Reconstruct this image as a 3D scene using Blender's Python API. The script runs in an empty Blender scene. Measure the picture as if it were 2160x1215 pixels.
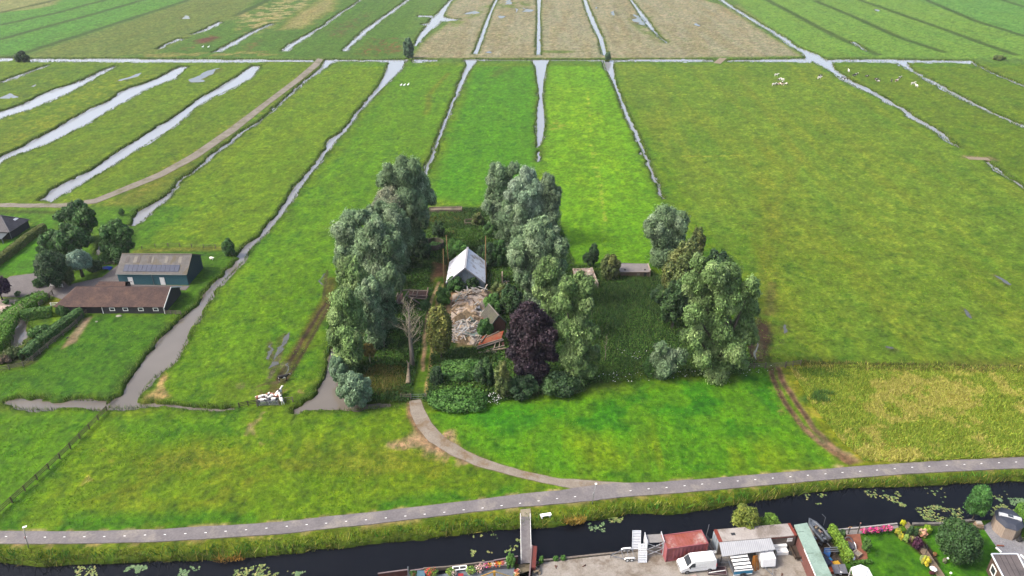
import bpy, math, random
import numpy as np
from mathutils import Vector, Matrix
R=math.radians
# ---------------------------------------------------------------- camera, sky, sun, exposure
S=bpy.context.scene
COL=S.collection
F=1550.0; TH=math.atan((607.5+230)/F); H=84.4          # photo focal length in photo pixels, pitch below the horizon, height in metres
ct,st=math.cos(TH),math.sin(TH)
cd=bpy.data.cameras.new("camera"); cam=bpy.data.objects.new("camera",cd); COL.objects.link(cam)
cam.location=(0,0,H); cam.rotation_euler=(R(90)-TH,0,0)
cd.sensor_width=36; cd.lens=36*F/2160; cd.clip_end=20000; cd.clip_start=0.5
S.camera=cam
sun_dir=Vector((-0.80,-0.18,0.85)).normalized()
W=bpy.data.worlds.new("World"); S.world=W; W.use_nodes=True
nt=W.node_tree; bg=nt.nodes["Background"]; sky=nt.nodes.new("ShaderNodeTexSky")
sky.sky_type='NISHITA'; sky.sun_disc=False
sky.sun_elevation=math.asin(sun_dir.z); sky.sun_rotation=math.atan2(sun_dir.x,sun_dir.y)
sky.air_density=1.0; sky.dust_density=6.0; sky.ozone_density=1.0
nt.links.new(sky.outputs[0],bg.inputs[0]); bg.inputs[1].default_value=0.15
sd=bpy.data.lights.new("sun",'SUN'); so=bpy.data.objects.new("sun",sd); COL.objects.link(so)
sd.energy=1.5; sd.angle=R(9); sd.color=(1.0,0.965,0.91)
so.rotation_euler=sun_dir.to_track_quat('Z','Y').to_euler(); so.location=(-60,-60,160)
S.view_settings.view_transform='Standard'; S.view_settings.look='None'; S.view_settings.gamma=1
S.view_settings.exposure=1.65
S.cycles.max_bounces=6; S.cycles.diffuse_bounces=3; S.cycles.glossy_bounces=3; S.cycles.transmission_bounces=4; S.cycles.volume_bounces=0
S.cycles.use_denoising=True
K=3.0                                                     # white-point used when turning photo colours into albedos

# ---------------------------------------------------------------- geometry of the photograph
def G(px,py,z=0.0):
    a=px-1080.0; b=607.5-py
    t=(H-z)/(F*st-b*ct)
    return (a*t,(F*ct+b*st)*t,z)
def P(x,y,z):
    zz=z-H
    d=y*ct-zz*st; u=y*st+zz*ct
    return (1080+F*x/d, 607.5-F*u/d)
def hgt(px,pb,pt,zb=0.0):
    x,y,_=G(px,pb,zb); lo,hi=-5.0,60.0
    for _ in range(50):
        m=(lo+hi)/2
        if P(x,y,m)[1]>pt: lo=m
        else: hi=m
    return lo
def ppm(py,z=0.0):                                       # photo pixels per metre across, at ground row py
    return F/((G(1080,py,z)[1])*ct+(H-z)*st)
def lin(c):
    return tuple((v/12.92 if v<=0.04045 else ((v+0.055)/1.055)**2.4) for v in [x/255.0 for x in c])
def alb(*c):                                             # photo colour -> albedo
    return tuple(min(0.9,v/K) for v in lin(c))

# ---------------------------------------------------------------- noise
def _h(ix,iy,s):
    n=(ix.astype(np.int64)*374761393+iy.astype(np.int64)*668265263+s*974634777)&0x7fffffff
    n=((n^(n>>13))*1274126177)&0x7fffffff
    n=(n^(n>>16))&0xffffff
    return n/float(0xffffff)
def vn(x,y,s=0):
    ix=np.floor(x);iy=np.floor(y);fx=x-ix;fy=y-iy
    fx=fx*fx*(3-2*fx);fy=fy*fy*(3-2*fy)
    a=_h(ix,iy,s);b=_h(ix+1,iy,s);c=_h(ix,iy+1,s);d=_h(ix+1,iy+1,s)
    return (a*(1-fx)+b*fx)*(1-fy)+(c*(1-fx)+d*fx)*fy
def fbm(x,y,sc,o=3,s=0):
    r=0;a=0.5;t=0
    for i in range(o):
        r=r+a*vn(x/sc+17.3*i,y/sc-9.1*i,s+i*7);t+=a;a*=0.5;sc*=0.5
    return r/t
def sstep(a,b,x):
    t=np.clip((x-a)/(b-a),0,1); return t*t*(3-2*t)
def sdf(poly,x,y):                                       # signed distance, negative inside
    d=np.full(x.shape,1e18);ins=np.zeros(x.shape,bool)
    n=len(poly)
    for i in range(n):
        ax,ay=poly[i];bx,by=poly[(i+1)%n]
        ex,ey=bx-ax,by-ay
        L=ex*ex+ey*ey
        if L<1e-12: continue
        wx,wy=x-ax,y-ay
        t=np.clip((wx*ex+wy*ey)/L,0,1)
        d=np.minimum(d,(wx-ex*t)**2+(wy-ey*t)**2)
        if ey!=0:
            c=((ay<=y)&(by>y))|((by<=y)&(ay>y))
            ins^=c&(x<ax+(y-ay)*ex/ey)
    d=np.sqrt(d)
    return np.where(ins,-d,d)
def ldist(pts,x,y):
    d=np.full(x.shape,1e18)
    for (ax,ay),(bx,by) in zip(pts[:-1],pts[1:]):
        ex,ey=bx-ax,by-ay;L=ex*ex+ey*ey+1e-12
        wx,wy=x-ax,y-ay
        t=np.clip((wx*ex+wy*ey)/L,0,1)
        d=np.minimum(d,(wx-ex*t)**2+(wy-ey*t)**2)
    return np.sqrt(d)
def gp(poly,z=0.0):
    return [G(a,b,z)[:2] for a,b in poly]

# ---------------------------------------------------------------- materials
MATS={}
def newmat(name):
    m=bpy.data.materials.new(name); m.use_nodes=True
    m.node_tree.nodes.clear()
    return m,m.node_tree
def pbsdf(t,rough=0.8,metal=0.0,spec=0.3):
    o=t.nodes.new("ShaderNodeOutputMaterial"); b=t.nodes.new("ShaderNodeBsdfPrincipled")
    b.inputs["Roughness"].default_value=rough; b.inputs["Metallic"].default_value=metal
    b.inputs["Specular IOR Level"].default_value=spec
    t.links.new(b.outputs[0],o.inputs[0]); return b,o
def nnoise(t,scale,detail=4,rough=0.6,coord="Object",stretch=None):
    c=t.nodes.new("ShaderNodeTexCoord"); n=t.nodes.new("ShaderNodeTexNoise")
    n.inputs["Scale"].default_value=scale; n.inputs["Detail"].default_value=detail; n.inputs["Roughness"].default_value=rough
    if stretch:
        mp=t.nodes.new("ShaderNodeMapping"); mp.inputs["Scale"].default_value=stretch
        t.links.new(c.outputs[coord],mp.inputs[0]); t.links.new(mp.outputs[0],n.inputs["Vector"])
    else: t.links.new(c.outputs[coord],n.inputs["Vector"])
    return n
def ramp(t,src,stops):
    r=t.nodes.new("ShaderNodeValToRGB"); e=r.color_ramp.elements
    while len(e)<len(stops): e.new(0.5)
    for i,(p,c) in enumerate(stops):
        e[i].position=p; e[i].color=(*c,1)
    t.links.new(src,r.inputs[0]); return r
def bump(t,src,b,strength=0.3,dist=0.05):
    n=t.nodes.new("ShaderNodeBump"); n.inputs["Strength"].default_value=strength; n.inputs["Distance"].default_value=dist
    t.links.new(src,n.inputs["Height"]); t.links.new(n.outputs[0],b.inputs["Normal"])
def mulc(t,a,b,fac=1.0,mode='MULTIPLY'):
    m=t.nodes.new("ShaderNodeMix"); m.data_type='RGBA'; m.blend_type=mode; m.inputs[0].default_value=fac
    for s,i in ((a,6),(b,7)):
        if isinstance(s,tuple): m.inputs[i].default_value=(*s,1)
        else: t.links.new(s,m.inputs[i])
    return m.outputs[2]
def mat(name,c1,c2=None,scale=2.0,rough=0.8,metal=0.0,b=0.15,spec=0.3,stretch=None,stain=None,bd=0.03):
    """weathered surface: two tones mixed by noise, a finer grain, an optional third stain tone"""
    if name in MATS: return MATS[name]
    if c2 is None: c2=tuple(v*0.78 for v in c1)
    m,t=newmat(name); p,o=pbsdf(t,rough,metal,spec)
    n=nnoise(t,scale,5,0.65,stretch=stretch)
    r=ramp(t,n.outputs[0],[(0.32,c1),(0.68,c2)])
    out=r.outputs[0]
    if stain:
        n3=nnoise(t,scale*0.55,6,0.7)
        r3=ramp(t,n3.outputs[0],[(0.5,(0,0,0)),(0.64,(1,1,1))])
        mx=t.nodes.new("ShaderNodeMix"); mx.data_type='RGBA'
        t.links.new(r3.outputs[0],mx.inputs[0]); t.links.new(out,mx.inputs[6]); mx.inputs[7].default_value=(*stain,1); out=mx.outputs[2]
    n2=nnoise(t,scale*9,3,0.6)
    r2=ramp(t,n2.outputs[0],[(0.3,(0.82,0.82,0.82)),(0.7,(1.1,1.1,1.1))])
    t.links.new(mulc(t,out,r2.outputs[0]),p.inputs["Base Color"])
    if b: bump(t,n2.outputs[0],p,b,bd)
    MATS[name]=m; return m
def attmat(name,rough=0.85,transl=0.0,spec=0.2,fine=0.35,scale=3.0,aniso=False):
    """colour from the mesh's own 'tint' attribute, broken up by noise"""
    if name in MATS: return MATS[name]
    m,t=newmat(name); p,o=pbsdf(t,rough,0,spec)
    a=t.nodes.new("ShaderNodeAttribute"); a.attribute_name="tint"
    n=nnoise(t,scale,4,0.7)
    r=ramp(t,n.outputs[0],[(0.25,(1-fine,)*3),(0.75,(1+fine,)*3)])
    c=mulc(t,a.outputs["Color"],r.outputs[0])
    t.links.new(c,p.inputs["Base Color"])
    if transl>0:
        tr=t.nodes.new("ShaderNodeBsdfTranslucent"); mx=t.nodes.new("ShaderNodeMixShader"); mx.inputs[0].default_value=transl
        t.links.new(c,tr.inputs[0]); t.links.new(p.outputs[0],mx.inputs[1]); t.links.new(tr.outputs[0],mx.inputs[2]); t.links.new(mx.outputs[0],o.inputs[0])
    MATS[name]=m; return m

# ---------------------------------------------------------------- mesh helpers
class MB:
    def __init__(s): s.v=[]; s.f=[]
    def add(s,vs,fs):
        o=len(s.v); s.v+= [tuple(v) for v in vs]; s.f+= [tuple(i+o for i in f) for f in fs]; return s
    def box(s,c,d,rz=0.0,rx=0.0,ry=0.0):
        x,y,z=[k/2 for k in d]
        M=Matrix.Translation(c)@Matrix.Rotation(rz,4,'Z')@Matrix.Rotation(ry,4,'Y')@Matrix.Rotation(rx,4,'X')
        vs=[M@Vector(p) for p in ((-x,-y,-z),(x,-y,-z),(x,y,-z),(-x,y,-z),(-x,-y,z),(x,-y,z),(x,y,z),(-x,y,z))]
        return s.add(vs,[(0,3,2,1),(4,5,6,7),(0,1,5,4),(1,2,6,5),(2,3,7,6),(3,0,4,7)])
    def bb(s,x0,x1,y0,y1,z0,z1): return s.box(((x0+x1)/2,(y0+y1)/2,(z0+z1)/2),(x1-x0,y1-y0,z1-z0))
    def beam(s,p,q,w,h=None,up=(0,0,1)):
        p,q=Vector(p),Vector(q); h=h or w; d=(q-p); L=d.length
        if L<1e-6: return s
        d/=L; u=Vector(up)
        if abs(d.dot(u))>0.98: u=Vector((0,1,0))
        a=d.cross(u).normalized(); b=a.cross(d).normalized()
        vs=[e+a*i*w/2+b*j*h/2 for e in (p,q) for i,j in ((-1,-1),(1,-1),(1,1),(-1,1))]
        return s.add(vs,[(0,1,2,3),(7,6,5,4),(0,4,5,1),(1,5,6,2),(2,6,7,3),(3,7,4,0)])
    def tube(s,pts,rad,n=8,cap=True):
        pts=[Vector(p) for p in pts]; o=len(s.v)
        for i,p in enumerate(pts):
            d=(pts[min(i+1,len(pts)-1)]-pts[max(i-1,0)]).normalized()
            u=Vector((0,0,1)) if abs(d.z)<0.95 else Vector((0,1,0))
            a=d.cross(u).normalized(); b=a.cross(d)
            r=rad[i] if isinstance(rad,(list,tuple)) else rad
            for k in range(n):
                t=2*math.pi*k/n; s.v.append(tuple(p+a*math.cos(t)*r+b*math.sin(t)*r))
        for i in range(len(pts)-1):
            for k in range(n):
                k2=(k+1)%n; s.f.append((o+i*n+k,o+i*n+k2,o+(i+1)*n+k2,o+(i+1)*n+k))
        if cap:
            s.f.append(tuple(o+k for k in range(n))[::-1]); s.f.append(tuple(o+(len(pts)-1)*n+k for k in range(n)))
        return s
    def prism(s,poly,z0,z1):
        n=len(poly); A=sum(poly[i][0]*poly[(i+1)%n][1]-poly[(i+1)%n][0]*poly[i][1] for i in range(n))
        if A<0: poly=poly[::-1]
        vs=[(x,y,z0) for x,y in poly]+[(x,y,z1) for x,y in poly]
        return s.add(vs,[tuple(range(n))[::-1],tuple(range(n,2*n))]+[(i,(i+1)%n,n+(i+1)%n,n+i) for i in range(n)])
    def lathe(s,c,prof,n=14):
        o=len(s.v)
        for r,z in prof:
            for k in range(n):
                t=2*math.pi*k/n; s.v.append((c[0]+r*math.cos(t),c[1]+r*math.sin(t),c[2]+z))
        for i in range(len(prof)-1):
            for k in range(n):
                k2=(k+1)%n; s.f.append((o+i*n+k,o+i*n+k2,o+(i+1)*n+k2,o+(i+1)*n+k))
        s.f.append(tuple(o+k for k in range(n))[::-1]); m=o+(len(prof)-1)*n; s.f.append(tuple(m+k for k in range(n)))
        return s
    def slab(s,quad,th):                                   # a sheet given by its corners, thickened downward along its normal
        q=[Vector(p) for p in quad]; nrm=(q[1]-q[0]).cross(q[2]-q[0]).normalized()
        if nrm.z<0: q=q[::-1]; nrm=-nrm
        n=len(q); vs=q+[p-nrm*th for p in q]
        return s.add(vs,[tuple(range(n)),tuple(range(n,2*n))[::-1]]+[(i,n+i,n+(i+1)%n,(i+1)%n) for i in range(n)])
    def ell(s,c,r,nu=12,nv=8):
        o=len(s.v)
        for j in range(1,nv):
            ph=math.pi*j/nv
            for i in range(nu):
                t=2*math.pi*i/nu; s.v.append((c[0]+r[0]*math.sin(ph)*math.cos(t),c[1]+r[1]*math.sin(ph)*math.sin(t),c[2]+r[2]*math.cos(ph)))
        s.v.append((c[0],c[1],c[2]+r[2])); s.v.append((c[0],c[1],c[2]-r[2])); T=len(s.v)-2;B=T+1
        for j in range(nv-2):
            for i in range(nu):
                i2=(i+1)%nu; s.f.append((o+j*nu+i,o+(j+1)*nu+i,o+(j+1)*nu+i2,o+j*nu+i2))
        for i in range(nu):
            i2=(i+1)%nu; s.f.append((T,o+i,o+i2)); s.f.append((B,o+(nv-2)*nu+i2,o+(nv-2)*nu+i))
        return s
def tag(o,label=None,cat=None,group=None,kind=None):
    if label: o["label"]=label
    if cat: o["category"]=cat
    if group: o["group"]=group
    if kind: o["kind"]=kind
    return o
def obj(name,mb,m,parent=None,loc=(0,0,0),rz=0.0,bevel=0.0,smooth=False):
    me=bpy.data.meshes.new(name)
    if isinstance(mb,MB): me.from_pydata(mb.v,[],mb.f); me.update()
    else: me=mb
    if m is not None and not me.materials: me.materials.append(m)
    if smooth: me.polygons.foreach_set("use_smooth",[True]*len(me.polygons))
    o=bpy.data.objects.new(name,me); COL.objects.link(o); o.location=loc; o.rotation_euler=(0,0,rz)
    if parent: o.parent=parent
    if bevel:
        b=o.modifiers.new("bevel",'BEVEL'); b.width=bevel; b.segments=2; b.limit_method='ANGLE'
    return o
def thing(name,label,cat,loc=(0,0,0),rz=0.0,group=None):
    o=bpy.data.objects.new(name,None); COL.objects.link(o); o.location=loc; o.rotation_euler=(0,0,rz)
    return tag(o,label,cat,group)
def copy_tree(o,parent=None):
    c=o.copy(); COL.objects.link(c)
    if parent: c.parent=parent
    for ch in [x for x in COL.objects if x.parent==o]: copy_tree(ch,c)
    return c
def dup(o,label,loc,rz=0.0,scale=None):
    c=copy_tree(o); c["label"]=label; c.location=loc; c.rotation_euler=(0,0,rz)
    if scale: c.scale=scale
    return c
def npmesh(name,V,Fc,tint=None,smooth=False):
    """fast mesh from arrays: V (n,3), Fc (m,k) with constant k, tint (n,3)"""
    me=bpy.data.meshes.new(name); n=len(V); m,k=Fc.shape
    me.vertices.add(n); me.vertices.foreach_set("co",np.ascontiguousarray(V,dtype=np.float32).ravel())
    me.loops.add(m*k); me.loops.foreach_set("vertex_index",np.ascontiguousarray(Fc,dtype=np.int32).ravel())
    me.polygons.add(m); me.polygons.foreach_set("loop_start",np.arange(0,m*k,k,dtype=np.int32))
    if smooth: me.polygons.foreach_set("use_smooth",np.ones(m,dtype=bool))
    me.update(calc_edges=True)
    if tint is not None:
        at=me.attributes.new("tint",'FLOAT_COLOR','POINT')
        at.data.foreach_set("color",np.concatenate([tint,np.ones((n,1))],1).astype(np.float32).ravel())
    return me
# ---------------------------------------------------------------- ditches and canals, traced as rows (photo y, left x, right x) or columns (x, top y, bottom y)
WZ=-0.55
ROWS=dict(
 b=[(140,244,247),(150,215,232),(167,182,200),(187,123,166),(200,87,140),(220,50,93),(233,10,63),(250,-40,8),(275,-110,-50)],
 a=[(138,98,105),(150,66,76),(160,38,50),(172,5,18),(190,-60,-35)],
 c=[(141,378,398),(167,330,370),(193,257,303),(217,225,262),(233,187,232),(257,145,195),(283,97,147),(307,55,100),(335,-5,20),(350,-45,-5),(375,-120,-60)],
 d=[(140,530,550),(167,493,530),(187,460,493),(207,423,447),(233,387,407),(253,360,387),(277,317,357),(300,283,317),(333,233,267),(367,180,213),(400,113,157),(426,82,110)],
 e=[(126,686,712),(143,680,690),(167,647,653),(193,617,623),(217,592,597),(240,566,569),(263,539,544),(280,512,516),(300,483,493),(333,440,450),(350,427,433),(383,379,384),(405,361,366),(418,345,360),(430,327,346),(443,303,328),(455,285,315),(467,275,302),(480,272,284)],
 f=[(127,821,855),(147,817,847),(167,808,827),(187,797,808),(207,778,788),(233,757,763),(253,742,748),(280,720,728),(300,693,707),(333,677,683),(353,660,670),(377,640,650),(405,617,630),(430,600,613),(460,578,592),(490,553,567),(517,524,538),(537,500,520),(550,496,515),(567,483,499),(595,458,471),(617,437,453),(642,420,437),(667,392,425),(687,371,412),(707,349,401),(733,327,387),(767,297,370),(797,280,327),(813,267,310),(833,255,297),(848,240,293),(862,222,296)],
 h=[(126,980,1010),(140,985,997),(160,975,985),(187,965,972),(217,953,958),(250,940,945),(267,933,938),(283,927,933),(317,917,922),(333,910,917),(353,900,907),(370,896,901)],
 i=[(126,1121,1160),(143,1130,1152),(167,1133,1147),(187,1135,1145),(207,1138,1143),(233,1133,1147),(267,1133,1148),(290,1133,1145),(312,1134,1138)],
 i2=[(321,1134,1138),(342,1134,1138)],
 j=[(131,1274,1294),(143,1277,1293),(173,1292,1298),(200,1303,1308),(233,1315,1322),(253,1322,1330),(283,1337,1345),(317,1353,1358),(350,1365,1370),(383,1378,1382),(420,1393,1396)],
 k=[(130,1712,1752),(147,1745,1760),(167,1773,1790),(187,1810,1828),(200,1840,1853),(217,1867,1883),(233,1900,1910),(250,1917,1933),(267,1950,1963),(283,1977,1990),(300,2000,2007),(312,2022,2027)],
 k2=[(343,2076,2082),(367,2110,2117),(397,2153,2160),(430,2200,2208)],
 l=[(129,1880,1908),(150,1920,1927),(167,1947,1960),(183,1977,1990),(200,2007,2020),(217,2040,2053),(233,2073,2083),(250,2110,2120),(267,2150,2162),(290,2205,2217)],
 m=[(131,2044,2050),(150,2082,2085),(160,2105,2109),(175,2135,2143),(190,2172,2180)],
 o1=[(105,328,333),(93,350,360),(82,377,393)],o2=[(73,400,410),(63,430,443),(47,460,470)],
 p=[(111,448,463),(97,477,493),(80,507,520),(63,540,550),(50,572,580)],
 q=[(109,592,607),(93,613,627),(77,640,653),(67,660,667),(50,687,692),(30,713,720),(7,750,753),(-20,790,795)],
 r=[(110,720,730),(87,743,753),(73,758,770),(60,773,787),(43,797,805),(27,820,830),(12,842,848),(-20,885,891)],
 s=[(99,873,878),(83,880,890),(67,890,907),(50,905,927),(40,910,933),(30,923,937),(17,933,943),(0,950,955),(-25,972,977)],
 t=[(115,998,1007),(93,1007,1015),(73,1015,1022),(50,1023,1030),(33,1030,1035),(17,1037,1042),(0,1045,1050),(-25,1056,1060)],
 u=[(117,1132,1140),(67,1133,1140),(33,1134,1139),(0,1133,1141),(-25,1134,1140)],
 v=[(118,1272,1280),(83,1263,1272),(50,1247,1257),(27,1238,1247),(0,1230,1237),(-25,1222,1229)],
 w=[(-25,1313,1317),(0,1328,1333),(20,1342,1348),(40,1353,1365),(60,1370,1378),(75,1385,1388),(92,1405,1408)],
 x=[(-25,1480,1489),(0,1517,1527),(17,1540,1550),(33,1567,1577),(50,1593,1603),(67,1623,1633),(83,1647,1660),(100,1670,1683),(113,1693,1717),(132,1706,1752)],
)
COLS=dict(
 A0=[(-140,124,134),(0,123,131.5),(28,122,129)],
 A1=[(64,125,131),(100,124,131),(280,124.5,133),(400,125.5,133.5),(520,126,133),(661,127,131.5)],
 A2=[(684,128,132),(720,126.5,131),(780,127,131),(860,126,131)],
 A3=[(874,126,133),(900,126.5,132),(922,127,130)],
 A4=[(978,126,130),(1050,126.5,128.7),(1125,126.5,129)],
 A5=[(1150,126.5,129),(1230,126.5,128.8),(1275,126.5,131)],
 A6=[(1286,127,131),(1350,126,131),(1440,125,132),(1504,127,131)],
 A7=[(1534,127.5,131),(1600,126,131.5),(1712,124,133)],
 A8=[(1740,127,133),(1800,125.5,131),(1890,126.5,134),(2000,128,133),(2048,129,137)],
 B1=[(15,850,854),(30,847,862),(75,845,865),(150,850,867),(225,850,867)],
 B2=[(290,845,858),(350,858,864),(420,862,867),(490,866,870)],
)
POLYS=dict(
 pond=[(23,681),(38,668),(48,668),(52,680),(62,700),(57,725),(38,730),(23,738),(32,723),(30,711),(26,692)],
 pond2=[(201,530),(212,517),(228,527),(210,541)],
 willow_ditch=[(697,735),(690,787),(677,813),(660,840),(617,867),(620,875),(660,870),(720,867),(760,864),(826,856),(822,850),(790,852),(760,852),(738,838),(725,820),(712,795),(708,770),(707,740)],
 arm1=[(880,33),(912,33),(914,38),(884,36.5)],arm2=[(891,51),(909,49),(909,54),(892,53.5)],arm3=[(930,34),(945,38),(973,42),(960,45),(928,46)],
 pd1=[(400,175),(405,166),(425,160),(440,148),(468,143),(465,150),(440,162),(420,175)],pd2=[(257,169),(272,162),(290,155),(283,163),(268,170)],
 pd3=[(63,182),(75,178),(72,183)],pd4=[(2,206),(20,197),(43,203),(25,205)],pd5=[(377,38),(385,34),(402,34),(398,39),(382,40)],
 pd6=[(976,30),(985,24),(995,22),(1008,26),(990,29)],pd7=[(1068,9),(1074,-2),(1082,0),(1080,9)],pd8=[(1088,25),(1089,16),(1092,17),(1090,26)],pd9=[(1100,25),(1110,16),(1118,20),(1116,26)],
 pd10=[(1052,38),(1058,33),(1068,34),(1064,38)],pd11=[(1025,110),(1035,107),(1042,109),(1036,111)],pd12=[(1330,30),(1345,33),(1366,48),(1362,55),(1343,52),(1335,42)],pd13=[(1293,24),(1297,22),(1305,32),(1302,34)],
 pd14=[(1255,16),(1262,15),(1261,18)],pd15=[(1842,21),(1850,19),(1854,22),(1847,24)],pd16=[(1466,52),(1473,49),(1480,53),(1474,55)],
 k9=[(1800,89),(1830,106),(1828,109),(1797,91)],
 mud1=[(1648,690),(1656,685),(1662,688),(1658,694),(1656,704),(1652,702)],mud2=[(2098,579),(2112,590),(2126,600),(2123,602),(2108,593),(2096,582)],mud3=[(2029,649),(2040,656),(2050,666),(2047,668),(2036,660)],mud9=[(1594,742),(1600,722),(1603,722),(1602,748),(1597,760)],
 md4=[(565,732),(568,722),(571,735),(573,762),(568,760)],md5=[(590,713),(602,704),(604,722),(590,748),(579,762),(584,735)],md7b=[(575,765),(583,760),(586,775),(572,782)],md6=[(601,790),(606,766),(609,764),(605,785),(598,800)],
 md7=[(682,600),(686,578),(688,578),(685,604)],md8=[(1874,735),(1888,736),(1892,740),(1878,739)],
)
CANAL=[(-520,1196),(-80,1188),(0,1191),(100,1198),(250,1190),(400,1187),(480,1182),(560,1178),(640,1168),(720,1160),(780,1149),(889,1141),(1013,1126),(1096,1118),(1120,1119),(1156,1115),(1221,1106),(1324,1089),(1443,1086),(1530,1073),(1577,1065),(1720,1040),(1801,1031),(1924,1028),(2025,1023),(2160,1017),(2260,1010),(2750,985),
 (2750,1040),(2260,1080),(2160,1084),(2128,1092),(2080,1097),(1985,1107),(1930,1110),(1900,1108),(1760,1123),(1742,1122),(1712,1109),(1695,1112),(1560,1128),(1500,1136),(1400,1150),(1330,1166),(1240,1176),(1147,1186),(1090,1190),(1017,1200),(890,1216),(800,1226),(600,1250),(-80,1330),(-520,1350)]
WATER={}
def rowpoly(rows):
    rows=sorted(rows)
    return [(l,y) for y,l,r in rows]+[(r,y) for y,l,r in rows][::-1]
def colpoly(c):
    return [(x,t) for x,t,b in c]+[(x,b) for x,t,b in c][::-1]
for k_,v_ in ROWS.items(): WATER[k_]=gp(rowpoly(v_),WZ)
for k_,v_ in COLS.items(): WATER[k_]=gp(colpoly(v_),WZ)
for k_,v_ in POLYS.items(): WATER[k_]=gp(v_,WZ if k_ in ('pond','pond2','willow_ditch') or k_.startswith('arm') or k_=='k9' else 0.0)
WATER['canal']=gp(CANAL,WZ)
SHALLOW={k_ for k_ in POLYS if k_.startswith('m')}
# ---------------------------------------------------------------- road edges
ROAD_T=[(-520,1136),(-90,1123),(0,1120),(60,1121),(140,1121),(220,1120),(330,1117),(430,1111),(520,1106),(600,1100),(690,1090),(780,1081),(900,1067),(1000,1055),(1100,1042),(1180,1035),(1200,1031.5),(1206,1029.5),(1300,1018.8),(1375,1018.5),(1420,1015),(1500,1009.5),(1600,1001),(1700,993),(1800,984.5),(1900,977.5),(2000,971.5),(2100,967),(2160,964.5),(2260,961),(2750,945)]
ROAD_B=[(-520,1162),(-90,1149),(0,1147),(60,1147.5),(140,1147),(220,1145.5),(330,1143),(430,1137),(520,1131),(600,1126),(690,1115),(780,1106.5),(900,1092),(1000,1080),(1100,1069),(1180,1063),(1200,1061),(1260,1055),(1310,1049),(1375,1044),(1420,1040.5),(1500,1034),(1600,1025),(1700,1016),(1800,1008),(1900,1000.5),(2000,995),(2100,990),(2160,988),(2260,984),(2750,966)]
DRIVE=[(863,846),(866,872),(880,901),(905,931),(950,959),(1010,984),(1080,1003),(1150,1019),(1196,1026.5),(1206,1031),(1320,1024),(1375,1018.6),(1300,1018.9),(1240,1012),(1180,1010),(1110,995),(1040,975),(985,952),(940,925),(912,895),(895,865),(887,842)]
TRACK_=[((668,123),(684,126)),((655,136),(675,139)),((620,166),(636,171)),((560,211),(575,217)),((480,270),(500,278)),((400,325),(420,334)),((330,364),(345,374)),((250,397),(262,407)),((195,419),(205,430)),((128,428),(130,439)),((60,428),(60,439)),((0,428),(0,438)),((-120,428),(-120,440))]
TRACK=[((a[0]*.86+b[0]*.14,a[1]*.86+b[1]*.14),(b[0]*.86+a[0]*.14,b[1]*.86+a[1]*.14)) for a,b in TRACK_]
road_w=gp(ROAD_T)+gp(ROAD_B)[::-1]
drive_w=gp(DRIVE)
track_w=[G(*a)[:2] for a,b in TRACK]+[G(*b)[:2] for a,b in TRACK][::-1]
YARD=[(1147,1187),(1240,1176.5),(1330,1166.5),(1400,1151),(1500,1137),(1560,1129),(1690,1113),(1712,1110),(1725,1150),(1790,1260),(1100,1260),(1094,1212),(1121,1203)]
yard_w=gp(YARD)
FARMYARD=[(-60,612),(0,598),(22,583),(70,577),(128,580),(150,600),(215,585),(255,555),(262,600),(400,603),(392,612),(366,612),(170,606),(132,632),(100,620),(75,627),(-60,625)]
farm_w=gp(FARMYARD)
GARDENS=[gp(q) for q in ([(1735,1122),(1900,1104),(1935,1110),(2010,1270),(1735,1270)],[(1935,1110),(2060,1096),(2128,1092),(2240,1110),(2240,1270),(2010,1270)],[(780,1270),(795,1208),(1090,1182),(1094,1270)])]
# ---------------------------------------------------------------- ground sheet: real ditches cut into it, colour zones of grass, hay, mud and soil
ys=[-80.0]
while ys[-1]<62: ys.append(ys[-1]+4.0)
while ys[-1]<1250: ys.append(ys[-1]+0.30*(max(ys[-1],70)/80)**1.1)
while ys[-1]<9000: ys.append(ys[-1]*1.06)
ys=np.array(ys); NC=1300
us=np.linspace(-1,1,NC)
Wd=0.906*(np.maximum(ys,40)*ct+H*st)+25; Wd=np.where(ys>1250,Wd*(1+(ys-1250)/1500.0),Wd)
X=(us[None,:]*Wd[:,None]).ravel(); Y=np.repeat(ys,NC)
n1=fbm(X,Y,2.6,3,3)-0.5; n2=fbm(X,Y,2.6,3,11)-0.5
big=fbm(X,Y,9.0,3,5)-0.5; big2=fbm(X,Y,9.0,3,8)-0.5
WX=X+n1*2.0+big*2.2; WY=Y+n2*2.0+big2*2.2                # ragged edges
dry=np.full(X.shape,50.0); wet=np.full(X.shape,50.0); deep=np.full(X.shape,1.25)
def box_idx(poly,m):
    a=np.array(poly); x0,y0=a.min(0)-m; x1,y1=a.max(0)+m
    return np.nonzero((X>x0)&(X<x1)&(Y>y0)&(Y<y1))[0]
for k_,pl in WATER.items():
    ix=box_idx(pl,9)
    if not len(ix): continue
    if k_ in SHALLOW or k_.startswith('pd'):
        d=sdf(pl,X[ix],Y[ix]); dry[ix]=np.minimum(dry[ix],d); continue
    if k_=='canal': d=sdf(pl,X[ix]+n1[ix]*0.9,Y[ix]+n2[ix]*0.9)
    else: d=sdf(pl,WX[ix],WY[ix])
    if k_!='canal': d=d-0.2*np.clip((Y[ix]-170)/200,0,1.6)
    up=d<wet[ix]; wet[ix]=np.where(up,d,wet[ix])
    dd=1.9 if k_=='canal' else 1.25
    deep[ix]=np.where(up,dd,deep[ix])
tufty=fbm(X,Y,1.1,2,21)-0.5
Z=tufty*0.16+(fbm(X,Y,14,2,31)-0.5)*0.35
flat=np.full(X.shape,50.0)
for q in GARDENS:
    ix=box_idx(q,6); flat[ix]=np.minimum(flat[ix],sdf(q,X[ix],Y[ix]))
Z=Z*sstep(-0.2,2.0,flat)
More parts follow.
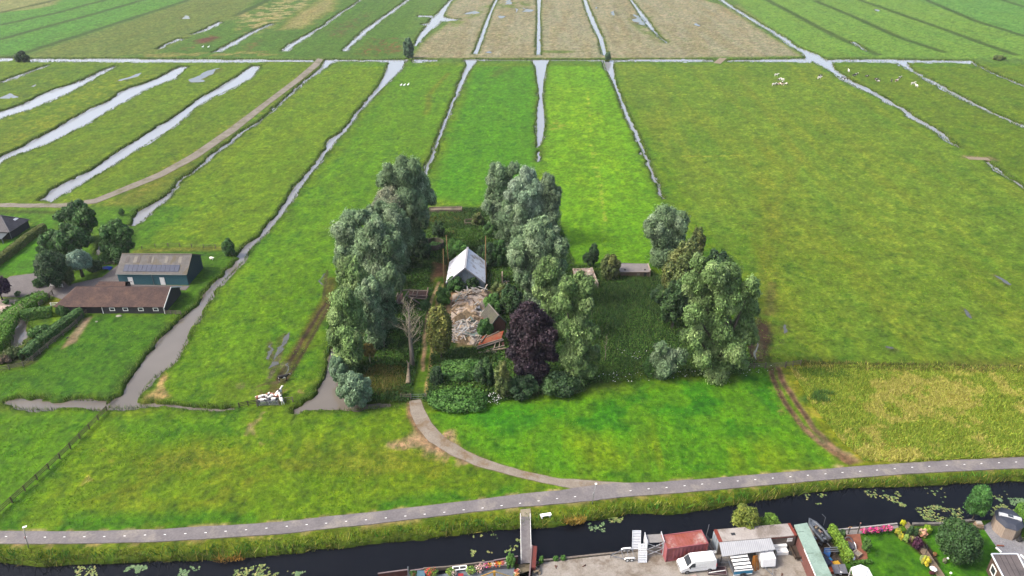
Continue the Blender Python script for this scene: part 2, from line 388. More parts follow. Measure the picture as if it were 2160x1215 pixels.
def road_mask(pl,m=6):
    out=np.full(X.shape,50.0); ix=box_idx(pl,m)
    out[ix]=sdf(pl,X[ix],Y[ix]); return out
dr=np.minimum(np.minimum(road_mask(road_w),road_mask(drive_w)),np.minimum(road_mask(track_w),np.minimum(road_mask(yard_w),road_mask(farm_w))))
Z=Z*sstep(0.0,3.0,dr)-0.07*(1-sstep(-0.3,0.5,dr))
Z=Z*sstep(0.5,3.0,dry)
bank=1-sstep(-0.35,0.55,wet)
Z=Z*(1-bank)-deep*bank
# colour
C=np.zeros((X.size,3))
def setc(mask,c):
    global C
    m=mask[:,None]; C=C*(1-m)+np.array(c)*m
ones=np.ones(X.shape)
v1=fbm(X,Y,22,4,41); v2=fbm(X,Y,6,4,43); UU=X*math.cos(R(1.95))-Y*math.sin(R(1.95)); VV=Y*math.cos(R(1.95))+X*math.sin(R(1.95)); v3=fbm(UU,VV*0.13,5,4,47); mow=fbm(UU,VV*0.035,1.7,3,53); v4=fbm(X,Y,2.2,3,49)
setc(ones,alb(105,146,32))
setc(sstep(0.45,0.62,v2),alb(88,138,26))
setc(sstep(0.52,0.68,v1)*0.6,alb(124,154,46))
def zone(poly,c,s=1.5,a=1.0,mask=None,warp=1.0):
    pl=gp(poly); ix=box_idx(pl,s+12*warp)
    d=sdf(pl,X[ix]+big[ix]*8*warp+n1[ix]*2*warp,Y[ix]+big2[ix]*8*warp+n2[ix]*2*warp)
    m=np.zeros(X.shape); m[ix]=(1-sstep(-s,s,d))*a
    if mask is not None: m*=mask
    setc(m,c)
def line(pts,w,c,s=0.5,a=1.0,mask=None,warp=0.3):
    pl=gp(pts); ix=box_idx(pl,w+s+4)
    d=ldist(pl,X[ix]+big[ix]*4*warp+n1[ix]*1.5*warp,Y[ix]+big2[ix]*4*warp+n2[ix]*1.5*warp)
    m=np.zeros(X.shape); m[ix]=(1-sstep(w/2-s,w/2+s,d))*a
    if mask is not None: m*=mask
    setc(m,c)
hole=sstep(0.42,0.55,v2); hole2=sstep(0.5,0.62,v4); streak=sstep(0.45,0.6,v3)
# far fields
zone([(-300,135),(1700,132),(2600,136),(2600,-120),(-300,-120)],alb(98,138,66),6,warp=0)
zone([(-300,-140),(-300,122),(40,116),(400,0),(520,-60)],alb(92,152,62),4,warp=0.2)
zone([(-300,44),(-300,-60),(170,-20),(100,14),(0,28)],alb(158,160,112),4,0.8)
zone([(50,120),(400,2),(480,-60),(760,-60),(560,5),(470,48),(330,112),(200,122)],alb(112,136,72),4,warp=0.2)
zone([(330,112),(500,35),(600,-60),(900,-60),(860,60),(830,118),(330,122)],alb(88,132,54),5,warp=0.3)
zone([(490,35),(570,5),(680,-10),(640,15),(560,62),(520,75)],alb(176,170,116),6,0.85,hole)
zone([(590,62),(640,20),(720,-20),(700,20),(640,60)],alb(165,160,104),6,0.8)
zone([(300,113),(560,108),(600,116),(300,121)],alb(160,152,92),3,0.7,hole)
zone([(415,85),(445,74),(460,78),(440,90),(420,92)],alb(112,72,58),3,0.95)
zone([(360,112),(395,90),(420,95),(385,112)],alb(120,84,60),3,0.6,hole2)
zone([(505,105),(550,80),(562,86),(530,108)],alb(118,92,62),4,0.7,hole2)
zone([(690,60),(780,25),(770,45),(720,80),(690,78)],alb(104,82,58),5,0.75,hole2)
zone([(745,115),(785,80),(850,80),(850,110),(800,119)],alb(118,84,56),5,0.8,hole2)
zone([(868,122),(905,80),(950,48),(940,20),(985,-20),(1330,-40),(1520,10),(1690,118),(1400,122)],alb(164,164,132),3,warp=0.15)
zone([(868,122),(905,80),(950,48),(940,20),(985,-20),(1330,-40),(1520,10),(1690,118),(1400,122)],alb(150,152,118),3,0.7,streak,warp=0.15)
zone([(930,50),(985,36),(1020,12),(1120,2),(1120,14),(1035,20),(960,56)],alb(104,138,72),4,0.8,hole)
zone([(1325,38),(1370,35),(1410,92),(1390,90),(1340,60)],alb(96,128,70),4,0.7,hole)
zone([(1140,106),(1205,106),(1215,110),(1140,112)],alb(92,132,56),3,0.8)
zone([(1490,30),(1560,8),(1700,118),(1640,60)],alb(160,152,112),3,0.4,warp=0.2)
zone([(1535,-10),(1700,118),(2700,130),(2700,80),(1950,-60)],alb(118,166,72),4,0.9,warp=0.2)
zone([(1900,-12),(2160,76),(2700,260),(2700,-80)],alb(100,160,80),4,0.8,warp=0.1)
for ln in ([(30,118),(150,80),(397,0),(480,-30)],[(0,83),(170,37),(310,-2)],[(0,53),(120,27),(240,-5)],[(0,27),(127,-2)],[(497,33),(570,-2)],[(1615,-2),(1660,22),(1760,75),(1850,115)],[(1720,2),(1800,35),(1900,80),(1990,110)],[(1808,-2),(1900,30),(2000,65),(2140,115)],[(1930,-10),(2060,45),(2160,76)],[(2100,-5),(2160,14)]):
    line(ln,5.5,alb(64,92,44),1.8,0.85)
# middle polder
zone([(-400,500),(-400,128),(700,128),(250,470)],alb(108,142,34),6,0.8,warp=0.1)
zone([(-200,250),(-200,140),(250,140),(150,200),(0,280)],alb(92,130,38),5,0.8,hole)
zone([(0,330),(0,240),(240,165),(330,155),(330,175),(130,260)],alb(138,150,50),5,0.5,hole2)
zone([(200,440),(330,370),(520,270),(660,140),(680,140),(560,280),(330,440)],alb(112,128,46),3,0.7)
zone([(200,425),(330,360),(640,160),(645,168),(360,375),(250,440)],alb(136,140,66),2,0.5,hole2)
zone([(280,500),(360,410),(690,140),(820,140),(610,420),(500,530)],alb(112,150,34),4,0.85,warp=0.1)
zone([(560,520),(680,370),(850,140),(985,140),(890,350),(880,460),(700,640),(500,800),(380,840),(330,800),(480,600)],alb(98,150,22),4,0.9,warp=0.1)
zone([(905,420),(1000,140),(1130,140),(1133,440)],alb(86,152,24),3,0.95,warp=0.1)
zone([(1148,560),(1150,140),(1280,140),(1395,450),(1400,560)],alb(112,172,22),3,0.95,warp=0.1)
zone([(1150,300),(1160,180),(1250,180),(1330,400),(1200,520)],alb(130,182,34),6,0.6,hole)
zone([(1290,135),(1720,135),(2200,420),(2500,800),(1640,760),(1600,600),(1480,470)],alb(116,150,50),4,1.0,warp=0.1)
zone([(1290,135),(1720,135),(2200,420),(2500,800),(1640,760),(1600,600),(1480,470)],alb(98,142,44),4,0.45,sstep(0.45,0.65,v1),warp=0.1)
zone([(1290,135),(1720,135),(2200,420),(2500,800),(1640,760),(1600,600),(1480,470)],alb(132,158,56),4,0.28,sstep(0.5,0.65,v3),warp=0.1)
zone([(1590,480),(1620,300),(1660,480),(1650,700),(1610,690)],alb(122,142,46),3,0.5)
zone([(1740,140),(2700,140),(2700,700),(2160,400)],alb(108,140,44),4,0.7,warp=0.1)
for a_,b_ in (((1243,280),(1262,400)),((1252,280),(1275,470)),((1240,180),(1246,300))): line([a_,b_],1.0,alb(176,190,88),0.5,0.6,hole2)
line([(1440,330),(1560,327)],1.2,alb(160,172,70),0.6,0.6)
line([(1600,690),(1612,560),(1640,430),(1690,330),(1560,160)],3.0,alb(126,140,52),1.2,0.35)
line([(945,155),(905,200),(900,240)],2.5,alb(128,130,58),1.2,0.5)
zone([(1035,158),(1070,138),(1075,145),(1045,165)],alb(100,110,66),2,0.5)
zone([(1155,262),(1165,250),(1190,262),(1180,275),(1160,278)],alb(150,150,80),2,0.6,hole2)
# left farm
zone([(-200,850),(0,785),(60,770),(180,665),(345,665),(360,680),(330,740),(270,800),(230,850)],alb(78,132,24),2,warp=0.2)
zone([(-100,580),(110,455),(125,560),(120,580),(20,580)],alb(84,150,26),2,warp=0.1)
zone([(400,600),(435,530),(495,540),(480,570),(400,665),(350,660)],alb(84,134,28),2,warp=0.2)
zone([(290,530),(480,525),(500,532),(440,545),(290,542)],alb(74,124,30),2,0.9)
zone([(-40,470),(-40,440),(400,440),(280,520),(200,480)],alb(84,138,30),2,0.8)
line([(0,446),(130,448)],2.6,alb(74,92,42),1.0,0.8)
line([(290,530),(480,523)],2.4,alb(134,136,66),0.8,0.7)
zone([(-60,700),(-60,640),(0,630),(78,632),(40,660),(0,690)],alb(196,188,174),0.5,warp=0.05)
zone([(130,735),(175,672),(195,668),(160,722)],alb(168,150,122),0.6,0.95,warp=0.1)
zone([(0,770),(20,740),(60,722),(70,700),(120,680),(125,700),(60,760)],alb(84,86,60),1,0.8)
zone([(95,640),(110,622),(150,625),(120,660)],alb(140,140,52),0.8,0.7)
# centre farm plot: rank weeds, worn drive, dry patches
PLOT=[(690,740),(700,620),(760,560),(860,520),(900,440),(1060,440),(1180,470),(1215,560),(1370,575),(1440,600),(1600,770),(1560,790),(1250,810),(1050,850),(880,850),(740,850),(700,800)]
zone(PLOT,alb(66,98,40),2.5)
zone([(1262,590),(1370,585),(1440,620),(1440,760),(1300,790),(1262,700)],alb(46,80,38),2)
zone([(755,800),(790,770),(850,775),(860,810),(800,835)],alb(118,112,56),2.5,0.6,hole2)
zone([(900,445),(980,448),(980,470),(900,470)],alb(150,148,66),1.5,0.85)
zone([(940,480),(1060,470),(1060,540),(1010,520),(950,540)],alb(84,134,30),2,0.8)
zone([(905,600),(912,555),(944,560),(942,595)],alb(128,104,74),1.0,0.85)
line([(955,480),(945,520),(930,560),(922,580)],2.2,alb(128,92,66),0.8,0.8)
zone([(880,545),(935,540),(935,550),(885,553)],alb(146,110,78),0.8,0.8,hole2)
line([(930,590),(912,660),(902,720),(890,790),(883,830)],3.0,alb(92,136,26),1.0,0.95)
line([(925,595),(908,650),(896,720),(888,780)],0.8,alb(190,166,126),0.3,0.95)
line([(935,600),(922,650),(912,720),(903,790),(896,828)],0.7,alb(184,164,120),0.3,0.8)
zone([(1030,575),(1060,560),(1070,600),(1040,620)],alb(108,136,44),1,0.8)
zone([(950,612),(1035,612),(1035,725),(960,730),(945,680)],alb(170,148,116),1.5)
# front fields
zone([(-200,1120),(-200,870),(150,868),(215,872),(30,1090)],alb(94,148,16),2.5,warp=0.2)
zone([(40,1100),(220,880),(560,872),(870,870),(1195,1028),(700,1085),(300,1115)],alb(110,152,16),2.5,warp=0.2)
zone([(120,1060),(260,940),(600,950),(880,960),(1000,1010),(600,1060),(300,1085)],alb(128,142,50),5,0.7,sstep(0.40,0.56,v2))
zone([(300,960),(860,935),(960,985),(600,1020),(330,1010)],alb(126,134,58),5,0.4,sstep(.42,.6,v4))
line([(30,1110),(300,1108),(700,1075),(1120,1035)],4.5,alb(72,138,18),1.6,0.75,hole)
zone([(250,880),(480,880),(520,920),(400,930),(250,910)],alb(70,140,16),3,0.6)
zone([(150,1045),(170,1010),(215,985),(235,985),(190,1030)],alb(166,156,108),1.2,0.7,hole2)
zone([(195,960),(210,950),(220,958),(200,968)],alb(160,148,96),1,0.6,hole2)
zone([(900,930),(950,850),(1060,850),(1560,800),(1630,800),(1680,880),(1755,980),(1500,1005),(1300,1015),(1100,990),(960,940)],alb(96,160,10),2.5,warp=0.2)
zone([(920,880),(1060,858),(1560,805),(1640,810),(1650,880),(1200,905),(1000,920)],alb(62,146,16),4,0.8,sstep(0.38,0.55,v2))
zone([(1100,985),(1200,930),(1500,900),(1650,930),(1720,975),(1400,1008)],alb(132,160,38),5,0.6,streak)
zone([(1630,800),(1640,850),(1660,870),(1655,882),(1635,870)],alb(186,166,112),1,0.7,hole2)
zone([(1650,775),(1720,772),(2600,775),(2600,945),(2160,966),(1800,980),(1700,860)],alb(150,160,40),2.5,warp=0.25)
zone([(1650,775),(1720,772),(2600,775),(2600,945),(2160,966),(1800,980),(1700,860)],alb(186,176,74),2.5,0.7,sstep(0.46,0.6,v2),warp=0.25)
zone([(1650,775),(1720,772),(2600,775),(2600,945),(2160,966),(1800,980),(1700,860)],alb(98,138,36),2.5,0.7,sstep(0.52,0.64,v4),warp=0.25)
zone([(1710,845),(1720,825),(1755,830),(1792,850),(1780,857),(1740,850)],alb(54,102,48),1.5,0.95)
zone([(1640,760),(2600,755),(2600,785),(1640,775)],alb(96,112,44),3,0.8)
line([(1700,768),(1900,775),(2160,782)],1.8,alb(58,64,34),0.8,0.6,hole)
# canal verge
zone([(-90,1149)]+ROAD_B[1:]+[(2260,1015)]+[p for p in CANAL if p[1]<1200 and p[0]>=0][:25][::-1]+[(-90,1190)],alb(114,138,38),0.8,warp=0.1)
line(ROAD_B,1.6,alb(158,148,92),0.7,0.75,hole2,warp=0.1)
# garden lawns beyond the canal
zone([(1735,1270),(1742,1122),(1905,1108),(1935,1112),(2010,1270)],alb(78,140,12),0.6,warp=0.02)
zone([(1935,1112),(2082,1097),(2160,1090),(2260,1085),(2260,1270),(2010,1270)],alb(74,138,12),0.6,warp=0.02)
zone([(1886,1128),(1930,1112),(1945,1135),(1975,1170),(1985,1195),(1960,1190),(1930,1160),(1905,1140)],alb(62,52,44),0.25,warp=0.02)
zone([(1770,1145),(1778,1128),(1815,1126),(1816,1148),(1826,1160),(1828,1180),(1822,1184),(1790,1185)],alb(168,104,74),0.3,warp=0.02)
zone([(1700,1115),(1735,1108),(1760,1150),(1800,1225),(1830,1270),(1760,1270)],alb(92,84,76),0.4,warp=0.02)
zone([(780,1270),(790,1205),(1090,1180),(1094,1215),(1110,1270)],alb(96,92,88),0.4,warp=0.02)
# mud, ruts and worn soil
MUD=alb(80,62,50); SOIL=alb(184,160,126); RUT=alb(148,122,94)
line([(700,590),(692,625),(670,665),(640,715),(612,765),(590,805),(578,828)],2.6,alb(104,96,52),0.9,0.8)
line([(688,640),(668,672),(640,712),(612,760),(588,800)],0.9,alb(76,62,48),0.35,0.95)
line([(700,635),(684,668),(654,718),(628,762),(604,805)],0.8,alb(82,66,50),0.35,0.9)
line([(690,570),(686,600),(680,630)],0.7,alb(76,66,54),0.3,0.8)
zone([(560,820),(580,800),(610,815),(600,840),(560,840)],alb(126,104,76),1,0.75,hole2)
zone([(480,820),(540,812),(560,825),(500,835)],alb(126,124,100),1.2,0.6,hole2)
zone([(316,815),(325,795),(355,796),(350,815),(368,835),(340,845),(318,840)],alb(182,162,112),0.8,0.9)
zone([(612,815),(640,812),(645,825),(620,832)],alb(176,150,106),0.8,0.75,hole2)
zone([(560,735),(580,745),(605,735),(600,775),(575,790),(560,770)],alb(122,124,104),1.5,0.8,hole2)
line([(568,722),(570,745),(578,770),(572,795)],.8,alb(120,112,96),.4,.7)
line([(600,708),(590,740),(582,775),(566,800)],.9,alb(112,104,88),.4,.7)
line([(545,815),(565,808),(590,806)],.8,alb(110,98,80),.4,.7)
line([(556,868),(545,885),(530,902),(545,930),(556,935)],0.9,SOIL,0.5,0.6,hole2)
line([(572,868),(560,888),(563,905),(580,925)],1.0,SOIL,0.5,0.6,hole2)
line([(528,895),(520,915)],0.8,SOIL,0.4,0.6)
zone([(800,948),(862,918),(930,925),(960,955),(1010,985),(950,975),(880,955)],SOIL,1.0,0.95,sstep(.3,.45,v4))
line([(866,850),(868,880),(885,910),(930,948)],1.6,alb(160,134,104),0.5,0.9)
zone([(1585,768),(1592,710),(1612,665),(1640,690),(1650,745),(1645,770)],alb(72,56,46),1.2,0.97)
zone([(1570,770),(1580,740),(1605,720),(1605,768)],alb(44,36,32),1.0,0.95)
line([(1622,660),(1630,600)],2.4,alb(112,108,60),1,0.7)
zone([(1640,690),(1665,680),(1690,740),(1640,750)],alb(80,90,52),1.5,0.6,hole2)
line([(1628,778),(1640,810),(1658,850),(1690,895),(1730,935),(1790,975)],1.25,RUT,0.35,0.95)
line([(1645,778),(1662,815),(1690,860),(1720,905),(1755,945),(1800,972)],1.25,RUT,0.35,0.95)
line([(1628,778),(1640,810),(1658,850),(1676,876)],0.7,alb(96,76,58),0.3,0.9)
line([(1645,778),(1662,815),(1690,860),(1704,882)],0.7,alb(96,76,58),0.3,0.9)
zone([(1740,935),(1765,945),(1800,965),(1812,974),(1785,980),(1755,960)],alb(188,170,142),0.8,0.9,hole2)
line([(1810,972),(1730,930)],1.0,alb(170,150,120),0.5,0.6)
line(ROAD_T,0.9,alb(176,168,124),0.35,0.8,hole2,warp=0.05)
zone([(2040,330),(2095,335),(2095,342),(2030,338)],alb(140,132,100),1,0.7)
# damp dark vegetation at every water edge
edge=(1-sstep(0.5,2.3+1.5*(fbm(X,Y,7,2,61)-0.5),wet))
setc(edge*0.7,alb(74,106,36))
setc((1-sstep(-0.25,0.45,wet))*0.85,alb(64,62,40))
setc((1-sstep(0.1,1.0,dry))*0.6,alb(92,98,62))
pavey=1-sstep(-0.2,0.3,np.minimum(dr,50)); setc(pavey*0.9,alb(140,128,108))
tf=sstep(.57,.68,fbm(X,Y,1.7,3,83))*sstep(.3,.6,v2+.25*(v1-.5)); C*=(1-np.stack([.38*tf,.24*tf,.30*tf],1)); tl=sstep(.60,.72,fbm(X,Y,1.4,3,87)); C*=(1+np.stack([.26*tl,.16*tl,.2*tl],1))
C*= (1+0.6*(v4-0.5)+0.75*(fbm(X,Y,0.75,2,71)-0.5)+0.3*(v2-0.5))[:,None]
C*=(1+np.stack([0.22*(v3-0.5)+0.25*(mow-.5),0.25*(mow-.5),0.2*(mow-.5)-0.2*(v3-0.5)],1))
grn=np.clip((C[:,1]-C[:,0]*1.02)/(C[:,1]+1e-6)*4,0,1)[:,None]; C=np.clip(C*(np.array([0.95,0.87,0.60])*grn+np.array([.95,.88,.86])*(1-grn)),0.003,0.85)
nr=len(ys); ii=(np.arange(nr-1)[:,None]*NC+np.arange(NC-1)[None,:]).ravel()
me=npmesh("ground",np.stack([X,Y,Z],1),np.stack([ii,ii+1,ii+NC+1,ii+NC],1),C,True)
gm,t=newmat("meadow"); p_,o_=pbsdf(t,0.95,0,0.1)
at=t.nodes.new("ShaderNodeAttribute"); at.attribute_name="tint"
na=nnoise(t,1.3,5,0.75); nb=nnoise(t,0.09,4,0.6); nc_=nnoise(t,0.42,5,0.72,stretch=(1.25,.75,1))
ra=ramp(t,na.outputs[0],[(0.27,(0.45,0.52,0.4)),(0.5,(1,1,1)),(0.74,(1.55,1.42,1.4))])
rb=ramp(t,nb.outputs[0],[(0.3,(0.88,0.92,0.9)),(0.7,(1.12,1.08,1.1))])
rc=ramp(t,nc_.outputs[0],[(0.3,(0.66,0.78,0.62)),(0.7,(1.32,1.2,1.3))])
t.links.new(mulc(t,mulc(t,mulc(t,at.outputs["Color"],ra.outputs[0]),rb.outputs[0]),rc.outputs[0]),p_.inputs["Base Color"])
bump(t,na.outputs[0],p_,0.7,0.35)
ground=obj("ground",me,gm); tag(ground,"green peat meadows cut by ditches, with worn tracks and mud","ground",kind="structure")
del C
# ---------------------------------------------------------------- water
def watermat(name,deepc,rough,rip,sp=0.5,sky_sheen=None):
    m,t=newmat(name); b,o=pbsdf(t,rough,0,sp); b.inputs["IOR"].default_value=1.333
    n=nnoise(t,0.05,3); r=ramp(t,n.outputs[0],[(0.3,tuple(v*0.85 for v in deepc)),(0.7,tuple(v*1.15 for v in deepc))])
    out=r.outputs[0]
    if sky_sheen:                                             # paler far colour paints in bright sky reflection; near ditch stays brown peat water
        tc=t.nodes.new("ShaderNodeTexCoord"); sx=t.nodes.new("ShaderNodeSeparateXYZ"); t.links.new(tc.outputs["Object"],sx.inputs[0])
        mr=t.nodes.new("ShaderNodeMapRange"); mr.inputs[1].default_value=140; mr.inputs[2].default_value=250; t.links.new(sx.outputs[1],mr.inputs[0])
        mx=t.nodes.new("ShaderNodeMix"); mx.data_type='RGBA'; t.links.new(mr.outputs[0],mx.inputs[0]); t.links.new(out,mx.inputs[6]); mx.inputs[7].default_value=(*sky_sheen,1); out=mx.outputs[2]
    t.links.new(out,b.inputs["Base Color"])
    n2=nnoise(t,1.4,3,0.6); bump(t,n2.outputs[0],b,rip,0.02); return m
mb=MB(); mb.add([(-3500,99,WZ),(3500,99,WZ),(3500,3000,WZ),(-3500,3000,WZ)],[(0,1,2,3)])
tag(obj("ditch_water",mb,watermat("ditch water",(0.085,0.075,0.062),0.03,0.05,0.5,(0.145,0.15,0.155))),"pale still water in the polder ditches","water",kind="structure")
mb=MB(); mb.add([(-200,20,WZ),(200,20,WZ),(200,98.9,WZ),(-200,98.9,WZ)],[(0,1,2,3)])
tag(obj("canal_water",mb,watermat("canal water",(0.003,0.0035,0.005),0.03,0.10,0.17)),"dark still water of the canal along the path","water",kind="structure")
pudm=watermat("puddle water",(0.05,0.052,0.045),0.05,0.05)
for k_,pl in WATER.items():
    if not(k_ in SHALLOW or k_.startswith('pd')): continue
    pts=[]
    for (ax,ay),(bx,by) in zip(pl,pl[1:]+pl[:1]):
        for i in range(8): pts.append((ax+(bx-ax)*i/8,ay+(by-ay)*i/8))
    x=np.array([p[0] for p in pts]);y=np.array([p[1] for p in pts]); c_=(x.mean(),y.mean()); sp=0.5+0.012*c_[1]**1.0
    q=[(float(a+u),float(b+w)) for a,b,u,w in zip(x,y,(fbm(x,y,2*sp,3,5)-.5)*sp*1.6,(fbm(x,y,2*sp,3,9)-.5)*sp*1.6)]
    mb=MB(); mb.prism(q,-0.06,0.02); tag(obj("puddle",mb,pudm),"shallow pale puddle lying on the wet meadow","puddle",kind="structure")
# ---------------------------------------------------------------- road, drive, track, yards
def strip(name,A,B,z,th,m,label,cat="path",sub=3):
    mb=MB(); n=len(A); vs=[]
    for a,b in zip(A,B): vs+=[(a[0],a[1],z),(b[0],b[1],z),(a[0],a[1],z-th),(b[0],b[1],z-th)]
    fs=[]
    for i in range(n-1):
        o=4*i; fs+=[(o,o+1,o+5,o+4),(o,o+4,o+6,o+2),(o+1,o+3,o+7,o+5)]
    mb.add(vs,fs); ob=obj(name,mb,m); tag(ob,label,cat,kind="structure"); return ob
def dens(pts,k=6):
    out=[]
    for a,b in zip(pts[:-1],pts[1:]):
        for i in range(k): out.append((a[0]+(b[0]-a[0])*i/k,a[1]+(b[1]-a[1])*i/k))
    return out+[pts[-1]]
def wob(pts,a,s):                                        # slightly crumbled edges
    x=np.array([p[0] for p in pts]);y=np.array([p[1] for p in pts])
    return [(px,py+float(d)) for (px,py),d in zip(pts,(fbm(x,y,1.6,3,s)-0.5)*2*a)]
asph=mat("worn asphalt",alb(158,152,152),alb(136,131,133),0.35,0.9,b=0.1,stain=alb(176,168,160),spec=0.15)
tag(strip("bike_path",wob(dens(gp(ROAD_T),8),0.1,5),wob(dens(gp(ROAD_B),8),0.1,6),0.05,0.3,asph,"narrow grey asphalt path with a dashed white centre line"),cat="path")
conc=mat("pale concrete",alb(182,172,158),alb(160,148,132),0.5,0.9,b=0.15,stain=alb(150,128,100),spec=0.15)
def sheet(name,poly,z,th,m,label,cat):
    mb=MB(); mb.prism(poly,z-th,z); return tag(obj(name,mb,m),label,cat,kind="structure")
dl=DRIVE[:10]; dr_=DRIVE[12:][::-1]
def resample(pts,n):
    L=[0]
    for a,b in zip(pts[:-1],pts[1:]): L.append(L[-1]+math.dist(a,b))
    out=[]
    for i in range(n):
        t_=L[-1]*i/(n-1); k=0
        while k<len(L)-2 and L[k+1]<t_: k+=1
        f=(t_-L[k])/(L[k+1]-L[k]+1e-9); a,b=pts[k],pts[k+1]; out.append((a[0]+(b[0]-a[0])*f,a[1]+(b[1]-a[1])*f))
    return out
DL=[(863,846),(866,872),(880,901),(905,931),(950,959),(1010,984),(1080,1003),(1150,1019),(1190,1027),(1212,1032),(1290,1027),(1372,1020)]
DR=[(887,842),(895,865),(912,895),(940,925),(985,952),(1040,975),(1110,995),(1180,1010),(1240,1013.5),(1270,1016),(1320,1018.5),(1374,1018.5)]
strip("farm_drive",wob(resample(gp(DL),90),0.15,15),wob(resample(gp(DR),90),0.15,16),0.042,0.3,conc,"pale concrete drive curving from the path to the farm gate")
trk=mat("pale track",alb(168,158,146),alb(140,132,116),0.3,0.95,b=0.2,stain=alb(122,120,84))
strip("farm_track",wob(resample([G(*a)[:2] for a,b in TRACK],160),0.5,25),wob(resample([G(*b)[:2] for a,b in TRACK],160),0.5,26),0.05,0.3,trk,"long pale farm track running up the left fields")
sheet("yard",yard_w,0.05,1.4,mat("yard concrete",alb(196,188,178),alb(168,158,144),0.45,0.9,b=0.15,stain=alb(142,128,112),spec=0.15),"pale stained concrete work yard beside the canal","yard")
sheet("farmyard",farm_w,0.05,0.3,mat("farmyard asphalt",alb(146,140,138),alb(126,121,121),0.3,0.92,b=0.1,spec=0.12),"grey paved farmyard around the green barn","yard")
DASH=[(13,1132),(55,1133),(95,1133.5),(136,1133),(178,1132.5),(220,1132),(263,1131),(306,1129),(348,1128),(391,1126),(434,1124),(476,1121),(519,1118),(562,1114.5),(605,1110.5),(647,1107),(688,1104),(730,1100),(772,1097),(814,1093),(855,1089),(896,1085),(937,1081),(978,1076),(1018,1072),(1058,1067),(1097,1062),(1136,1057),(1175,1052),(1213,1048),(1252,1044),(1291,1039),(1330,1035.5),(1368,1031.5),(1406,1028.5),(1444,1025),(1481,1021.5),(1518,1018),(1556,1015),(1593,1012),(1630,1009),(1667,1006),(1704,1003),(1741,1000),(1777,997),(1814,994.5),(1850,992),(1887,989),(1924,986),(1960,984),(1997,982),(2034,980),(2070,978),(2107,976.5),(2143,975)]
mb=MB()
for i,(x,y) in enumerate(DASH):
    if i in (30,31): continue
    a=G(*DASH[max(0,i-1)]);b=G(*DASH[min(len(DASH)-1,i+1)]); g=G(x,y)
    mb.box((g[0],g[1],0.053),(0.32,0.10,0.004),math.atan2(b[1]-a[1],b[0]-a[0]))
tag(obj("path_marking",mb,mat("road paint",(0.62,0.62,0.6),(0.5,0.5,0.48),3,0.7,b=0)),"short white centre dashes painted on the asphalt path","marking",kind="structure")
# ---------------------------------------------------------------- foliage
RNG=np.random.default_rng(7)
def rot_frames(nrm,rng,droop=0.0):
    """two tangent vectors for every normal; droop pulls the long axis downhill"""
    n=len(nrm); r=rng.normal(size=(n,3)); r[:,2]-=droop*2.0
    a=r-(r*nrm).sum(1,keepdims=True)*nrm; a/=np.linalg.norm(a,axis=1,keepdims=True)+1e-9
    return a,np.cross(nrm,a)
def leafcloud(C,rad,per,size,aspect,rng,col,jit=0.25,droop=0.0,nz=0.55,cull=True,shell=(0.72,1.05),low=None,hue=None):
    """leaf sprays on the surface of many overlapping clumps; C (k,3) centres, rad (k,3) radii"""
    k=len(C); idx=np.repeat(np.arange(k),per)
    d=rng.normal(size=(len(idx),3)); d[:,2]+=0.25; d/=np.linalg.norm(d,axis=1,keepdims=True)
    r=rng.uniform(*shell,len(idx))[:,None]
    p=C[idx]+d*rad[idx]*r
    if cull:
        keep=np.ones(len(p),bool)
        for j in range(k):
            q=((p-C[j])/(rad[j]*0.8)); ins=((q*q).sum(1)<1)&(idx!=j)
            keep&=~(ins&(rng.random(len(p))<0.9))
        p,d,idx=p[keep],d[keep],idx[keep]
    if low is not None:
        kk=p[:,2]>low; p,d,idx=p[kk],d[kk],idx[kk]
    n=d+rng.normal(size=d.shape)*nz; n[:,2]+=0.15; n/=np.linalg.norm(n,axis=1,keepdims=True)
    a,b=rot_frames(n,rng,droop)
    s=size*rng.uniform(0.6,1.35,len(p))[:,None]
    la=a*s; lb=b*s*aspect
    V=np.stack([p-la,p-lb*0.9+la*0.1,p+la,p+lb*0.9-la*0.1],1).reshape(-1,3)
    Fc=np.arange(len(V)).reshape(-1,4)
    cl=np.array(col)
    base=cl[rng.integers(0,len(cl),k)]*(1+rng.normal(size=(k,1))*0.10)     # every clump its own leaf tone
    tc=base[idx]*(1+rng.normal(size=(len(p),1))*jit)
    T=np.repeat(np.clip(tc,0.003,0.8),4,axis=0)
    return V,Fc,T
def joinq(parts):
    V=[];Fc=[];T=[];o=0
    for v,f,t in parts: V.append(v);Fc.append(f+o);T.append(t);o+=len(v)
    return np.concatenate(V),np.concatenate(Fc),np.concatenate(T)
LEAF=attmat("leaves",0.7,0.08,0.25,0.12,1.5)
GRASSM=attmat("grass blades",0.8,0.25,0.1,0.1,1.5)
def A3(*cs): return [tuple(v*1.72 for v in alb(*c)) for c in cs]
WIL=A3((120,146,104),(106,134,94),(134,156,118),(96,122,82)); WILG=A3((114,144,80),(102,132,72),(130,156,94),(92,120,64))
OAK=A3((60,98,42),(50,86,38),(70,108,46)); DARK=A3((54,84,46),(46,74,42),(62,92,46)); SILV=A3((142,170,146),(126,156,130),(154,180,154))
PURP=A3((50,38,48),(42,34,42),(56,42,50)); YELG=A3((116,122,56),(102,114,50),(130,126,60)); SCRUB=A3((92,108,56),(80,98,50),(104,112,58))
LUSH=A3((74,118,46),(62,104,40),(88,132,54)); HEDGE=A3((76,118,44),(64,106,40),(88,128,46)); BRAM=A3((78,120,52),(66,104,46),(90,132,56))
SHRUB=A3((66,108,48),(58,96,44),(76,116,52)); PLUMC=A3((78,38,62),(64,34,56)); LIME=A3((140,172,40),(124,160,36),(156,182,52)); YEL=A3((198,194,40),(176,182,42))
barkm=mat("willow bark",(0.05,0.043,0.034),(0.03,0.026,0.02),3,0.9,b=0.5,stretch=(1,1,0.2))
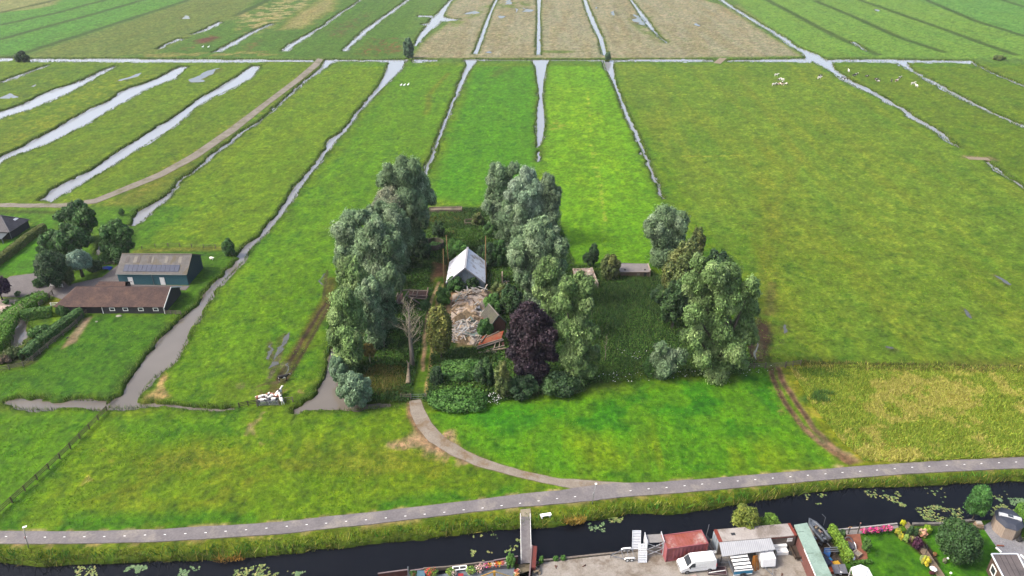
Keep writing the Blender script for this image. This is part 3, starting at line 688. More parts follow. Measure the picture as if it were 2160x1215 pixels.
palebark=mat("dead pale wood",(0.34,0.30,0.25),(0.2,0.17,0.14),2.5,0.9,b=0.4,stretch=(1,1,0.25),stain=(0.12,0.1,0.08))
def crown_clumps(kind,w,d,z0,z1,rng,n):
    """clump centres and radii filling a crown of half-width w, half-depth d between z0 and z1"""
    Hh=(z1-z0)/2; zc=(z0+z1)/2; C=[];Rr=[]
    if kind=='willow':                                   # a broad dome of upright, drooping plumes with several rounded tops
        g=math.pi*(3-5**0.5)
        for i in range(n):
            f=(i+0.5)/n; u=-0.80+1.62*f; t=i*g+rng.uniform(-.4,.4)
            prof=math.sqrt(max(0.06,1-(max(0,u+0.15)/1.08)**2)) if u>-0.15 else 1.0-0.28*((-0.15-u)/0.65)**2
            q=rng.uniform(0.50,0.80)*prof; r=rng.uniform(0.21,0.34)
            C.append((w*q*math.cos(t),d*q*math.sin(t),zc+Hh*(u*0.86+rng.normal()*0.05)))
            Rr.append((w*r,d*r,w*r*rng.uniform(1.15,1.7)))
        for i in range(max(3,n//8)):                     # the tops
            t=i*g*1.7+rng.uniform(-.4,.4); q=rng.uniform(0.12,0.55); r=rng.uniform(0.20,0.29)
            C.append((w*q*math.cos(t),d*q*math.sin(t),z1-Hh*(0.12+0.5*q*q*rng.uniform(.5,1.3))-w*r*0.9)); Rr.append((w*r,d*r,w*r*1.5))
        C.append((0,0,zc-Hh*.1));Rr.append((w*0.5,d*0.5,Hh*0.6))
    else:
        g=math.pi*(3-5**0.5)
        for i in range(n):
            u=1-1.75*(i+0.5)/n; t=i*g+rng.uniform(-.3,.3); s=math.sqrt(max(0,1-u*u)); q=rng.uniform(0.55,0.80)
            r=rng.uniform(0.24,0.40)
            C.append((w*q*s*math.cos(t),d*q*s*math.sin(t),zc+Hh*q*u)); Rr.append((w*r,d*r,max(Hh*r,0.2)*0.95))
        C.append((0,0,zc));Rr.append((w*0.55,d*0.55,Hh*0.55))
    return np.array(C),np.array(Rr)
def trunk_mesh(h,w,z0,r,rng,limbs=5,lean=(0,0)):
    mb=MB(); top=z0+(h-z0)*0.55
    mb.tube([(0,0,-0.3),(lean[0]*.2,lean[1]*.2,z0*0.6),(lean[0]*.5,lean[1]*.5,top*0.6),(lean[0],lean[1],top)],[r*1.35,r,r*0.75,r*0.3],8)
    for i in range(limbs):
        t=2*math.pi*(i+rng.uniform(0,.6))/limbs; zz=max(0.4,z0*rng.uniform(0.6,1.2)); L=w*rng.uniform(0.4,0.65)
        mb.tube([(0,0,zz),(L*.45*math.cos(t),L*.45*math.sin(t),zz+(h-zz)*.28),(L*math.cos(t),L*math.sin(t),zz+(h-zz)*rng.uniform(.45,.7))],[r*.5,r*.35,r*.1],6)
    return mb
def tree(name,label,cat,px,pb,pt,pw,kind='willow',col=WIL,n=30,per=900,size=0.31,aspect=0.45,z0f=0.08,depth=0.95,group=None,tr=0.35,droop=0.8,seed=None,shift=(0,0),limbs=5,bark=None,h=None,nz=0.55,jit=0.25):
    """a tree from the photo: base column px, base row pb, top row pt, crown half-width pw in photo pixels"""
    rng=np.random.default_rng(seed if seed is not None else int(px*7+pb))
    x,y,_=G(px,pb); hh=h or hgt(px,pb,pt); s=ppm(pb,hh*0.5); w=pw/s
    root=thing(name,label,cat,(x,y,0),0,group)
    obj("trunk",trunk_mesh(hh,w,max(0.3,hh*z0f*1.4),tr,rng,limbs),bark or barkm,root,smooth=True)
    Cc,Rr=crown_clumps(kind,w,w*depth,hh*z0f,hh,rng,n); Cc[:,:2]+=np.array(shift)
    # fit the clump stack to the wanted outline
    top=(Cc[:,2]+Rr[:,2]).max(); Cc[:,2]-=(top-hh)*np.clip(Cc[:,2]/hh,0,1)
    k1=w/max(np.abs(Cc[:,0])+Rr[:,0]).max() if False else w/np.percentile(np.abs(Cc[:,0])+Rr[:,0],96); Cc[:,:2]*=k1; Rr[:,:2]*=0.5+0.5*k1
    P1=leafcloud(Cc,Rr,per,size,aspect,rng,col,jit,droop,nz,low=0.05)
    P3=leafcloud(Cc,Rr,max(30,per//7),size*0.95,aspect,rng,col,jit,droop*1.5,0.8,shell=(1.0,1.32),low=0.05)
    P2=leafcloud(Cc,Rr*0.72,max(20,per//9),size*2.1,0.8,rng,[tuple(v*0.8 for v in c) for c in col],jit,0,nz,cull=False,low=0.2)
    V,Fc,T=joinq([P1,P2,P3])
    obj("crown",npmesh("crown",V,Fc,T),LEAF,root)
    return root
def blob_tree(name,label,cat,px,pb,blobs,col=WIL,per=85,size=0.27,aspect=0.40,droop=1.0,group=None,tr=0.45,seed=None,nz=0.45,jit=0.25,vs=1.3,bark=None,sub=7):
    """a tree whose crown is a set of boughs; each bough is given where the photo shows it and gets real depth"""
    rng=np.random.default_rng(seed if seed is not None else int(px*7+pb)); x0,y0,_=G(px,pb); C=[];Rr=[]; top=0;wid=0
    xs=[b[0] for b in blobs]; wm=(max(xs)-min(xs))/2/ppm(pb,6)+1.0; bs=[]
    for i,b in enumerate(blobs):
        bx,by,br=b[:3]; br*=.93; off=(rng.uniform(-.55,.45)*wm*0.8 if len(b)<4 else b[3]); y=y0+off
        a=bx-1080.0; bb=607.5-by; t=y/(F*ct+bb*st); z=H+t*(-F*st+bb*ct); x=a*t; r=br*t
        z=max(z,r*0.35); bs.append((x-x0,y-y0,z,r)); top=max(top,z+r); wid=max(wid,abs(x-x0))
        g=math.pi*(3-5**.5); ph=rng.uniform(0,6.28)
        for k in range(sub):
            u=1-1.7*(k+.5)/sub; s=math.sqrt(max(0,1-u*u)); q=rng.uniform(.45,.72)
            C.append((x-x0+r*q*s*math.cos(k*g+ph),y-y0+r*q*s*math.sin(k*g+ph),z+r*q*u*1.1)); rr=r*rng.uniform(.34,.56); Rr.append((rr,rr,rr*vs*rng.uniform(.9,1.2)))
        C.append((x-x0,y-y0,z-r*.15)); Rr.append((r*.62,r*.62,r*.75))
    cx=np.mean([b[0] for b in bs]);cy=np.mean([b[1] for b in bs]);rm=np.mean([b[3] for b in bs]); zs=sorted(b[2] for b in bs)
    for z in np.arange(rm*.6,zs[-1],rm*1.1): C.append((cx+rng.normal()*rm*.3,cy+rng.normal()*rm*.3,z)); Rr.append((rm*1.05,rm*1.05,rm*.9))
    C=np.array(C);Rr=np.array(Rr); area=(Rr[:,0]*Rr[:,2]); n=np.maximum(30,(area*per*3.9)).astype(int)
    root=thing(name,label,cat,(x0,y0,0),0,group)
    mb=MB(); mb.tube([(0,0,-.3),(0,0,top*.12),(0,0,top*.3),(0,0,top*.5)],[tr*1.35,tr,tr*.8,tr*.4],8)
    for (x,y,z,r) in bs: mb.tube([(0,0,min(top*.14,z*.5)),(x*.35,y*.35,z*.55),(x*.8,y*.8,z*.9),(x,y,z+r*.3)],[tr*.5,tr*.36,tr*.2,tr*.05],6)
    obj("trunk",mb,bark or barkm,root,smooth=True)
    parts=[]
    idx=np.repeat(np.arange(len(C)),n)
    d=rng.normal(size=(len(idx),3)); d[:,2]+=.25; d/=np.linalg.norm(d,axis=1,keepdims=True)
    rs=rng.uniform(.70,1.06,len(idx)); w_=rng.random(len(idx))<.22; rs[w_]*=rng.uniform(1.0,1.42,w_.sum())
    p=C[idx]+d*Rr[idx]*rs[:,None]; keep=p[:,2]>.1
    for j in range(len(C)):
        dx=p-C[j]; q=(dx/(Rr[j]*.78)); keep&=~(((q*q).sum(1)<1)&(idx!=j)&(rng.random(len(p))<.93))
    p,d,idx=p[keep],d[keep],idx[keep]
    nn=d+rng.normal(size=d.shape)*nz; nn[:,2]+=.15; nn/=np.linalg.norm(nn,axis=1,keepdims=True); a,b=rot_frames(nn,rng,droop); s=size*rng.uniform(.6,1.35,len(p))[:,None]
    V=np.stack([p-a*s,p-b*s*aspect*.9+a*s*.1,p+a*s,p+b*s*aspect*.9-a*s*.1],1).reshape(-1,3)
    cl=np.array(col); base=cl[rng.integers(0,len(cl),len(C))]*(1+rng.normal(size=(len(C),1))*.13); T=np.repeat(np.clip(base[idx]*(1+rng.normal(size=(len(p),1))*jit)*np.where(rng.random((len(p),1))<.12,1.5,1.0),.003,.8),4,axis=0)
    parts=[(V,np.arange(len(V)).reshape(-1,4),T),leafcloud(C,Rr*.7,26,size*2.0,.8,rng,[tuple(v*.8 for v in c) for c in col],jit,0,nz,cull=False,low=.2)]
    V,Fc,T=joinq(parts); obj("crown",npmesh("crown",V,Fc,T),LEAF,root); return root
def shrub(name,label,cat,px,pb,pt,pw,col=BRAM,n=16,per=350,size=0.24,aspect=0.6,depth=0.9,group=None,seed=None,h=None,droop=0.0,flat=1.0):
    rng=np.random.default_rng(seed if seed is not None else int(px*3+pb*5))
    x,y,_=G(px,pb); hh=h or hgt(px,pb,pt); w=pw/ppm(pb); 
    Cc,Rr=crown_clumps('round',w,w*depth,-hh*0.15,hh,rng,n)
    parts=[leafcloud(Cc,Rr,per,size,aspect,rng,col,0.22,droop,0.6,low=0.0)]
    V,Fc,T=joinq(parts); root=obj(name,npmesh(name,V,Fc,T),LEAF); root.location=(x,y,0)
    return tag(root,label,cat,group)
def hedge(name,label,poly_or_line,width,h,col=HEDGE,size=0.16,dens=60,group=None,closed=False,round_=0.3,seed=1,z0=0.0):
    """clipped hedge: leaves over the top and the sides of a swept box"""
    rng=np.random.default_rng(seed); pts=[Vector((a,b,0)) for a,b in poly_or_line]; Vv=[];Nn=[]
    Ls=[(pts[i+1]-pts[i]).length for i in range(len(pts)-1)]; tot=sum(Ls)
    per=int(tot*(width+2*h)*dens)
    for _ in range(per):
        t=rng.uniform(-width*0.3,tot+width*0.3); k=0; a=0
        while k<len(Ls)-1 and t>a+Ls[k]: a+=Ls[k];k+=1
        dv=(pts[k+1]-pts[k])/Ls[k]; p=pts[k]+dv*(t-a); nn=Vector((-dv.y,dv.x,0))
        end=min(1.0,max(0.0,1.0-max(0,-t,t-tot)/(width*0.3+1e-6)))
        u=rng.uniform(0,width+2*h); ww=width*(0.55+0.45*end)
        if u<h: off=-ww/2; z=u; n_=-nn
        elif u<h+width: off=(u-h)/width*ww-ww/2; z=h; n_=Vector((0,0,1))
        else: off=ww/2; z=h-(u-h-width); n_=nn
        rr=round_*max(0,(z/h)**4)*abs(off)/(ww/2)
        z2=z-(rr*h*0.5 if z>h*0.9 else 0)
        wob_=0.12*math.sin(t*1.7+z*2)+0.08*math.sin(t*4.1+off)
        q=p+nn*(off*(1-0.12*(z/h)))+n_*(wob_*0.6+rng.normal()*0.05); Vv.append((q.x,q.y,max(0.02,z2+rng.normal()*0.05)+z0)); Nn.append(tuple(n_))
    P_=np.array(Vv);N_=np.array(Nn)+rng.normal(size=(len(Vv),3))*0.5; N_/=np.linalg.norm(N_,axis=1,keepdims=True)
    a,b=rot_frames(N_,rng); s=size*rng.uniform(.7,1.4,len(P_))[:,None]
    V=np.stack([P_-a*s,P_-b*s*.7,P_+a*s,P_+b*s*.7],1).reshape(-1,3)
    cl=np.array(col)[rng.integers(0,len(col),len(P_))]*(1+rng.normal(size=(len(P_),1))*.18)
    c0=P_[:,:2].mean(0); V[:,0]-=c0[0];V[:,1]-=c0[1]
    o=obj(name,npmesh(name,V,np.arange(len(V)).reshape(-1,4),np.repeat(np.clip(cl,.004,.8),4,axis=0)),LEAF); o.location=(c0[0],c0[1],0)
    return tag(o,label,"hedge",group)
def blades(P_,h,wd,col,rng,lean=0.35,nb=1,jit=0.25):
    """upright grass or reed blades at points P_ (n,3)"""
    P_=np.repeat(P_,nb,axis=0); n=len(P_)
    if nb>1: P_=P_+np.concatenate([rng.normal(size=(n,2))*wd*1.5,np.zeros((n,1))],1)
    t=rng.uniform(0,2*math.pi,n); hh=(h if np.ndim(h)==0 else np.repeat(h,nb))*rng.uniform(.6,1.25,n)
    ax=np.stack([np.cos(t),np.sin(t),np.zeros(n)],1)*wd*0.5
    ld=rng.normal(size=(n,2))*lean
    tip=P_+np.stack([ld[:,0]*hh,ld[:,1]*hh,hh],1)
    V=np.stack([P_-ax,P_+ax,tip+ax*0.25,tip-ax*0.25],1).reshape(-1,3)
    cl=np.array(col)[rng.integers(0,len(col),n)]*(1+rng.normal(size=(n,1))*jit)
    return V,np.arange(4*n).reshape(-1,4),np.repeat(np.clip(cl,.004,.8),4,axis=0)
def scatter(poly,n,rng,ok=None):
    a=np.array(poly);lo,hi=a.min(0),a.max(0)
    p=rng.uniform(lo,hi,size=(n,2)); k=sdf(poly,p[:,0],p[:,1])<0; p=p[k]
    if ok is not None: p=p[ok(p)]
    return np.concatenate([p,np.zeros((len(p),1))],1)
def dry_land(p,m=0.25):
    k=np.ones(len(p),bool)
    for nm,pl in WATER.items():
        if nm in SHALLOW or nm.startswith('pd'): continue
        a=np.array(pl);lo,hi=a.min(0)-2,a.max(0)+2
        ix=np.nonzero((p[:,0]>lo[0])&(p[:,0]<hi[0])&(p[:,1]>lo[1])&(p[:,1]<hi[1]))[0]
        if len(ix): k[ix]&=sdf(pl,p[ix,0],p[ix,1])>m
    for pl in (road_w,drive_w,yard_w,farm_w,track_w): k&=sdf(pl,p[:,0],p[:,1])>0.15
    return k
def stuff(name,label,cat,parts,m=None):
    V,Fc,T=joinq(parts); o=obj(name,npmesh(name,V,Fc,T),m or GRASSM); return tag(o,label,cat,kind="stuff")

# reeds and rough grass along every ditch: density falls off away from the water
rng=np.random.default_rng(3); parts=[]
for nm,pl in WATER.items():
    if nm in SHALLOW or nm.startswith('pd') or nm=='canal': continue
    n=len(pl); pts=[];hs=[];ws=[]
    for i in range(n):
        a=np.array(pl[i]);b=np.array(pl[(i+1)%n]); L=np.linalg.norm(b-a)
        if L<0.05: continue
        dist=max(90,(a[1]+b[1])/2); q=dist/110.0
        if abs(a[0])>0.85*dist+40: continue
        m=int(L*min(16,22/q**1.4))+1
        nn=np.array([b[1]-a[1],-(b[0]-a[0])])/L; mid=(a+b)/2+nn*0.3
        if sdf(pl,np.array([mid[0]]),np.array([mid[1]]))[0]<0: nn=-nn
        t=rng.random((m,1)); off=0.1+np.abs(rng.normal(size=(m,1)))*0.55
        p=a+(b-a)*t+nn*off
        pts.append(np.concatenate([p,np.full((m,1),-0.25)],1)); hs+=list((0.38+0.55*fbm(p[:,0],p[:,1],9,2,5))*(1.0)); ws+=[0.10*q**0.9]*m
    if not pts: continue
    pp=np.concatenate(pts);hs=np.array(hs);ws=np.array(ws); k=dry_land(pp,0.02); pp,hs,ws=pp[k],hs[k],ws[k]
    v,f,t=blades(pp,hs,1.0,A3((78,108,42),(92,120,48),(104,126,58),(124,130,70),(64,92,36)),rng,0.35)
    c=v.reshape(-1,4,3); mid=(c[:,0]+c[:,1])/2; 
    for q in (0,1): c[:,q]=mid+(c[:,q]-mid)*ws[:,None]
    tm=(c[:,2]+c[:,3])/2
    for q in (2,3): c[:,q]=tm+(c[:,q]-tm)*ws[:,None]
    parts.append((c.reshape(-1,3),f,t))
stuff("ditch_reeds","dark rough grass and reeds fringing the polder ditches","reeds",parts)
# canal verge: dense reeds down the path's bank
vpoly=[p for p in gp(ROAD_B)]+[G(a,b,WZ)[:2] for a,b in CANAL[:28]][::-1]
rng=np.random.default_rng(5)
pp=scatter(vpoly,60000,rng,lambda p:dry_land(p,-0.35))
cd_=np.abs(sdf(WATER['canal'],pp[:,0],pp[:,1])); rd_=np.abs(sdf(road_w,pp[:,0],pp[:,1])); ny=fbm(pp[:,0],pp[:,1],5,3,4)
keep=(rng.random(len(pp))<np.clip(1.25-cd_*0.17+ny*0.4-0.2,0.12,1)); pp,cd_,rd_,ny=pp[keep],cd_[keep],rd_[keep],ny[keep]
hh=np.clip(0.22+np.exp(-(cd_/1.9)**2)*0.75*(0.5+ny),0.15,1.1)*np.clip(rd_/1.5,0.25,1)
pp[:,2]=-0.02-0.45*np.exp(-(cd_/0.5)**2)
far=cd_<0.75
pn=fbm(pp[:,0],pp[:,1],2.6,3,19)+.25*(fbm(pp[:,0],pp[:,1],.8,2,29)-.5); dg=(~far)&(pn>.53)&(cd_<3.6); lt=(~far)&~dg
parts=[blades(pp[dg],hh[dg]*1.25,0.13,A3((62,112,36),(52,98,32),(72,122,40),(84,130,44)),rng,0.45),
       blades(pp[lt],hh[lt],0.13,A3((98,134,40),(110,136,48),(128,140,58),(148,148,72),(84,122,36)),rng,0.45),
       blades(pp[far],hh[far],0.12,A3((92,108,40),(126,118,54),(78,92,36),(52,66,30),(130,124,72)),rng,0.5)]
# orange dead reed patch by the footbridge, white umbels
oc=scatter(gp([(1192,1098),(1238,1094),(1232,1104),(1205,1108),(1188,1104)]),420,rng); oc[:,2]=-0.1
parts.append(blades(oc,0.7,0.14,A3((186,150,66),(160,130,58),(190,164,84),(120,120,50)),rng,0.5))
oc=scatter(gp([(455,1178),(505,1172),(520,1182),(460,1188)],-0.3),200,rng); oc[:,2]=-0.3
parts.append(blades(oc,0.6,0.12,A3((170,130,60),(150,120,60)),rng,0.6))
stuff("bank_reeds","tall green and yellow reeds and grass on the canal bank below the path","reeds",parts)
# tall yellow hay meadow on the right
rng=np.random.default_rng(6)
mpoly=gp([(1668,776),(1720,772),(2300,776),(2300,955),(2160,962),(1900,975),(1822,972),(1774,930),(1708,850)])
pp=scatter(mpoly,190000,rng); b1=fbm(pp[:,0],pp[:,1],6,4,43); b2=fbm(pp[:,0],pp[:,1],2.2,3,49)
pp=pp[(rng.random(len(pp))<0.25+0.9*b2)]; b1=fbm(pp[:,0],pp[:,1],6,4,43)
b2=fbm(pp[:,0],pp[:,1],2.2,3,49); hb=0.28+0.35*fbm(pp[:,0],pp[:,1],3.5,3,8)
b1=b1+(b2-.5)*.55+(fbm(pp[:,0],pp[:,1],.7,2,77)-.5)*.35; A_=b1>0.53
parts=[blades(pp[A_],hb[A_],0.15,A3((190,184,90),(176,176,80),(200,190,110),(160,172,70)),rng,0.6),
       blades(pp[~A_],hb[~A_],0.15,A3((138,164,54),(154,174,62),(118,150,50),(168,176,72)),rng,0.6)]
dk=scatter(gp([(1708,845),(1722,826),(1755,831),(1792,850),(1780,857),(1742,851)]),2600,rng); dk=dk[fbm(dk[:,0],dk[:,1],2.5,3,91)>.47]; parts.append(blades(dk,0.85,0.16,A3((88,124,58),(98,134,60),(80,114,54)),rng,0.4))
dk=scatter(gp([(1670,780),(1780,782),(1800,800),(1700,795)]),1500,rng); parts.append(blades(dk,0.6,0.16,A3((82,118,44),(94,128,50)),rng,0.4))
dk=scatter(gp([(1690,764),(2300,776),(2300,792),(1690,780)]),7000,rng); parts.append(blades(dk,0.65,0.16,A3((96,112,46),(118,124,60),(74,92,40),(132,118,70)),rng,0.4))
stuff("hay_meadow_grass","tall yellowing grass with darker clumps filling the meadow beside the track","grass",parts)
# rank growth on the abandoned plot: nettles, cow parsley, brambles
rng=np.random.default_rng(8)
wp=gp(PLOT)
drv=[gp([(930,590),(912,660),(902,720),(890,790),(883,830)])]
def weeds_ok(p):
    k=dry_land(p,0.1); k&=ldist(drv[0],p[:,0],p[:,1])>1.3
    for z_ in ([(905,600),(912,555),(944,560),(942,595)],[(940,620),(1040,608),(1050,735),(945,735)],[(755,800),(790,770),(850,775),(860,810),(800,835)],[(945,600),(1025,600),(1025,550),(945,550)]): 
        k&=sdf(gp(z_),p[:,0],p[:,1])>0
    return k
pp=scatter(wp,150000,rng,weeds_ok); hb=(0.25+0.55*fbm(pp[:,0],pp[:,1],4,3,8))*np.where(pp[:,0]>15,.55,1); tn=fbm(pp[:,0],pp[:,1],7,3,12)
nn=np.array([[0,0,1.0]])+rng.normal(size=(len(pp),3))*0.55; nn/=np.linalg.norm(nn,axis=1,keepdims=True); a,b=rot_frames(nn,rng)
s=(np.where(pp[:,0]>15,.15,.22)*rng.uniform(.6,1.5,len(pp)))[:,None]; q=pp.copy(); q[:,2]=hb*rng.uniform(0.55,1.1,len(pp))
V=np.stack([q-a*s,q-b*s*.55,q+a*s,q+b*s*.55],1).reshape(-1,3)
lo=np.array(A3((50,80,34),(60,90,38),(44,72,34)));hi=np.array(A3((72,112,44),(92,124,50),(64,98,42)))
cc=np.where((tn>0.5)[:,None],hi[rng.integers(0,3,len(pp))],lo[rng.integers(0,3,len(pp))])*(1+rng.normal(size=(len(pp),1))*.22)
parts=[(V,np.arange(len(V)).reshape(-1,4),np.repeat(np.clip(cc,.003,.8),4,axis=0))]
gp_=scatter(wp,50000,rng,weeds_ok); parts.append(blades(gp_,0.8,0.12,A3((60,94,42),(78,106,50),(98,112,60)),rng,0.4))
dz=scatter(gp([(745,800),(790,765),(855,770),(865,812),(800,840)]),5000,rng); parts.append(blades(dz,0.35,0.12,A3((120,116,58),(108,112,52),(86,108,44),(128,112,66)),rng,0.5))
# white flower heads along the plot's front edge
fl=scatter(gp([(1230,800),(1330,790),(1560,785),(1632,775),(1634,792),(1560,800),(1400,806),(1300,815)]),260,rng); fl2=scatter(gp([(1300,745),(1420,745),(1400,770),(1330,765)]),60,rng); fl3=scatter(gp([(1030,838),(1060,835),(1055,860),(1030,860)]),60,rng)
fl=np.concatenate([fl,fl2,fl3]); fl[:,2]=0.95*rng.uniform(.7,1.2,len(fl)); nn=np.array([[0,0,1.0]])+rng.normal(size=(len(fl),3))*0.3; nn/=np.linalg.norm(nn,axis=1,keepdims=True); a,b=rot_frames(nn,rng); s=(0.10*rng.uniform(.6,1.3,len(fl)))[:,None]
V=np.stack([fl-a*s,fl-b*s,fl+a*s,fl+b*s],1).reshape(-1,3); parts.append((V,np.arange(len(V)).reshape(-1,4),np.full((len(V),3),0.42)))
stuff("weeds","rank nettles, grass and white flower heads covering the abandoned farm plot","weeds",parts)
# low scattered tussocks that roughen the near meadows
rng=np.random.default_rng(9); parts=[]
npoly=gp([(-100,1112),(-60,790),(690,560),(1480,480),(2300,560),(2300,760),(1640,770),(1640,800),(1750,975),(1500,1003),(1200,1010),(1000,970),(880,880),(860,860),(880,950),(1190,1035),(700,1090),(300,1113)])
pp=scatter(npoly,210000,rng,lambda p:dry_land(p,0.5)); b1=fbm(pp[:,0],pp[:,1],6,4,43); b2=fbm(pp[:,0],pp[:,1],2.2,3,49)
kk=(rng.random(len(pp))<np.clip((b2-0.36)*3.0,0.03,1))&(sdf(mpoly,pp[:,0],pp[:,1])>0)&(sdf(wp,pp[:,0],pp[:,1])>0); pp=pp[kk]; pp[:,2]=-0.02
q=(pp[:,1]/100)
parts.append(blades(pp,0.16,0.16,[tuple(v*.8 for v in c) for c in A3((92,140,30),(108,146,38),(82,128,26),(122,148,48))],rng,0.7))
stuff("meadow_tussocks","short grass tussocks scattered over the near meadows","grass",parts)
# ---------------------------------------------------------------- trees of the abandoned farm
WG="willows around the abandoned farm"
T_=[ # label, base column, base row, boughs (photo x, y, radius), options
 ("tall grey green willow at the back of the left row, beside the long concrete trough",862,535,[(859,366,32),(826,368,24),(883,390,28),(902,414,22),(875,433,30),(885,462,22),(812,384,20),(872,495,26),(855,400,28),(850,460,26)],dict(tr=.6)),
 ("brownish grey willow half hidden behind the biggest willow of the left row",818,545,[(826,411,20),(810,422,18),(837,431,20),(799,438,17),(820,460,22)],dict(col=A3((128,138,112),(116,128,100),(138,142,114)))),
 ("broad willow on the field side of the left row, nearest the open meadow",742,610,[(738,476,24),(724,502,21),(762,460,21),(722,532,21),(716,552,16),(748,510,24),(745,550,24),(735,585,22)],{}),
 ("leafy willow in the middle of the left row, above the round concrete silo ring",812,575,[(805,446,25),(832,460,26),(848,480,22),(783,455,22),(850,510,22),(846,545,20)],{}),
 ("biggest rounded willow of the left row, in front of the leaning timber frame",798,655,[(794,488,27),(773,510,28),(821,508,28),(800,532,33),(836,535,25),(762,540,24),(828,562,25),(788,562,24),(835,590,22),(805,598,26)],dict(tr=.6)),
 ("bushy willow low in the left row, under the biggest rounded one",755,705,[(738,564,25),(727,580,22),(773,600,28),(742,615,24),(775,640,24),(752,592,22)],dict(col=WILG)),
 ("willow overhanging the collapsed timber shed with its lower branches",818,690,[(820,580,20),(808,596,21),(814,614,18),(796,624,22)],{}),
 ("slender drooping willow at the near end of the left row, beside the brown ditch",732,783,[(729,627,20),(740,649,27),(714,673,26),(749,681,27),(708,710,22),(743,713,26),(725,738,24),(746,750,22),(722,650,20)],dict(col=WILG)),
 ("dense willow crown between the near end of the left row and the dead tree",783,735,[(775,630,24),(790,654,20),(781,606,22),(775,672,20),(786,690,18)],{}),
 ("two plumed willow at the back left of the row behind the white shed",1056,500,[(1047,358,18),(1082,357,15),(1036,382,15),(1041,409,19),(1030,435,16),(1068,380,18),(1050,455,18)],dict(tr=.5)),
 ("pale silvery willow at the back, in the middle of the group behind the white shed",1110,510,[(1111,374,22),(1095,398,23),(1127,398,23),(1079,414,20),(1114,419,26),(1130,440,22),(1100,450,24)],dict(col=A3((134,158,130),(120,148,116),(144,166,138)),tr=.5)),
 ("darker narrow willow at the back right of the group behind the white shed",1162,515,[(1157,385,18),(1170,409,18),(1166,433,20),(1150,441,18),(1158,465,18)],dict(col=A3((112,134,98),(100,122,90)))),
 ("low rounded willow tucked in front of the pale silvery one",1080,522,[(1071,446,20),(1063,470,20),(1095,454,20),(1080,480,20),(1066,498,16)],{}),
 ("big upright willow right of the white shed, with a bare stem showing in its crown",1145,645,[(1147,470,18),(1124,494,22),(1162,494,23),(1106,516,24),(1143,524,28),(1181,524,23),(1092,546,22),(1127,556,28),(1170,559,26),(1105,585,23),(1135,592,26),(1122,622,22)],dict(tr=.6)),
 ("small pointed willow between the white shed and the big upright willow",1092,585,[(1098,486,10),(1095,503,13),(1085,525,15)],{}),
 ("light green willow in front of the roofless rubble building",1160,715,[(1157,562,22),(1140,583,22),(1170,591,24),(1154,618,25),(1137,615,18),(1166,642,22),(1185,615,18)],dict(col=WILG)),
 ("tall bright green willow right of the dark purple beech",1220,808,[(1222,585,12),(1198,603,20),(1234,612,18),(1188,637,23),(1236,644,22),(1212,650,24),(1218,680,26),(1196,696,22),(1246,703,20),(1224,729,26),(1249,746,20),(1198,755,24),(1226,772,24),(1245,782,16)],dict(col=WILG,tr=.55)),
 ("round willow standing alone at the far right corner of the plot",1403,562,[(1405,459,29),(1379,478,24),(1432,472,24),(1395,499,27),(1428,505,23),(1389,528,19),(1408,530,20)],{}),
 ("huge spreading willow beside the muddy gateway on the right",1520,795,[(1473,553,18),(1507,580,30),(1463,597,26),(1536,597,30),(1582,611,26),(1486,627,30),(1536,637,34),(1582,650,26),(1463,663,26),(1507,683,34),(1560,690,30),(1583,712,20),(1463,713,26),(1503,729,30),(1549,739,28),(1483,759,24),(1522,769,24),(1562,764,18)],dict(col=WILG,tr=.8,per=75)),
 ("young willow at the foot of the huge spreading one",1402,795,[(1393,736,17),(1406,757,17),(1383,760,15),(1434,752,19),(1415,775,15)],dict(tr=.2)),
]
for lb,px,pb,bl,op in T_: blob_tree("willow_tree",lb,"tree",px,pb,bl,group=WG,**op)
blob_tree("copper_beech","dark purple copper beech in the middle of the abandoned farm","tree",1118,805,[(1117,656,22),(1095,675,24),(1143,677,24),(1087,708,26),(1122,708,32),(1155,710,24),(1083,743,22),(1122,748,30),(1157,747,20),(1103,774,22),(1138,777,22)],col=PURP,size=.25,aspect=.7,droop=0,nz=.85,tr=.4,vs=1.0)
tree("hawthorn_tree","brownish green scrubby tree beneath the round willow on the right","tree",1432,650,505,44,kind='round',col=SCRUB,n=30,per=600,size=0.3,aspect=0.7,z0f=0.03,droop=0,group="scrubby trees on the right of the plot")
tree("hawthorn_tree","dark scrubby tree behind the huge spreading willow","tree",1500,650,530,34,kind='round',col=DARK,n=22,per=500,size=0.3,aspect=0.7,z0f=0.03,droop=0,group="scrubby trees on the right of the plot")
tree("hawthorn_tree","small brown leaved tree right behind the round willow on the right","tree",1462,575,480,18,kind='round',col=SCRUB,n=16,per=380,size=0.28,aspect=0.7,z0f=0.08,droop=0,group="scrubby trees on the right of the plot")
tree("hawthorn_tree","shaded scrubby tree low between the two willows on the right","tree",1418,690,590,30,kind='round',col=DARK,n=18,per=500,size=0.28,aspect=0.7,z0f=0.03,droop=0,group="scrubby trees on the right of the plot")
tree("columnar_tree","yellowing columnar tree beside the grassy farm drive","tree",931,755,645,28,kind='round',col=YELG,n=40,per=420,size=0.22,aspect=0.7,z0f=0.03,droop=0.2,tr=0.18)
tree("cypress","dark narrow cypress with a leaning top, left of the round bush at the back","tree",1251,560,514,11,kind='round',col=DARK,n=16,per=260,size=0.2,aspect=0.5,z0f=0.02,droop=-0.3,tr=0.12)
tree("cypress","squat dark conifer at the foot of the narrow cypress","tree",1240,562,530,12,kind='round',col=DARK,n=12,per=260,size=0.2,aspect=0.5,z0f=0.02,droop=-0.3,tr=0.1)
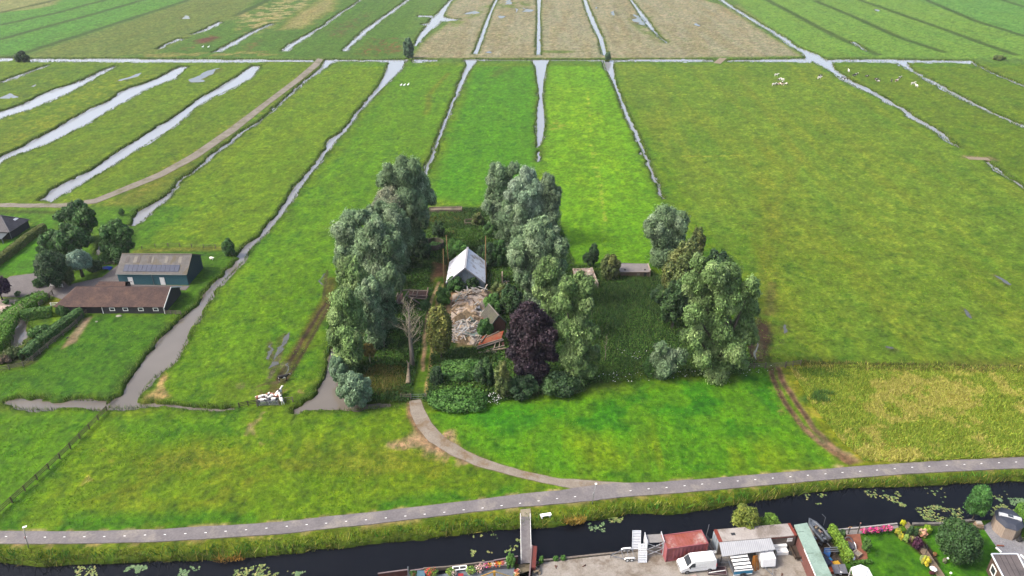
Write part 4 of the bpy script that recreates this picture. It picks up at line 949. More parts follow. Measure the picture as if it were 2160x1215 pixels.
tree("young_tree","small thin tree with sparse orange leaves in the rough grass","tree",781,766,726,15,kind='round',col=A3((150,128,56),(136,122,54),(120,116,54)),n=14,per=70,size=0.2,aspect=0.6,z0f=0.3,droop=0,tr=0.09,bark=palebark)
SG="shrubs on the abandoned plot"
for lb,px,pb,pt,pw,col,op in [
 ("round brownish bush between the two ruined sheds",1286,586,534,22,SCRUB,dict(per=420)),
 ("silvery willow shrub leaning over the corner of the ditch",752,850,783,36,A3((124,152,116),(110,138,102)),dict(n=22,per=500,droop=0.6)),
 ("silvery shrub growing on the water's edge above the ditch corner",716,800,752,20,A3((120,146,112),(104,134,98)),dict(per=420,droop=0.4)),
 ("dark green bush against the front wall of the white shed",962,612,583,20,SHRUB,dict(per=420)),
 ("very dark bush under the right eave of the white shed",998,612,582,15,DARK,dict()),
 ("glossy dark bush beside the brick outhouse",1024,716,670,17,SHRUB,dict(per=420)),
 ("grey green bush behind the rubble heap, left of the brick outhouse",1040,662,620,20,BRAM,dict()),
 ("dark leafy shrub behind the brick outhouse roof",1078,660,598,25,DARK,dict(n=20)),
 ("rounded pale green shrub growing beside the white shed",1055,632,596,20,SCRUB,dict()),
 ("dark shrub mass behind the white shed on its right",1030,560,510,24,DARK,dict(n=20)),
 ("yellow green bramble bush behind the white shed on its left",965,548,505,26,LUSH,dict()),
 ("leafy bush right of the pole behind the white shed",1052,560,505,22,SHRUB,dict()),
 ("dark bush beside the long concrete trough",925,500,466,14,DARK,dict()),
 ("dark bush left of the round silo ring",893,545,500,18,DARK,dict()),
 ("upright bush behind the small low wall at the back",1008,475,448,13,SCRUB,dict()),
 ("dark bush under the back willow on the right",1040,500,465,20,SHRUB,dict()),
 ("bright green bramble hill in front of the rubble heap",972,788,757,52,BRAM,dict(n=46,per=280,depth=.75,h=2.1)),
 ("tall dark conifer like shrub below the collapsed red roof",1022,812,752,20,DARK,dict(n=20)),
 ("yellow green shrub below the dark purple beech",1060,838,762,17,SCRUB,dict(n=18)),
 ("dark shrub next to the grassy drive below the yellowing tree",922,810,775,14,DARK,dict()),
 ("sprawling bright green bramble mound inside the farm gate",966,850,822,66,LUSH,dict(n=60,per=300,size=0.24,depth=0.62,h=1.9)),
 ("dark shrub edge under the purple beech along the field",1100,832,795,34,DARK,dict(n=20)),
 ("dark undergrowth bush under the tall bright green willow",1180,826,790,40,DARK,dict(n=22)),
 ("low bush under the willows by the ditch",790,720,690,20,SHRUB,dict()),
 ("small bush by the leaning timber frame",898,655,632,10,SHRUB,dict()),
 ("long grassy bush beside the drive above the rubble",935,640,606,16,BRAM,dict()),
 ("low dark bush between the ruined sheds and the huge willow",1395,640,600,22,DARK,dict()),
 ("low bush at the left foot of the huge spreading willow",1370,790,755,16,BRAM,dict()),
 ("dark low bush under the right side of the left willow row",845,560,520,24,DARK,dict(n=20)),
 ("shaded bush at the foot of the biggest rounded willow",818,662,620,18,DARK,dict()),
]: shrub("shrub",lb,"bush",px,pb,pt,pw,col,group=SG,**op)
# dead tree, felled log, bare saplings
def bare_tree(label,px,pb,pt,pw,r,seed,name="dead_tree"):
    rng=random.Random(seed); x,y,_=G(px,pb); h=hgt(px,pb,pt); w=pw/ppm(pb)
    root=thing(name,label,"tree",(x,y,0)); mb=MB()
    mb.tube([(0,0,-.2),(0.05,0,h*.25),(-.05,0,h*.5),(.1,0,h*.75),(.05,0,h)],[r*1.3,r,r*.8,r*.4,r*.06],8); obj("trunk",mb,palebark,root,smooth=True)
    mb=MB()
    def br(p,d,L,rr,lv):
        pts=[p];q=Vector(p);dd=Vector(d).normalized()
        for i in range(4):
            dd=(dd+Vector((rng.gauss(0,.16),rng.gauss(0,.16),rng.gauss(0.07,.12)))).normalized(); q=q+dd*L/4; pts.append(tuple(q))
        mb.tube(pts,[rr,rr*.8,rr*.6,rr*.4,rr*.15],5)
        if lv>0:
            for k in range(4):
                i=rng.randint(1,3); a=rng.uniform(0,6.28); e=(dd+Vector((math.cos(a),math.sin(a),rng.uniform(0,.7)))*.9).normalized(); br(pts[i],e,L*rng.uniform(.4,.6),rr*.5,lv-1)
    nb=26 if r>.2 else 8
    for i in range(nb):
        f=0.33+0.6*i/nb; a=i*2.4+rng.uniform(-.4,.4); L=w*(1.25-f*0.75)*rng.uniform(.7,1.1)
        br((0,0,h*f),(math.cos(a),math.sin(a),0.55+f*0.7),L,r*.19*(1.1-f)+0.02,2 if r>.2 else 1)
    obj("branches",mb,mat("dead twigs",(.26,.23,.17),(.17,.15,.10),2.5,.9),root,smooth=True); return root
palebark=mat("dead trunk bark",(.17,.145,.12),(.09,.078,.065),2.5,.9,b=.5,stretch=(1,1,.25))
bare_tree("bare grey dead tree standing beside the grassy drive",870,772,636,50,0.42,4)
bare_tree("thin bare sapling in the shade left of the dead tree",811,735,678,10,0.08,5,"dead_sapling")
bare_tree("thin bare sapling at the edge of the weeds right of the tall bright green willow",1276,760,702,12,0.07,6,"dead_sapling")
a=G(862,768,0.5);b=G(861,809,0.4); mb=MB(); d=Vector(b)-Vector(a)
mb.tube([Vector(a)+d*t for t in (0,.15,.4,.7,1)],[.28,.24,.3,.42,.5],10)
log=thing("felled_log","felled pale log with a peeled near end, lying left of the drive","log",(0,0,0)); obj("log_bark",mb,mat("log wood",alb(196,180,150),alb(150,134,110),2,0.9,b=.4,stretch=(1,.2,1),stain=alb(104,90,76)),log,smooth=True)
mb=MB(); mb.tube([Vector(a)+Vector((0,0.05,0)),Vector(a)+Vector((-.5,.7,.5))],[.16,.05],6); mb.tube([Vector(a)+Vector((0,0.05,0)),Vector(a)+Vector((.4,.8,.4))],[.14,.05],6); obj("branch_stub",mb,palebark,log)
# left farm trees
LG="garden trees of the left farm"
blob_tree("oak_tree","tall dark oak at the back of the left farm, beyond the lawn","tree",160,508,[(165,438,19),(181,453,20),(145,452,17),(126,457,14),(165,464,20),(192,469,14),(178,480,18)],col=OAK,size=.28,aspect=.75,droop=0,group=LG,tr=.5,vs=1.0)
blob_tree("oak_tree","broad dark oak spreading over the left farm's lawn in front of the tall one","tree",136,550,[(140,486,18),(116,500,18),(94,507,15),(161,494,18),(178,507,15),(136,512,20),(106,520,17),(88,526,12),(157,520,16),(130,532,16)],col=OAK,size=.28,aspect=.75,droop=0,group=LG,tr=.5,vs=1.0)
blob_tree("oak_tree","separate round oak behind the green barn","tree",245,552,[(245,477,17),(226,490,17),(264,490,17),(238,510,22),(264,512,18),(226,522,17),(252,532,19),(240,543,14)],col=OAK,size=.28,aspect=.75,droop=0,group=LG,tr=.45,vs=1.0)
tree("pollard_willow","ball shaped silvery pollard willow left of the green barn","tree",175,584,527,27,kind='round',col=SILV,n=26,per=500,size=0.24,aspect=0.35,z0f=0.25,droop=0.4,group=LG)
tree("yew_tree","dark bushy yew beside the silvery pollard willow","tree",120,606,530,34,kind='round',col=DARK,n=34,per=600,size=0.24,aspect=0.7,z0f=0.0,droop=0,group=LG)
tree("conifer","small upright conifer on the edge of the farmyard","tree",150,602,560,12,kind='round',col=SCRUB,n=16,per=300,size=0.2,aspect=0.5,z0f=0.0,droop=0,group=LG,tr=.1)
tree("ash_tree","light green young tree poking out above the dark yew","tree",120,575,525,13,kind='round',col=HEDGE,n=12,per=260,size=0.22,aspect=0.6,z0f=0.2,droop=0,group=LG,tr=.1)
tree("cherry_plum","purple leaved tree at the left edge beside the cream gravel","tree",5,632,584,22,kind='round',col=A3((84,58,84),(70,50,70)),n=24,per=420,size=0.2,aspect=0.7,z0f=0.15,droop=0,group=LG,tr=.14)
for lb,px,pb,pt,pw,col,op in [
 ("low round shrub on the grey turning circle of the left farm",82,605,588,10,SHRUB,dict()),
 ("dark shrub behind the blue tarpaulin",202,570,548,17,DARK,dict()),
 ("dark shrub beside the pond behind the oak",225,555,535,14,SHRUB,dict()),
 ("small bush on the cream gravel near the purple tree",38,624,614,6,SHRUB,dict(n=8,per=160,size=.16)),
 ("tiny round bush on the cream gravel below the purple tree",15,640,632,7,LUSH,dict(n=8,per=160,size=.16)),
 ("wild shrub bed between the garden pond and the long hedge",88,708,688,24,BRAM,dict(depth=.8)),
 ("dark flower bed shrubs at the near end of the garden pond",32,752,735,20,SCRUB,dict()),
 ("low heather like bush left of the near end of the long hedge",12,764,750,14,A3((120,104,84),(96,100,66)),dict(n=10)),
 ("bush by the roof's low corner of the brown tiled stable",135,662,645,14,SHRUB,dict()),
 ("solitary dark shrub on the ditch bank right of the green barn",484,538,503,13,SHRUB,dict(n=18,per=400)),
 ("tiny shrub by the ditch above the farm's far lawn",258,455,440,6,SHRUB,dict(n=8,per=160)),
 ("dark bush by the main canal at the far left",48,130,108,14,DARK,dict(n=14,size=.5,per=240)),
 ("small tree like bush on the far bank of the main canal",862,122,80,11,A3((92,122,92),(80,110,80)),dict(n=16,size=.5,per=300)),
 ("smaller bush on the far bank of the main canal, further right",1282,127,108,7,A3((92,122,92),(80,110,80)),dict(n=10,size=.4,per=200)),
 ("pale scrub at the right end of the main canal",2105,126,116,14,SCRUB,dict(n=10,size=.4,per=160)),
]: shrub("shrub",lb,"bush",px,pb,pt,pw,col,**op)
hedge("hedge","long clipped hedge with a browning top beside the dark pyramid roofed house",gp([(92,486),(60,508),(20,540),(-40,585)]),2.2,2.0,A3((98,112,46),(84,100,44),(112,118,50)),0.17,60,seed=2)
hedge("hedge","wide rounded hedge winding round the garden pond",gp([(84,634),(50,652),(24,672),(8,694),(2,715),(-25,745)]),4.6,1.9,A3((84,132,30),(72,120,30),(96,140,36)),0.17,45,seed=3,round_=.8)
hedge("hedge","short square clipped hedge between the pond and the stable",gp([(56,672),(106,666)]),2.4,2.2,HEDGE,0.16,60,seed=4)
hedge("hedge","long diagonal hedge running from the stable down to the pond",gp([(168,668),(138,690),(105,715),(75,738),(55,758)]),2.3,2.0,A3((70,108,50),(60,98,46),(82,120,54)),0.17,60,seed=5)
# ---------------------------------------------------------------- buildings
def frame_of(a,b):
    return math.atan2(b[1]-a[1],b[0]-a[0])
def gable(name,label,cat,org,rz,L,D,eave,ridge,wm,rm,over=0.3,eave_b=None,hip=0.0,th=0.12,group=None,yr=None):
    """walls and a two-slope roof; x runs along the ridge, y away from the front"""
    eb=eave if eave_b is None else eave_b; yr=D/2 if yr is None else yr
    root=thing(name,label,cat,(org[0],org[1],0.0),rz,group)
    mb=MB()
    mb.add([(hip*.0,0,-.3),(L,0,-.3),(L,D,-.3),(0,D,-.3),(0,0,eave),(L,0,eave),(L,D,eb),(0,D,eb),(L,yr,ridge),(0,yr,ridge if not hip else eave)],
        [(0,1,5,4),(1,2,6,8,5),(2,3,7,6),(3,0,4,9,7)])
    obj("wall",mb,wm,root)
    s1=(ridge-eave)/yr; s2=(ridge-eb)/(D-yr); o=over; mb=MB(); z=0.05
    mb.slab([(-o,-o,eave-o*s1+z),(L+o,-o,eave-o*s1+z),(L+o,yr,ridge+z),(-o+hip,yr,ridge+z)],th)
    mb.slab([(L+o,D+o,eb-o*s2+z),(-o,D+o,eb-o*s2+z),(-o+hip,yr,ridge+z),(L+o,yr,ridge+z)],th)
    if hip: mb.slab([(-o,D+o,eb-o*s2+z),(-o,-o,eave-o*s1+z),(-o+hip,yr,ridge+z)],th)
    roof=obj("roof",mb,rm,root)
    return root,roof
def plank_wall(name,c1,c2,period,axis='X',b=0.4):
    m,t=newmat(name); p,o=pbsdf(t,0.75,0,0.25)
    c=t.nodes.new("ShaderNodeTexCoord"); w=t.nodes.new("ShaderNodeTexWave"); w.bands_direction=axis; w.inputs["Scale"].default_value=1/period/2; w.wave_profile='SAW'
    t.links.new(c.outputs["Object"],w.inputs[0]); n=nnoise(t,2.2,5,.65)
    r=ramp(t,n.outputs[0],[(.3,c1),(.7,c2)]); r2=ramp(t,w.outputs[0],[(0,(.55,.55,.55)),(.12,(1,1,1)),(1,(1.05,1.05,1.05))])
    t.links.new(mulc(t,r.outputs[0],r2.outputs[0]),p.inputs["Base Color"]); bump(t,w.outputs[0],p,b,.03); return m
def corrug(name,c1,c2,period,axis='X',stain=None,rough=.6,b=.5,metal=0.0):
    m,t=newmat(name); p,o=pbsdf(t,rough,metal,.35)
    c=t.nodes.new("ShaderNodeTexCoord"); w=t.nodes.new("ShaderNodeTexWave"); w.bands_direction=axis; w.inputs["Scale"].default_value=1/period/2
    t.links.new(c.outputs["Object"],w.inputs[0]); n=nnoise(t,.9,6,.7)
    r=ramp(t,n.outputs[0],[(.32,c1),(.68,c2)]); out=r.outputs[0]
    if stain:
        n3=nnoise(t,.5,6,.75,stretch=(1,.5,1)); r3=ramp(t,n3.outputs[0],[(.5,(0,0,0)),(.62,(1,1,1))]); mx=t.nodes.new("ShaderNodeMix"); mx.data_type='RGBA'
        t.links.new(r3.outputs[0],mx.inputs[0]); t.links.new(out,mx.inputs[6]); mx.inputs[7].default_value=(*stain,1); out=mx.outputs[2]
    r2=ramp(t,w.outputs[0],[(0,(.78,.78,.78)),(1,(1.06,1.06,1.06))]); t.links.new(mulc(t,out,r2.outputs[0]),p.inputs["Base Color"]); bump(t,w.outputs[0],p,b,.06); return m
def tiles(name,c1,c2,c3,sc=1.0,rough=.8,mortar=(.05,.04,.035),bw=.34,bh=.3):
    m,t=newmat(name); p,o=pbsdf(t,rough,0,.2); c=t.nodes.new("ShaderNodeTexCoord"); k=t.nodes.new("ShaderNodeTexBrick")
    k.inputs["Scale"].default_value=sc; k.inputs["Brick Width"].default_value=bw; k.inputs["Row Height"].default_value=bh; k.inputs["Mortar Size"].default_value=.025
    k.inputs["Color1"].default_value=(*c1,1); k.inputs["Color2"].default_value=(*c2,1); k.inputs["Mortar"].default_value=(*mortar,1)
    t.links.new(c.outputs["Object"],k.inputs[0]); n=nnoise(t,.45,6,.75); r=ramp(t,n.outputs[0],[(.42,(0,0,0)),(.66,(1,1,1))])
    mx=t.nodes.new("ShaderNodeMix"); mx.data_type='RGBA'; t.links.new(r.outputs[0],mx.inputs[0]); t.links.new(k.outputs[0],mx.inputs[6]); mx.inputs[7].default_value=(*c3,1)
    n2=nnoise(t,5,3,.6); r2=ramp(t,n2.outputs[0],[(.3,(.75,.75,.75)),(.7,(1.2,1.2,1.2))]); t.links.new(mulc(t,mx.outputs[2],r2.outputs[0]),p.inputs["Base Color"]); bump(t,k.outputs["Fac"],p,.5,.03); return m
white=mat("white paint",(.60,.60,.58),(.50,.50,.48),2,.5,b=.05); 
glass=mat("dark window glass",(.02,.025,.03),(.03,.035,.04),1,.08,b=0,spec=.6)
woodg=mat("grey weathered wood",alb(168,156,142),alb(136,124,112),2.5,.9,b=.3,stretch=(1,1,.3)); woodd=mat("dark wood",(.045,.038,.032),(.03,.025,.022),3,.8,b=.3)
woodp=mat("pale timber",alb(206,188,160),alb(170,150,122),2.5,.85,b=.3); galv=mat("galvanised steel",alb(186,190,196),alb(156,160,168),2,.45,.5,b=.1); tyre=mat("tyre rubber",(.018,.018,.018),(.025,.025,.025),6,.8,b=.1)
blackm=mat("black plastic",(.015,.015,.017),(.025,.025,.027),3,.5,b=.05); rustm=mat("rusty steel",alb(122,78,58),alb(96,60,48),2,.85,b=.3)
# --- green barn
A=G(253,600);B=G(398,601); rzb=frame_of(A,B); Lb=math.dist(A,B); Db=9.25
teal=plank_wall("teal profiled cladding",alb(72,132,144),alb(62,118,132),.3,'X'); 
barn,roofb=gable("barn","green profiled steel barn with solar panels along the eave of its grey roof","barn",A,rzb,Lb,Db,3.05,6.0,teal,corrug("old asbestos cement roof",alb(144,140,136),alb(116,113,110),.35,'X',stain=alb(124,114,92),rough=.9),.25,eave_b=3.6)
mb=MB(); mb.add([(Lb+.01,0,-.3),(Lb+.01,Db,-.3),(Lb+.01,Db,3.55),(Lb+.01,Db/2,5.85),(Lb+.01,0,3.0)],[(0,1,2,3,4)]); obj("gable_cladding",mb,plank_wall("teal gable cladding darkened as shade",alb(44,86,94),alb(36,74,82),.3,'Y'),barn)  # gable's shade painted in: a darker copy of the teal front wall
sl=(6.0-3.05)/(Db/2)
for i in range(13):
    if i==12: continue
    x0=1.4+i*1.13; mb=MB(); y0,y1=.35,1.95
    mb.slab([(x0,y0,3.05+y0*sl+.16),(x0+1.08,y0,3.05+y0*sl+.16),(x0+1.08,y1,3.05+y1*sl+.16),(x0,y1,3.05+y1*sl+.16)],.05)
    obj("solar_panel",mb,mat("solar panel",(.035,.042,.065),(.028,.034,.055),.8,.5,b=0,spec=.12),barn)
for f,c in ((.07,0),(.19,1),(.235,0),(.40,0),(.43,1),(.64,1),(.84,1)):
    x0=f*Lb; y0,y1=2.5,4.0; mb=MB(); mb.slab([(x0,y0,3.05+y0*sl+.09),(x0+.8,y0,3.05+y0*sl+.09),(x0+.8,y1,3.05+y1*sl+.09),(x0,y1,3.05+y1*sl+.09)],.03)
    obj("skylight",mb,mat("roof light pale",alb(152,146,134),alb(134,128,118),2,.7) if c else mat("roof light dark",alb(104,96,92),alb(88,80,78),2,.7),barn)
for f in (.14,.60):
    mb=MB(); mb.bb(f*Lb,f*Lb+1.15,-.06,-.002,.0,2.0); d=obj("door",mb,white,barn,bevel=.01); mb=MB(); mb.bb(f*Lb+.95,f*Lb+1.05,-.11,-.06,.95,1.05); obj("handle",mb,blackm,d)
mb=MB(); mb.tube([(Lb*.5,-.1,0),(Lb*.5,-.1,3.0)],.06,6); obj("downpipe",mb,galv,barn)
mb=MB(); mb.tube([(-.2,-.33,2.9),(Lb+.2,-.33,2.9)],.08,6); obj("gutter",mb,mat("gutter grey green",alb(120,140,136),None,2,.6),barn)
mb=MB(); mb.beam((Lb+.27,-.25,2.93),(Lb+.27,Db/2,6.12),.06,.22); mb.beam((Lb+.27,Db/2,6.12),(Lb+.27,Db+.25,3.5),.06,.22); mb.beam((-.2,Db/2,6.14),(Lb+.2,Db/2,6.14),.3,.06); obj("roof_trim",mb,mat("barn trim",alb(150,140,118),None,2,.7),barn)
# --- brown tiled stable
Br=G(348,661.5); sp=ppm(661.5); Ls=24.4; rzs=R(-0.3); Al=(Br[0]-Ls,Br[1]+.1)
blk=plank_wall("black tarred boards",(.016,.017,.019),(.024,.024,.026),.25,'Z'); 
stable,roofs=gable("stable","long black boarded stable under a brown tiled roof with four white windows","stable",Al,rzs,Ls,9.3,2.0,4.2,blk,tiles("brown roof tiles",alb(98,74,70),alb(78,58,56),alb(116,88,74),1.0,mortar=alb(60,44,40)),.35,hip=3.3)
for d in (1.84,5.2,8.7,11.7):
    x=Ls-d; mb=MB(); 
    for q in ((x-.6,x+.6,1.42,1.55),(x-.6,x+.6,.72,.85),(x-.6,x-.46,.85,1.42),(x+.46,x+.6,.85,1.42)): mb.bb(q[0],q[1],-.07,-.005,q[2],q[3])
    w=obj("window",mb,white,stable); mb=MB(); mb.bb(x-.46,x+.46,-.03,-.004,.85,1.42); obj("pane",mb,glass,w)
mb=MB(); mb.beam((Ls+.39,-.42,1.78),(Ls+.39,4.65,4.3),.07,.26); mb.beam((Ls+.39,4.65,4.3),(Ls+.39,9.7,1.8),.07,.26); obj("bargeboard",mb,white,stable)
for q in ((Ls-.02,Ls+.1,-.1,.06,-.1,1.9),(10.4,10.52,-.1,-.01,0,1.95)): mb=MB(); mb.bb(*q); obj("corner_board",mb,white,stable)
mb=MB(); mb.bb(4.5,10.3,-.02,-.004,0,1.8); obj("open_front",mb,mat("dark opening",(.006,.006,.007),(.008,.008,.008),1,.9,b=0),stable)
mb=MB(); mb.slab([(4.4,8.0,2.2),(12.2,8.0,2.2),(11.6,9.7,3.1),(5.4,9.7,3.1)],.12); mb.slab([(5.4,9.7,3.1),(11.6,9.7,3.1),(12.2,11.4,2.2),(4.4,11.4,2.2)],.12); obj("rear_roof",mb,roofs.data.materials[0],stable)
mb=MB(); mb.bb(4.8,11.8,9.35,11.2,-.2,2.2); obj("rear_wall",mb,blk,stable)
# --- pyramid roofed house at the left edge
A=G(25,505);B=G(57,484); w_=8.2; rzp=frame_of(A,B)-math.pi/2; eh=hgt(25,505,489)+.1
house=thing("house","dark boarded house with a slate pyramid roof at the left edge","house",(A[0],A[1],0),rzp)
wt=plank_wall("dark blue boards",alb(38,56,64),alb(30,46,54),.3,'Z')
mb=MB(); mb.bb(-w_,0,0,w_,-.2,eh); obj("wall",mb,wt,house)
o=.35; ap=(-w_/2,w_/2,eh+3.0); mb=MB(); cs=[(-w_-o,-o,eh-.1),(o,-o,eh-.1),(o,w_+o,eh-.1),(-w_-o,w_+o,eh-.1)]
for i in range(4): mb.slab([cs[i],cs[(i+1)%4],ap],.12)
slate=tiles("blue slates",alb(84,82,90),alb(72,70,78),alb(94,90,94),1.0,.6,mortar=alb(50,48,54)); rf=obj("roof",mb,slate,house)
mb=MB()
for i in range(4): mb.beam((cs[i][0],cs[i][1],cs[i][2]+.06),(ap[0],ap[1],ap[2]+.06),.22,.1)
obj("ridge",mb,mat("lead ridge",alb(122,120,126),None,2,.6),house)
mb=MB(); n_=3.0/(w_/2+o)
def onr(x,d): return (x if True else 0,0,0)
mb.slab([(o-1.6,w_*.62,eh-.1+1.6*n_*.95+.12),(o-1.6,w_*.82,eh-.1+1.6*n_*.95+.12),(o-2.6,w_*.78,eh-.1+2.6*n_*.95+.12),(o-2.6,w_*.62,eh-.1+2.6*n_*.95+.12)],.04); obj("skylight",mb,mat("skylight glass",(.45,.45,.46),(.38,.38,.4),1,.2),house)
mb=MB(); mb.slab([(-w_,-3.0,eh-.9),(-.4,-3.0,eh-.9),(-.4,-.05,eh-.35),(-w_,-.05,eh-.35)],.08); obj("canopy",mb,mat("canopy sheet",alb(96,108,112),alb(84,94,98),2,.5),house)
for q in ((-.5,-.38,-2.95,-2.83,0,eh-.9),(.02,.12,-.12,0,0,eh)): mb=MB(); mb.bb(*q); obj("post",mb,mat("pale post",alb(150,160,164),None,2,.6),house)
# --- white shed (old hay barrack) in the middle of the abandoned farm
shed,roofw=gable("hay_shed","pale grey metal roofed shed standing between tall timber poles","shed",(-15.6+9.0,155.1),math.pi/2,11.0,9.0,2.1,5.95,mat("pale blue boards",alb(150,166,178),alb(126,142,154),1.5,.8,stain=alb(112,116,116)),corrug("pale zinc sheets",(.50,.52,.56),(.43,.45,.49),.9,'X',stain=alb(208,196,182),rough=.55,b=.25),.22)
mb=MB(); mb.beam((-.25,4.5,6.1),(11.25,4.5,6.1),.5,.08); obj("ridge_cap",mb,mat("zinc cap",alb(206,206,210),None,2,.5),shed)
mb=MB(); mb.beam((-.27,-.2,2.0),(-.27,4.5,6.08),.05,.25); mb.beam((-.27,4.5,6.08),(-.27,9.2,2.0),.05,.25); obj("bargeboard",mb,mat("zinc cap",alb(206,206,210)),shed)
pol=mat("yellowed pole wood",alb(168,138,84),alb(132,108,70),3,.85,b=.3,stretch=(1,1,.2))
for lb,x,y,pt in (("tall leaning timber pole behind the left side of the pale shed",-15.95,165.5,496),("shorter timber pole at the near left corner of the pale shed",-16.15,156.0,525),("tall timber pole at the near right corner of the pale shed",-6.2,157.5,498)):
    px,pb=P(x,y,0); h=hgt(px,pb,pt); mb=MB(); mb.tube([(0,0,-.2),(-.1,0,h*.5),(-.25 if pt==496 else .02,0,h)],[.16,.14,.11],7)
    t_=thing("pole",lb,"pole",(x,y,0),0,"timber poles round the pale shed"); obj("shaft",mb,pol,t_,smooth=True)
    mb=MB(); mb.bb(-.55,.1,-.05,.05,h-.15,h-.05) if pt==496 else mb.bb(-.12,.12,-.05,.05,h-.3,h-.22); obj("crosspiece",mb,pol,t_)
# silo ring
c=G(916,522); mb=MB(); r=2.65; n=28; vs=[];fs=[]
for k in range(n):
    t_=2*math.pi*k/n
    for rr,z in ((r,-.1),(r,1.75),(r-.18,1.75),(r-.18,.2)): vs.append((rr*math.cos(t_),rr*math.sin(t_),z))
for k in range(n):
    a,b=4*k,4*((k+1)%n)
    for j in range(3): fs.append((a+j,b+j,b+j+1,a+j+1))
mb.add(vs,fs); silo=thing("silo_ring","open round concrete silo ring overgrown with weeds","silo",c); obj("ring_wall",mb,mat("silo concrete",alb(140,128,106),alb(110,100,82),1.2,.9,stain=alb(84,92,60)),silo)
rng=np.random.default_rng(77); Cc=np.array([(1.6*math.cos(i*2.4)*math.sqrt(i/9),1.6*math.sin(i*2.4)*math.sqrt(i/9),.35) for i in range(9)]); V,Fc,T=leafcloud(Cc,np.full((9,3),(.75,.75,.8)),220,.2,.6,rng,BRAM,low=.1); obj("weed_growth",npmesh("weed_growth",V,Fc,T),LEAF,silo)
# long concrete trough wall and small wall at the back
A=G(905,450);B=G(975,448.5); t_=thing("feed_trough","long weathered concrete feed trough wall at the back of the plot","trough",(A[0],A[1],0),frame_of(A,B)); L=math.dist(A,B)
oldc=mat("weathered concrete",alb(164,148,128),alb(134,120,102),.8,.9,b=.2,stain=alb(104,100,80)); mb=MB(); mb.bb(0,L,0,.25,-.2,1.0); mb.bb(0,L,1.5,1.75,-.2,1.35); mb.bb(0,.25,.25,1.5,-.2,1.1); mb.bb(L-.25,L,.25,1.5,-.2,1.3); mb.slab([(0.25,.25,.35),(L-.25,.25,.35),(L-.25,1.5,1.1),(.25,1.5,1.1)],.1); obj("trough_wall",mb,oldc,t_)
A=G(980,474.5);B=G(1000,474); t_=thing("low_wall","small broken concrete pen wall near the back of the plot","wall",(A[0],A[1],0),frame_of(A,B)); L=math.dist(A,B); mb=MB(); mb.bb(0,L,0,.2,0,.7); mb.bb(0,.2,.2,2.4,0,.65); mb.bb(.2,L,2.2,2.4,0,.9); mb.bb(L-.2,L,.2,2.2,0,.8); obj("pen_wall",mb,oldc,t_)
# --- leaning timber frame
c=G(872,640); fr=thing("timber_frame","collapsed open timber frame shed left of the grassy drive","shed",c); redb=mat("red brown boards",alb(112,84,76),alb(86,64,60),2,.9,b=.3)
def pp_(px,py,z): g=G(px,py,z); return (g[0]-c[0],g[1]-c[1],z)
for q in (((848,612,2.4),(836,638,1.2)),((863,612,2.6),(845,640,1.0)),((845,613,2.5),(865,611,2.7)),((857,622,2.0),(890,643,.3)),((838,640,1.0),(851,640,1.1)),((840,617,1.9),(836,626,1.1)),((873,611,2.1),(869,624,1.4)),((882,612,2.1),(878,626,1.3))):
    mb=MB(); mb.beam(pp_(*q[0]),pp_(*q[1]),.22,.22); obj("beam",mb,woodg,fr)
mb=MB(); mb.bb(*sorted((pp_(862,626,1)[0],pp_(900,626,1)[0])),pp_(880,633,0)[1],pp_(880,618,0)[1],.3,.55); obj("floor_boards",mb,redb,fr)
for q in (((862,612,1.9),(903,613,1.7)),((862,622,1.5),(902,624,1.3)),((860,627,1.2),(900,631,1.0)),((903,606,2.2),(899,628,1.0)),((903,613,1.7),(903,613,0.1)),((899,631,1.0),(899,633,0.0)),((862,627,1.2),(862,629,0.0))):
    mb=MB(); mb.beam(pp_(*q[0]),pp_(*q[1]),.16,.16); obj("rail",mb,mat("pink weathered rail",alb(206,180,164),alb(178,152,138),2,.9),fr)
mb=MB(); mb.slab([pp_(863,614,1.6),pp_(902,615,1.4),pp_(902,628,.6),pp_(862,626,.8)],.06); obj("back_boards",mb,redb,fr)
mb=MB(); mb.slab([pp_(838,622,1.2),pp_(850,618,1.5),pp_(850,640,.7),pp_(834,640,.6)],.06); obj("side_boards",mb,redb,fr)
for i,(x,y) in enumerate(((890,628),(865,655),(858,656),(886,655))):
    t_=thing("debris_block",["white block lying against the timber frame","pale block in front of the timber frame, beside the dead tree's branches","small pale block left of the dead tree's branches","pale slab by the drive in front of the timber frame"][i],"debris",G(x,y),i*.7); mb=MB(); mb.box((0,0,.25),(.9,.5,.4),0,.2,.1); mb.box((.3,.2,.45),(.4,.3,.25),.6,.1); obj("block",mb,mat("chalky rubble",alb(212,204,192),alb(180,168,152),2,.9),t_,bevel=.03)
# --- brick outhouse
z=2.3; a=G(1036,686,z);b=G(1066,679,z); rzo=frame_of(a,b)+math.pi/2; Do=math.dist(a,b)
oh,ro=gable("outhouse","small red brick outhouse with a mossy slate roof half hidden by the purple beech","outhouse",b,rzo,5.2,Do,z,z+2.0,tiles("red bricks",alb(150,72,58),alb(128,62,50),alb(120,70,58),3.0,.85,mortar=alb(150,120,104)),tiles("mossy slates",alb(120,116,108),alb(98,94,88),alb(112,116,88),1.2,.8,mortar=alb(70,68,64)),.25)
mb=MB(); mb.beam((-.27,-.25,z-.15),(-.27,Do/2,z+2.1),.06,.25); mb.beam((-.27,Do/2,z+2.1),(-.27,Do+.25,z-.15),.06,.25); obj("bargeboard",mb,mat("grey green trim",alb(116,128,118),None,2,.8),oh)
mb=MB(); mb.beam((-.25,Do/2,z+2.14),(5.4,Do/2,z+2.14),.25,.12); obj("ridge_tiles",mb,mat("pale ridge",alb(164,156,146),None,3,.8),oh)
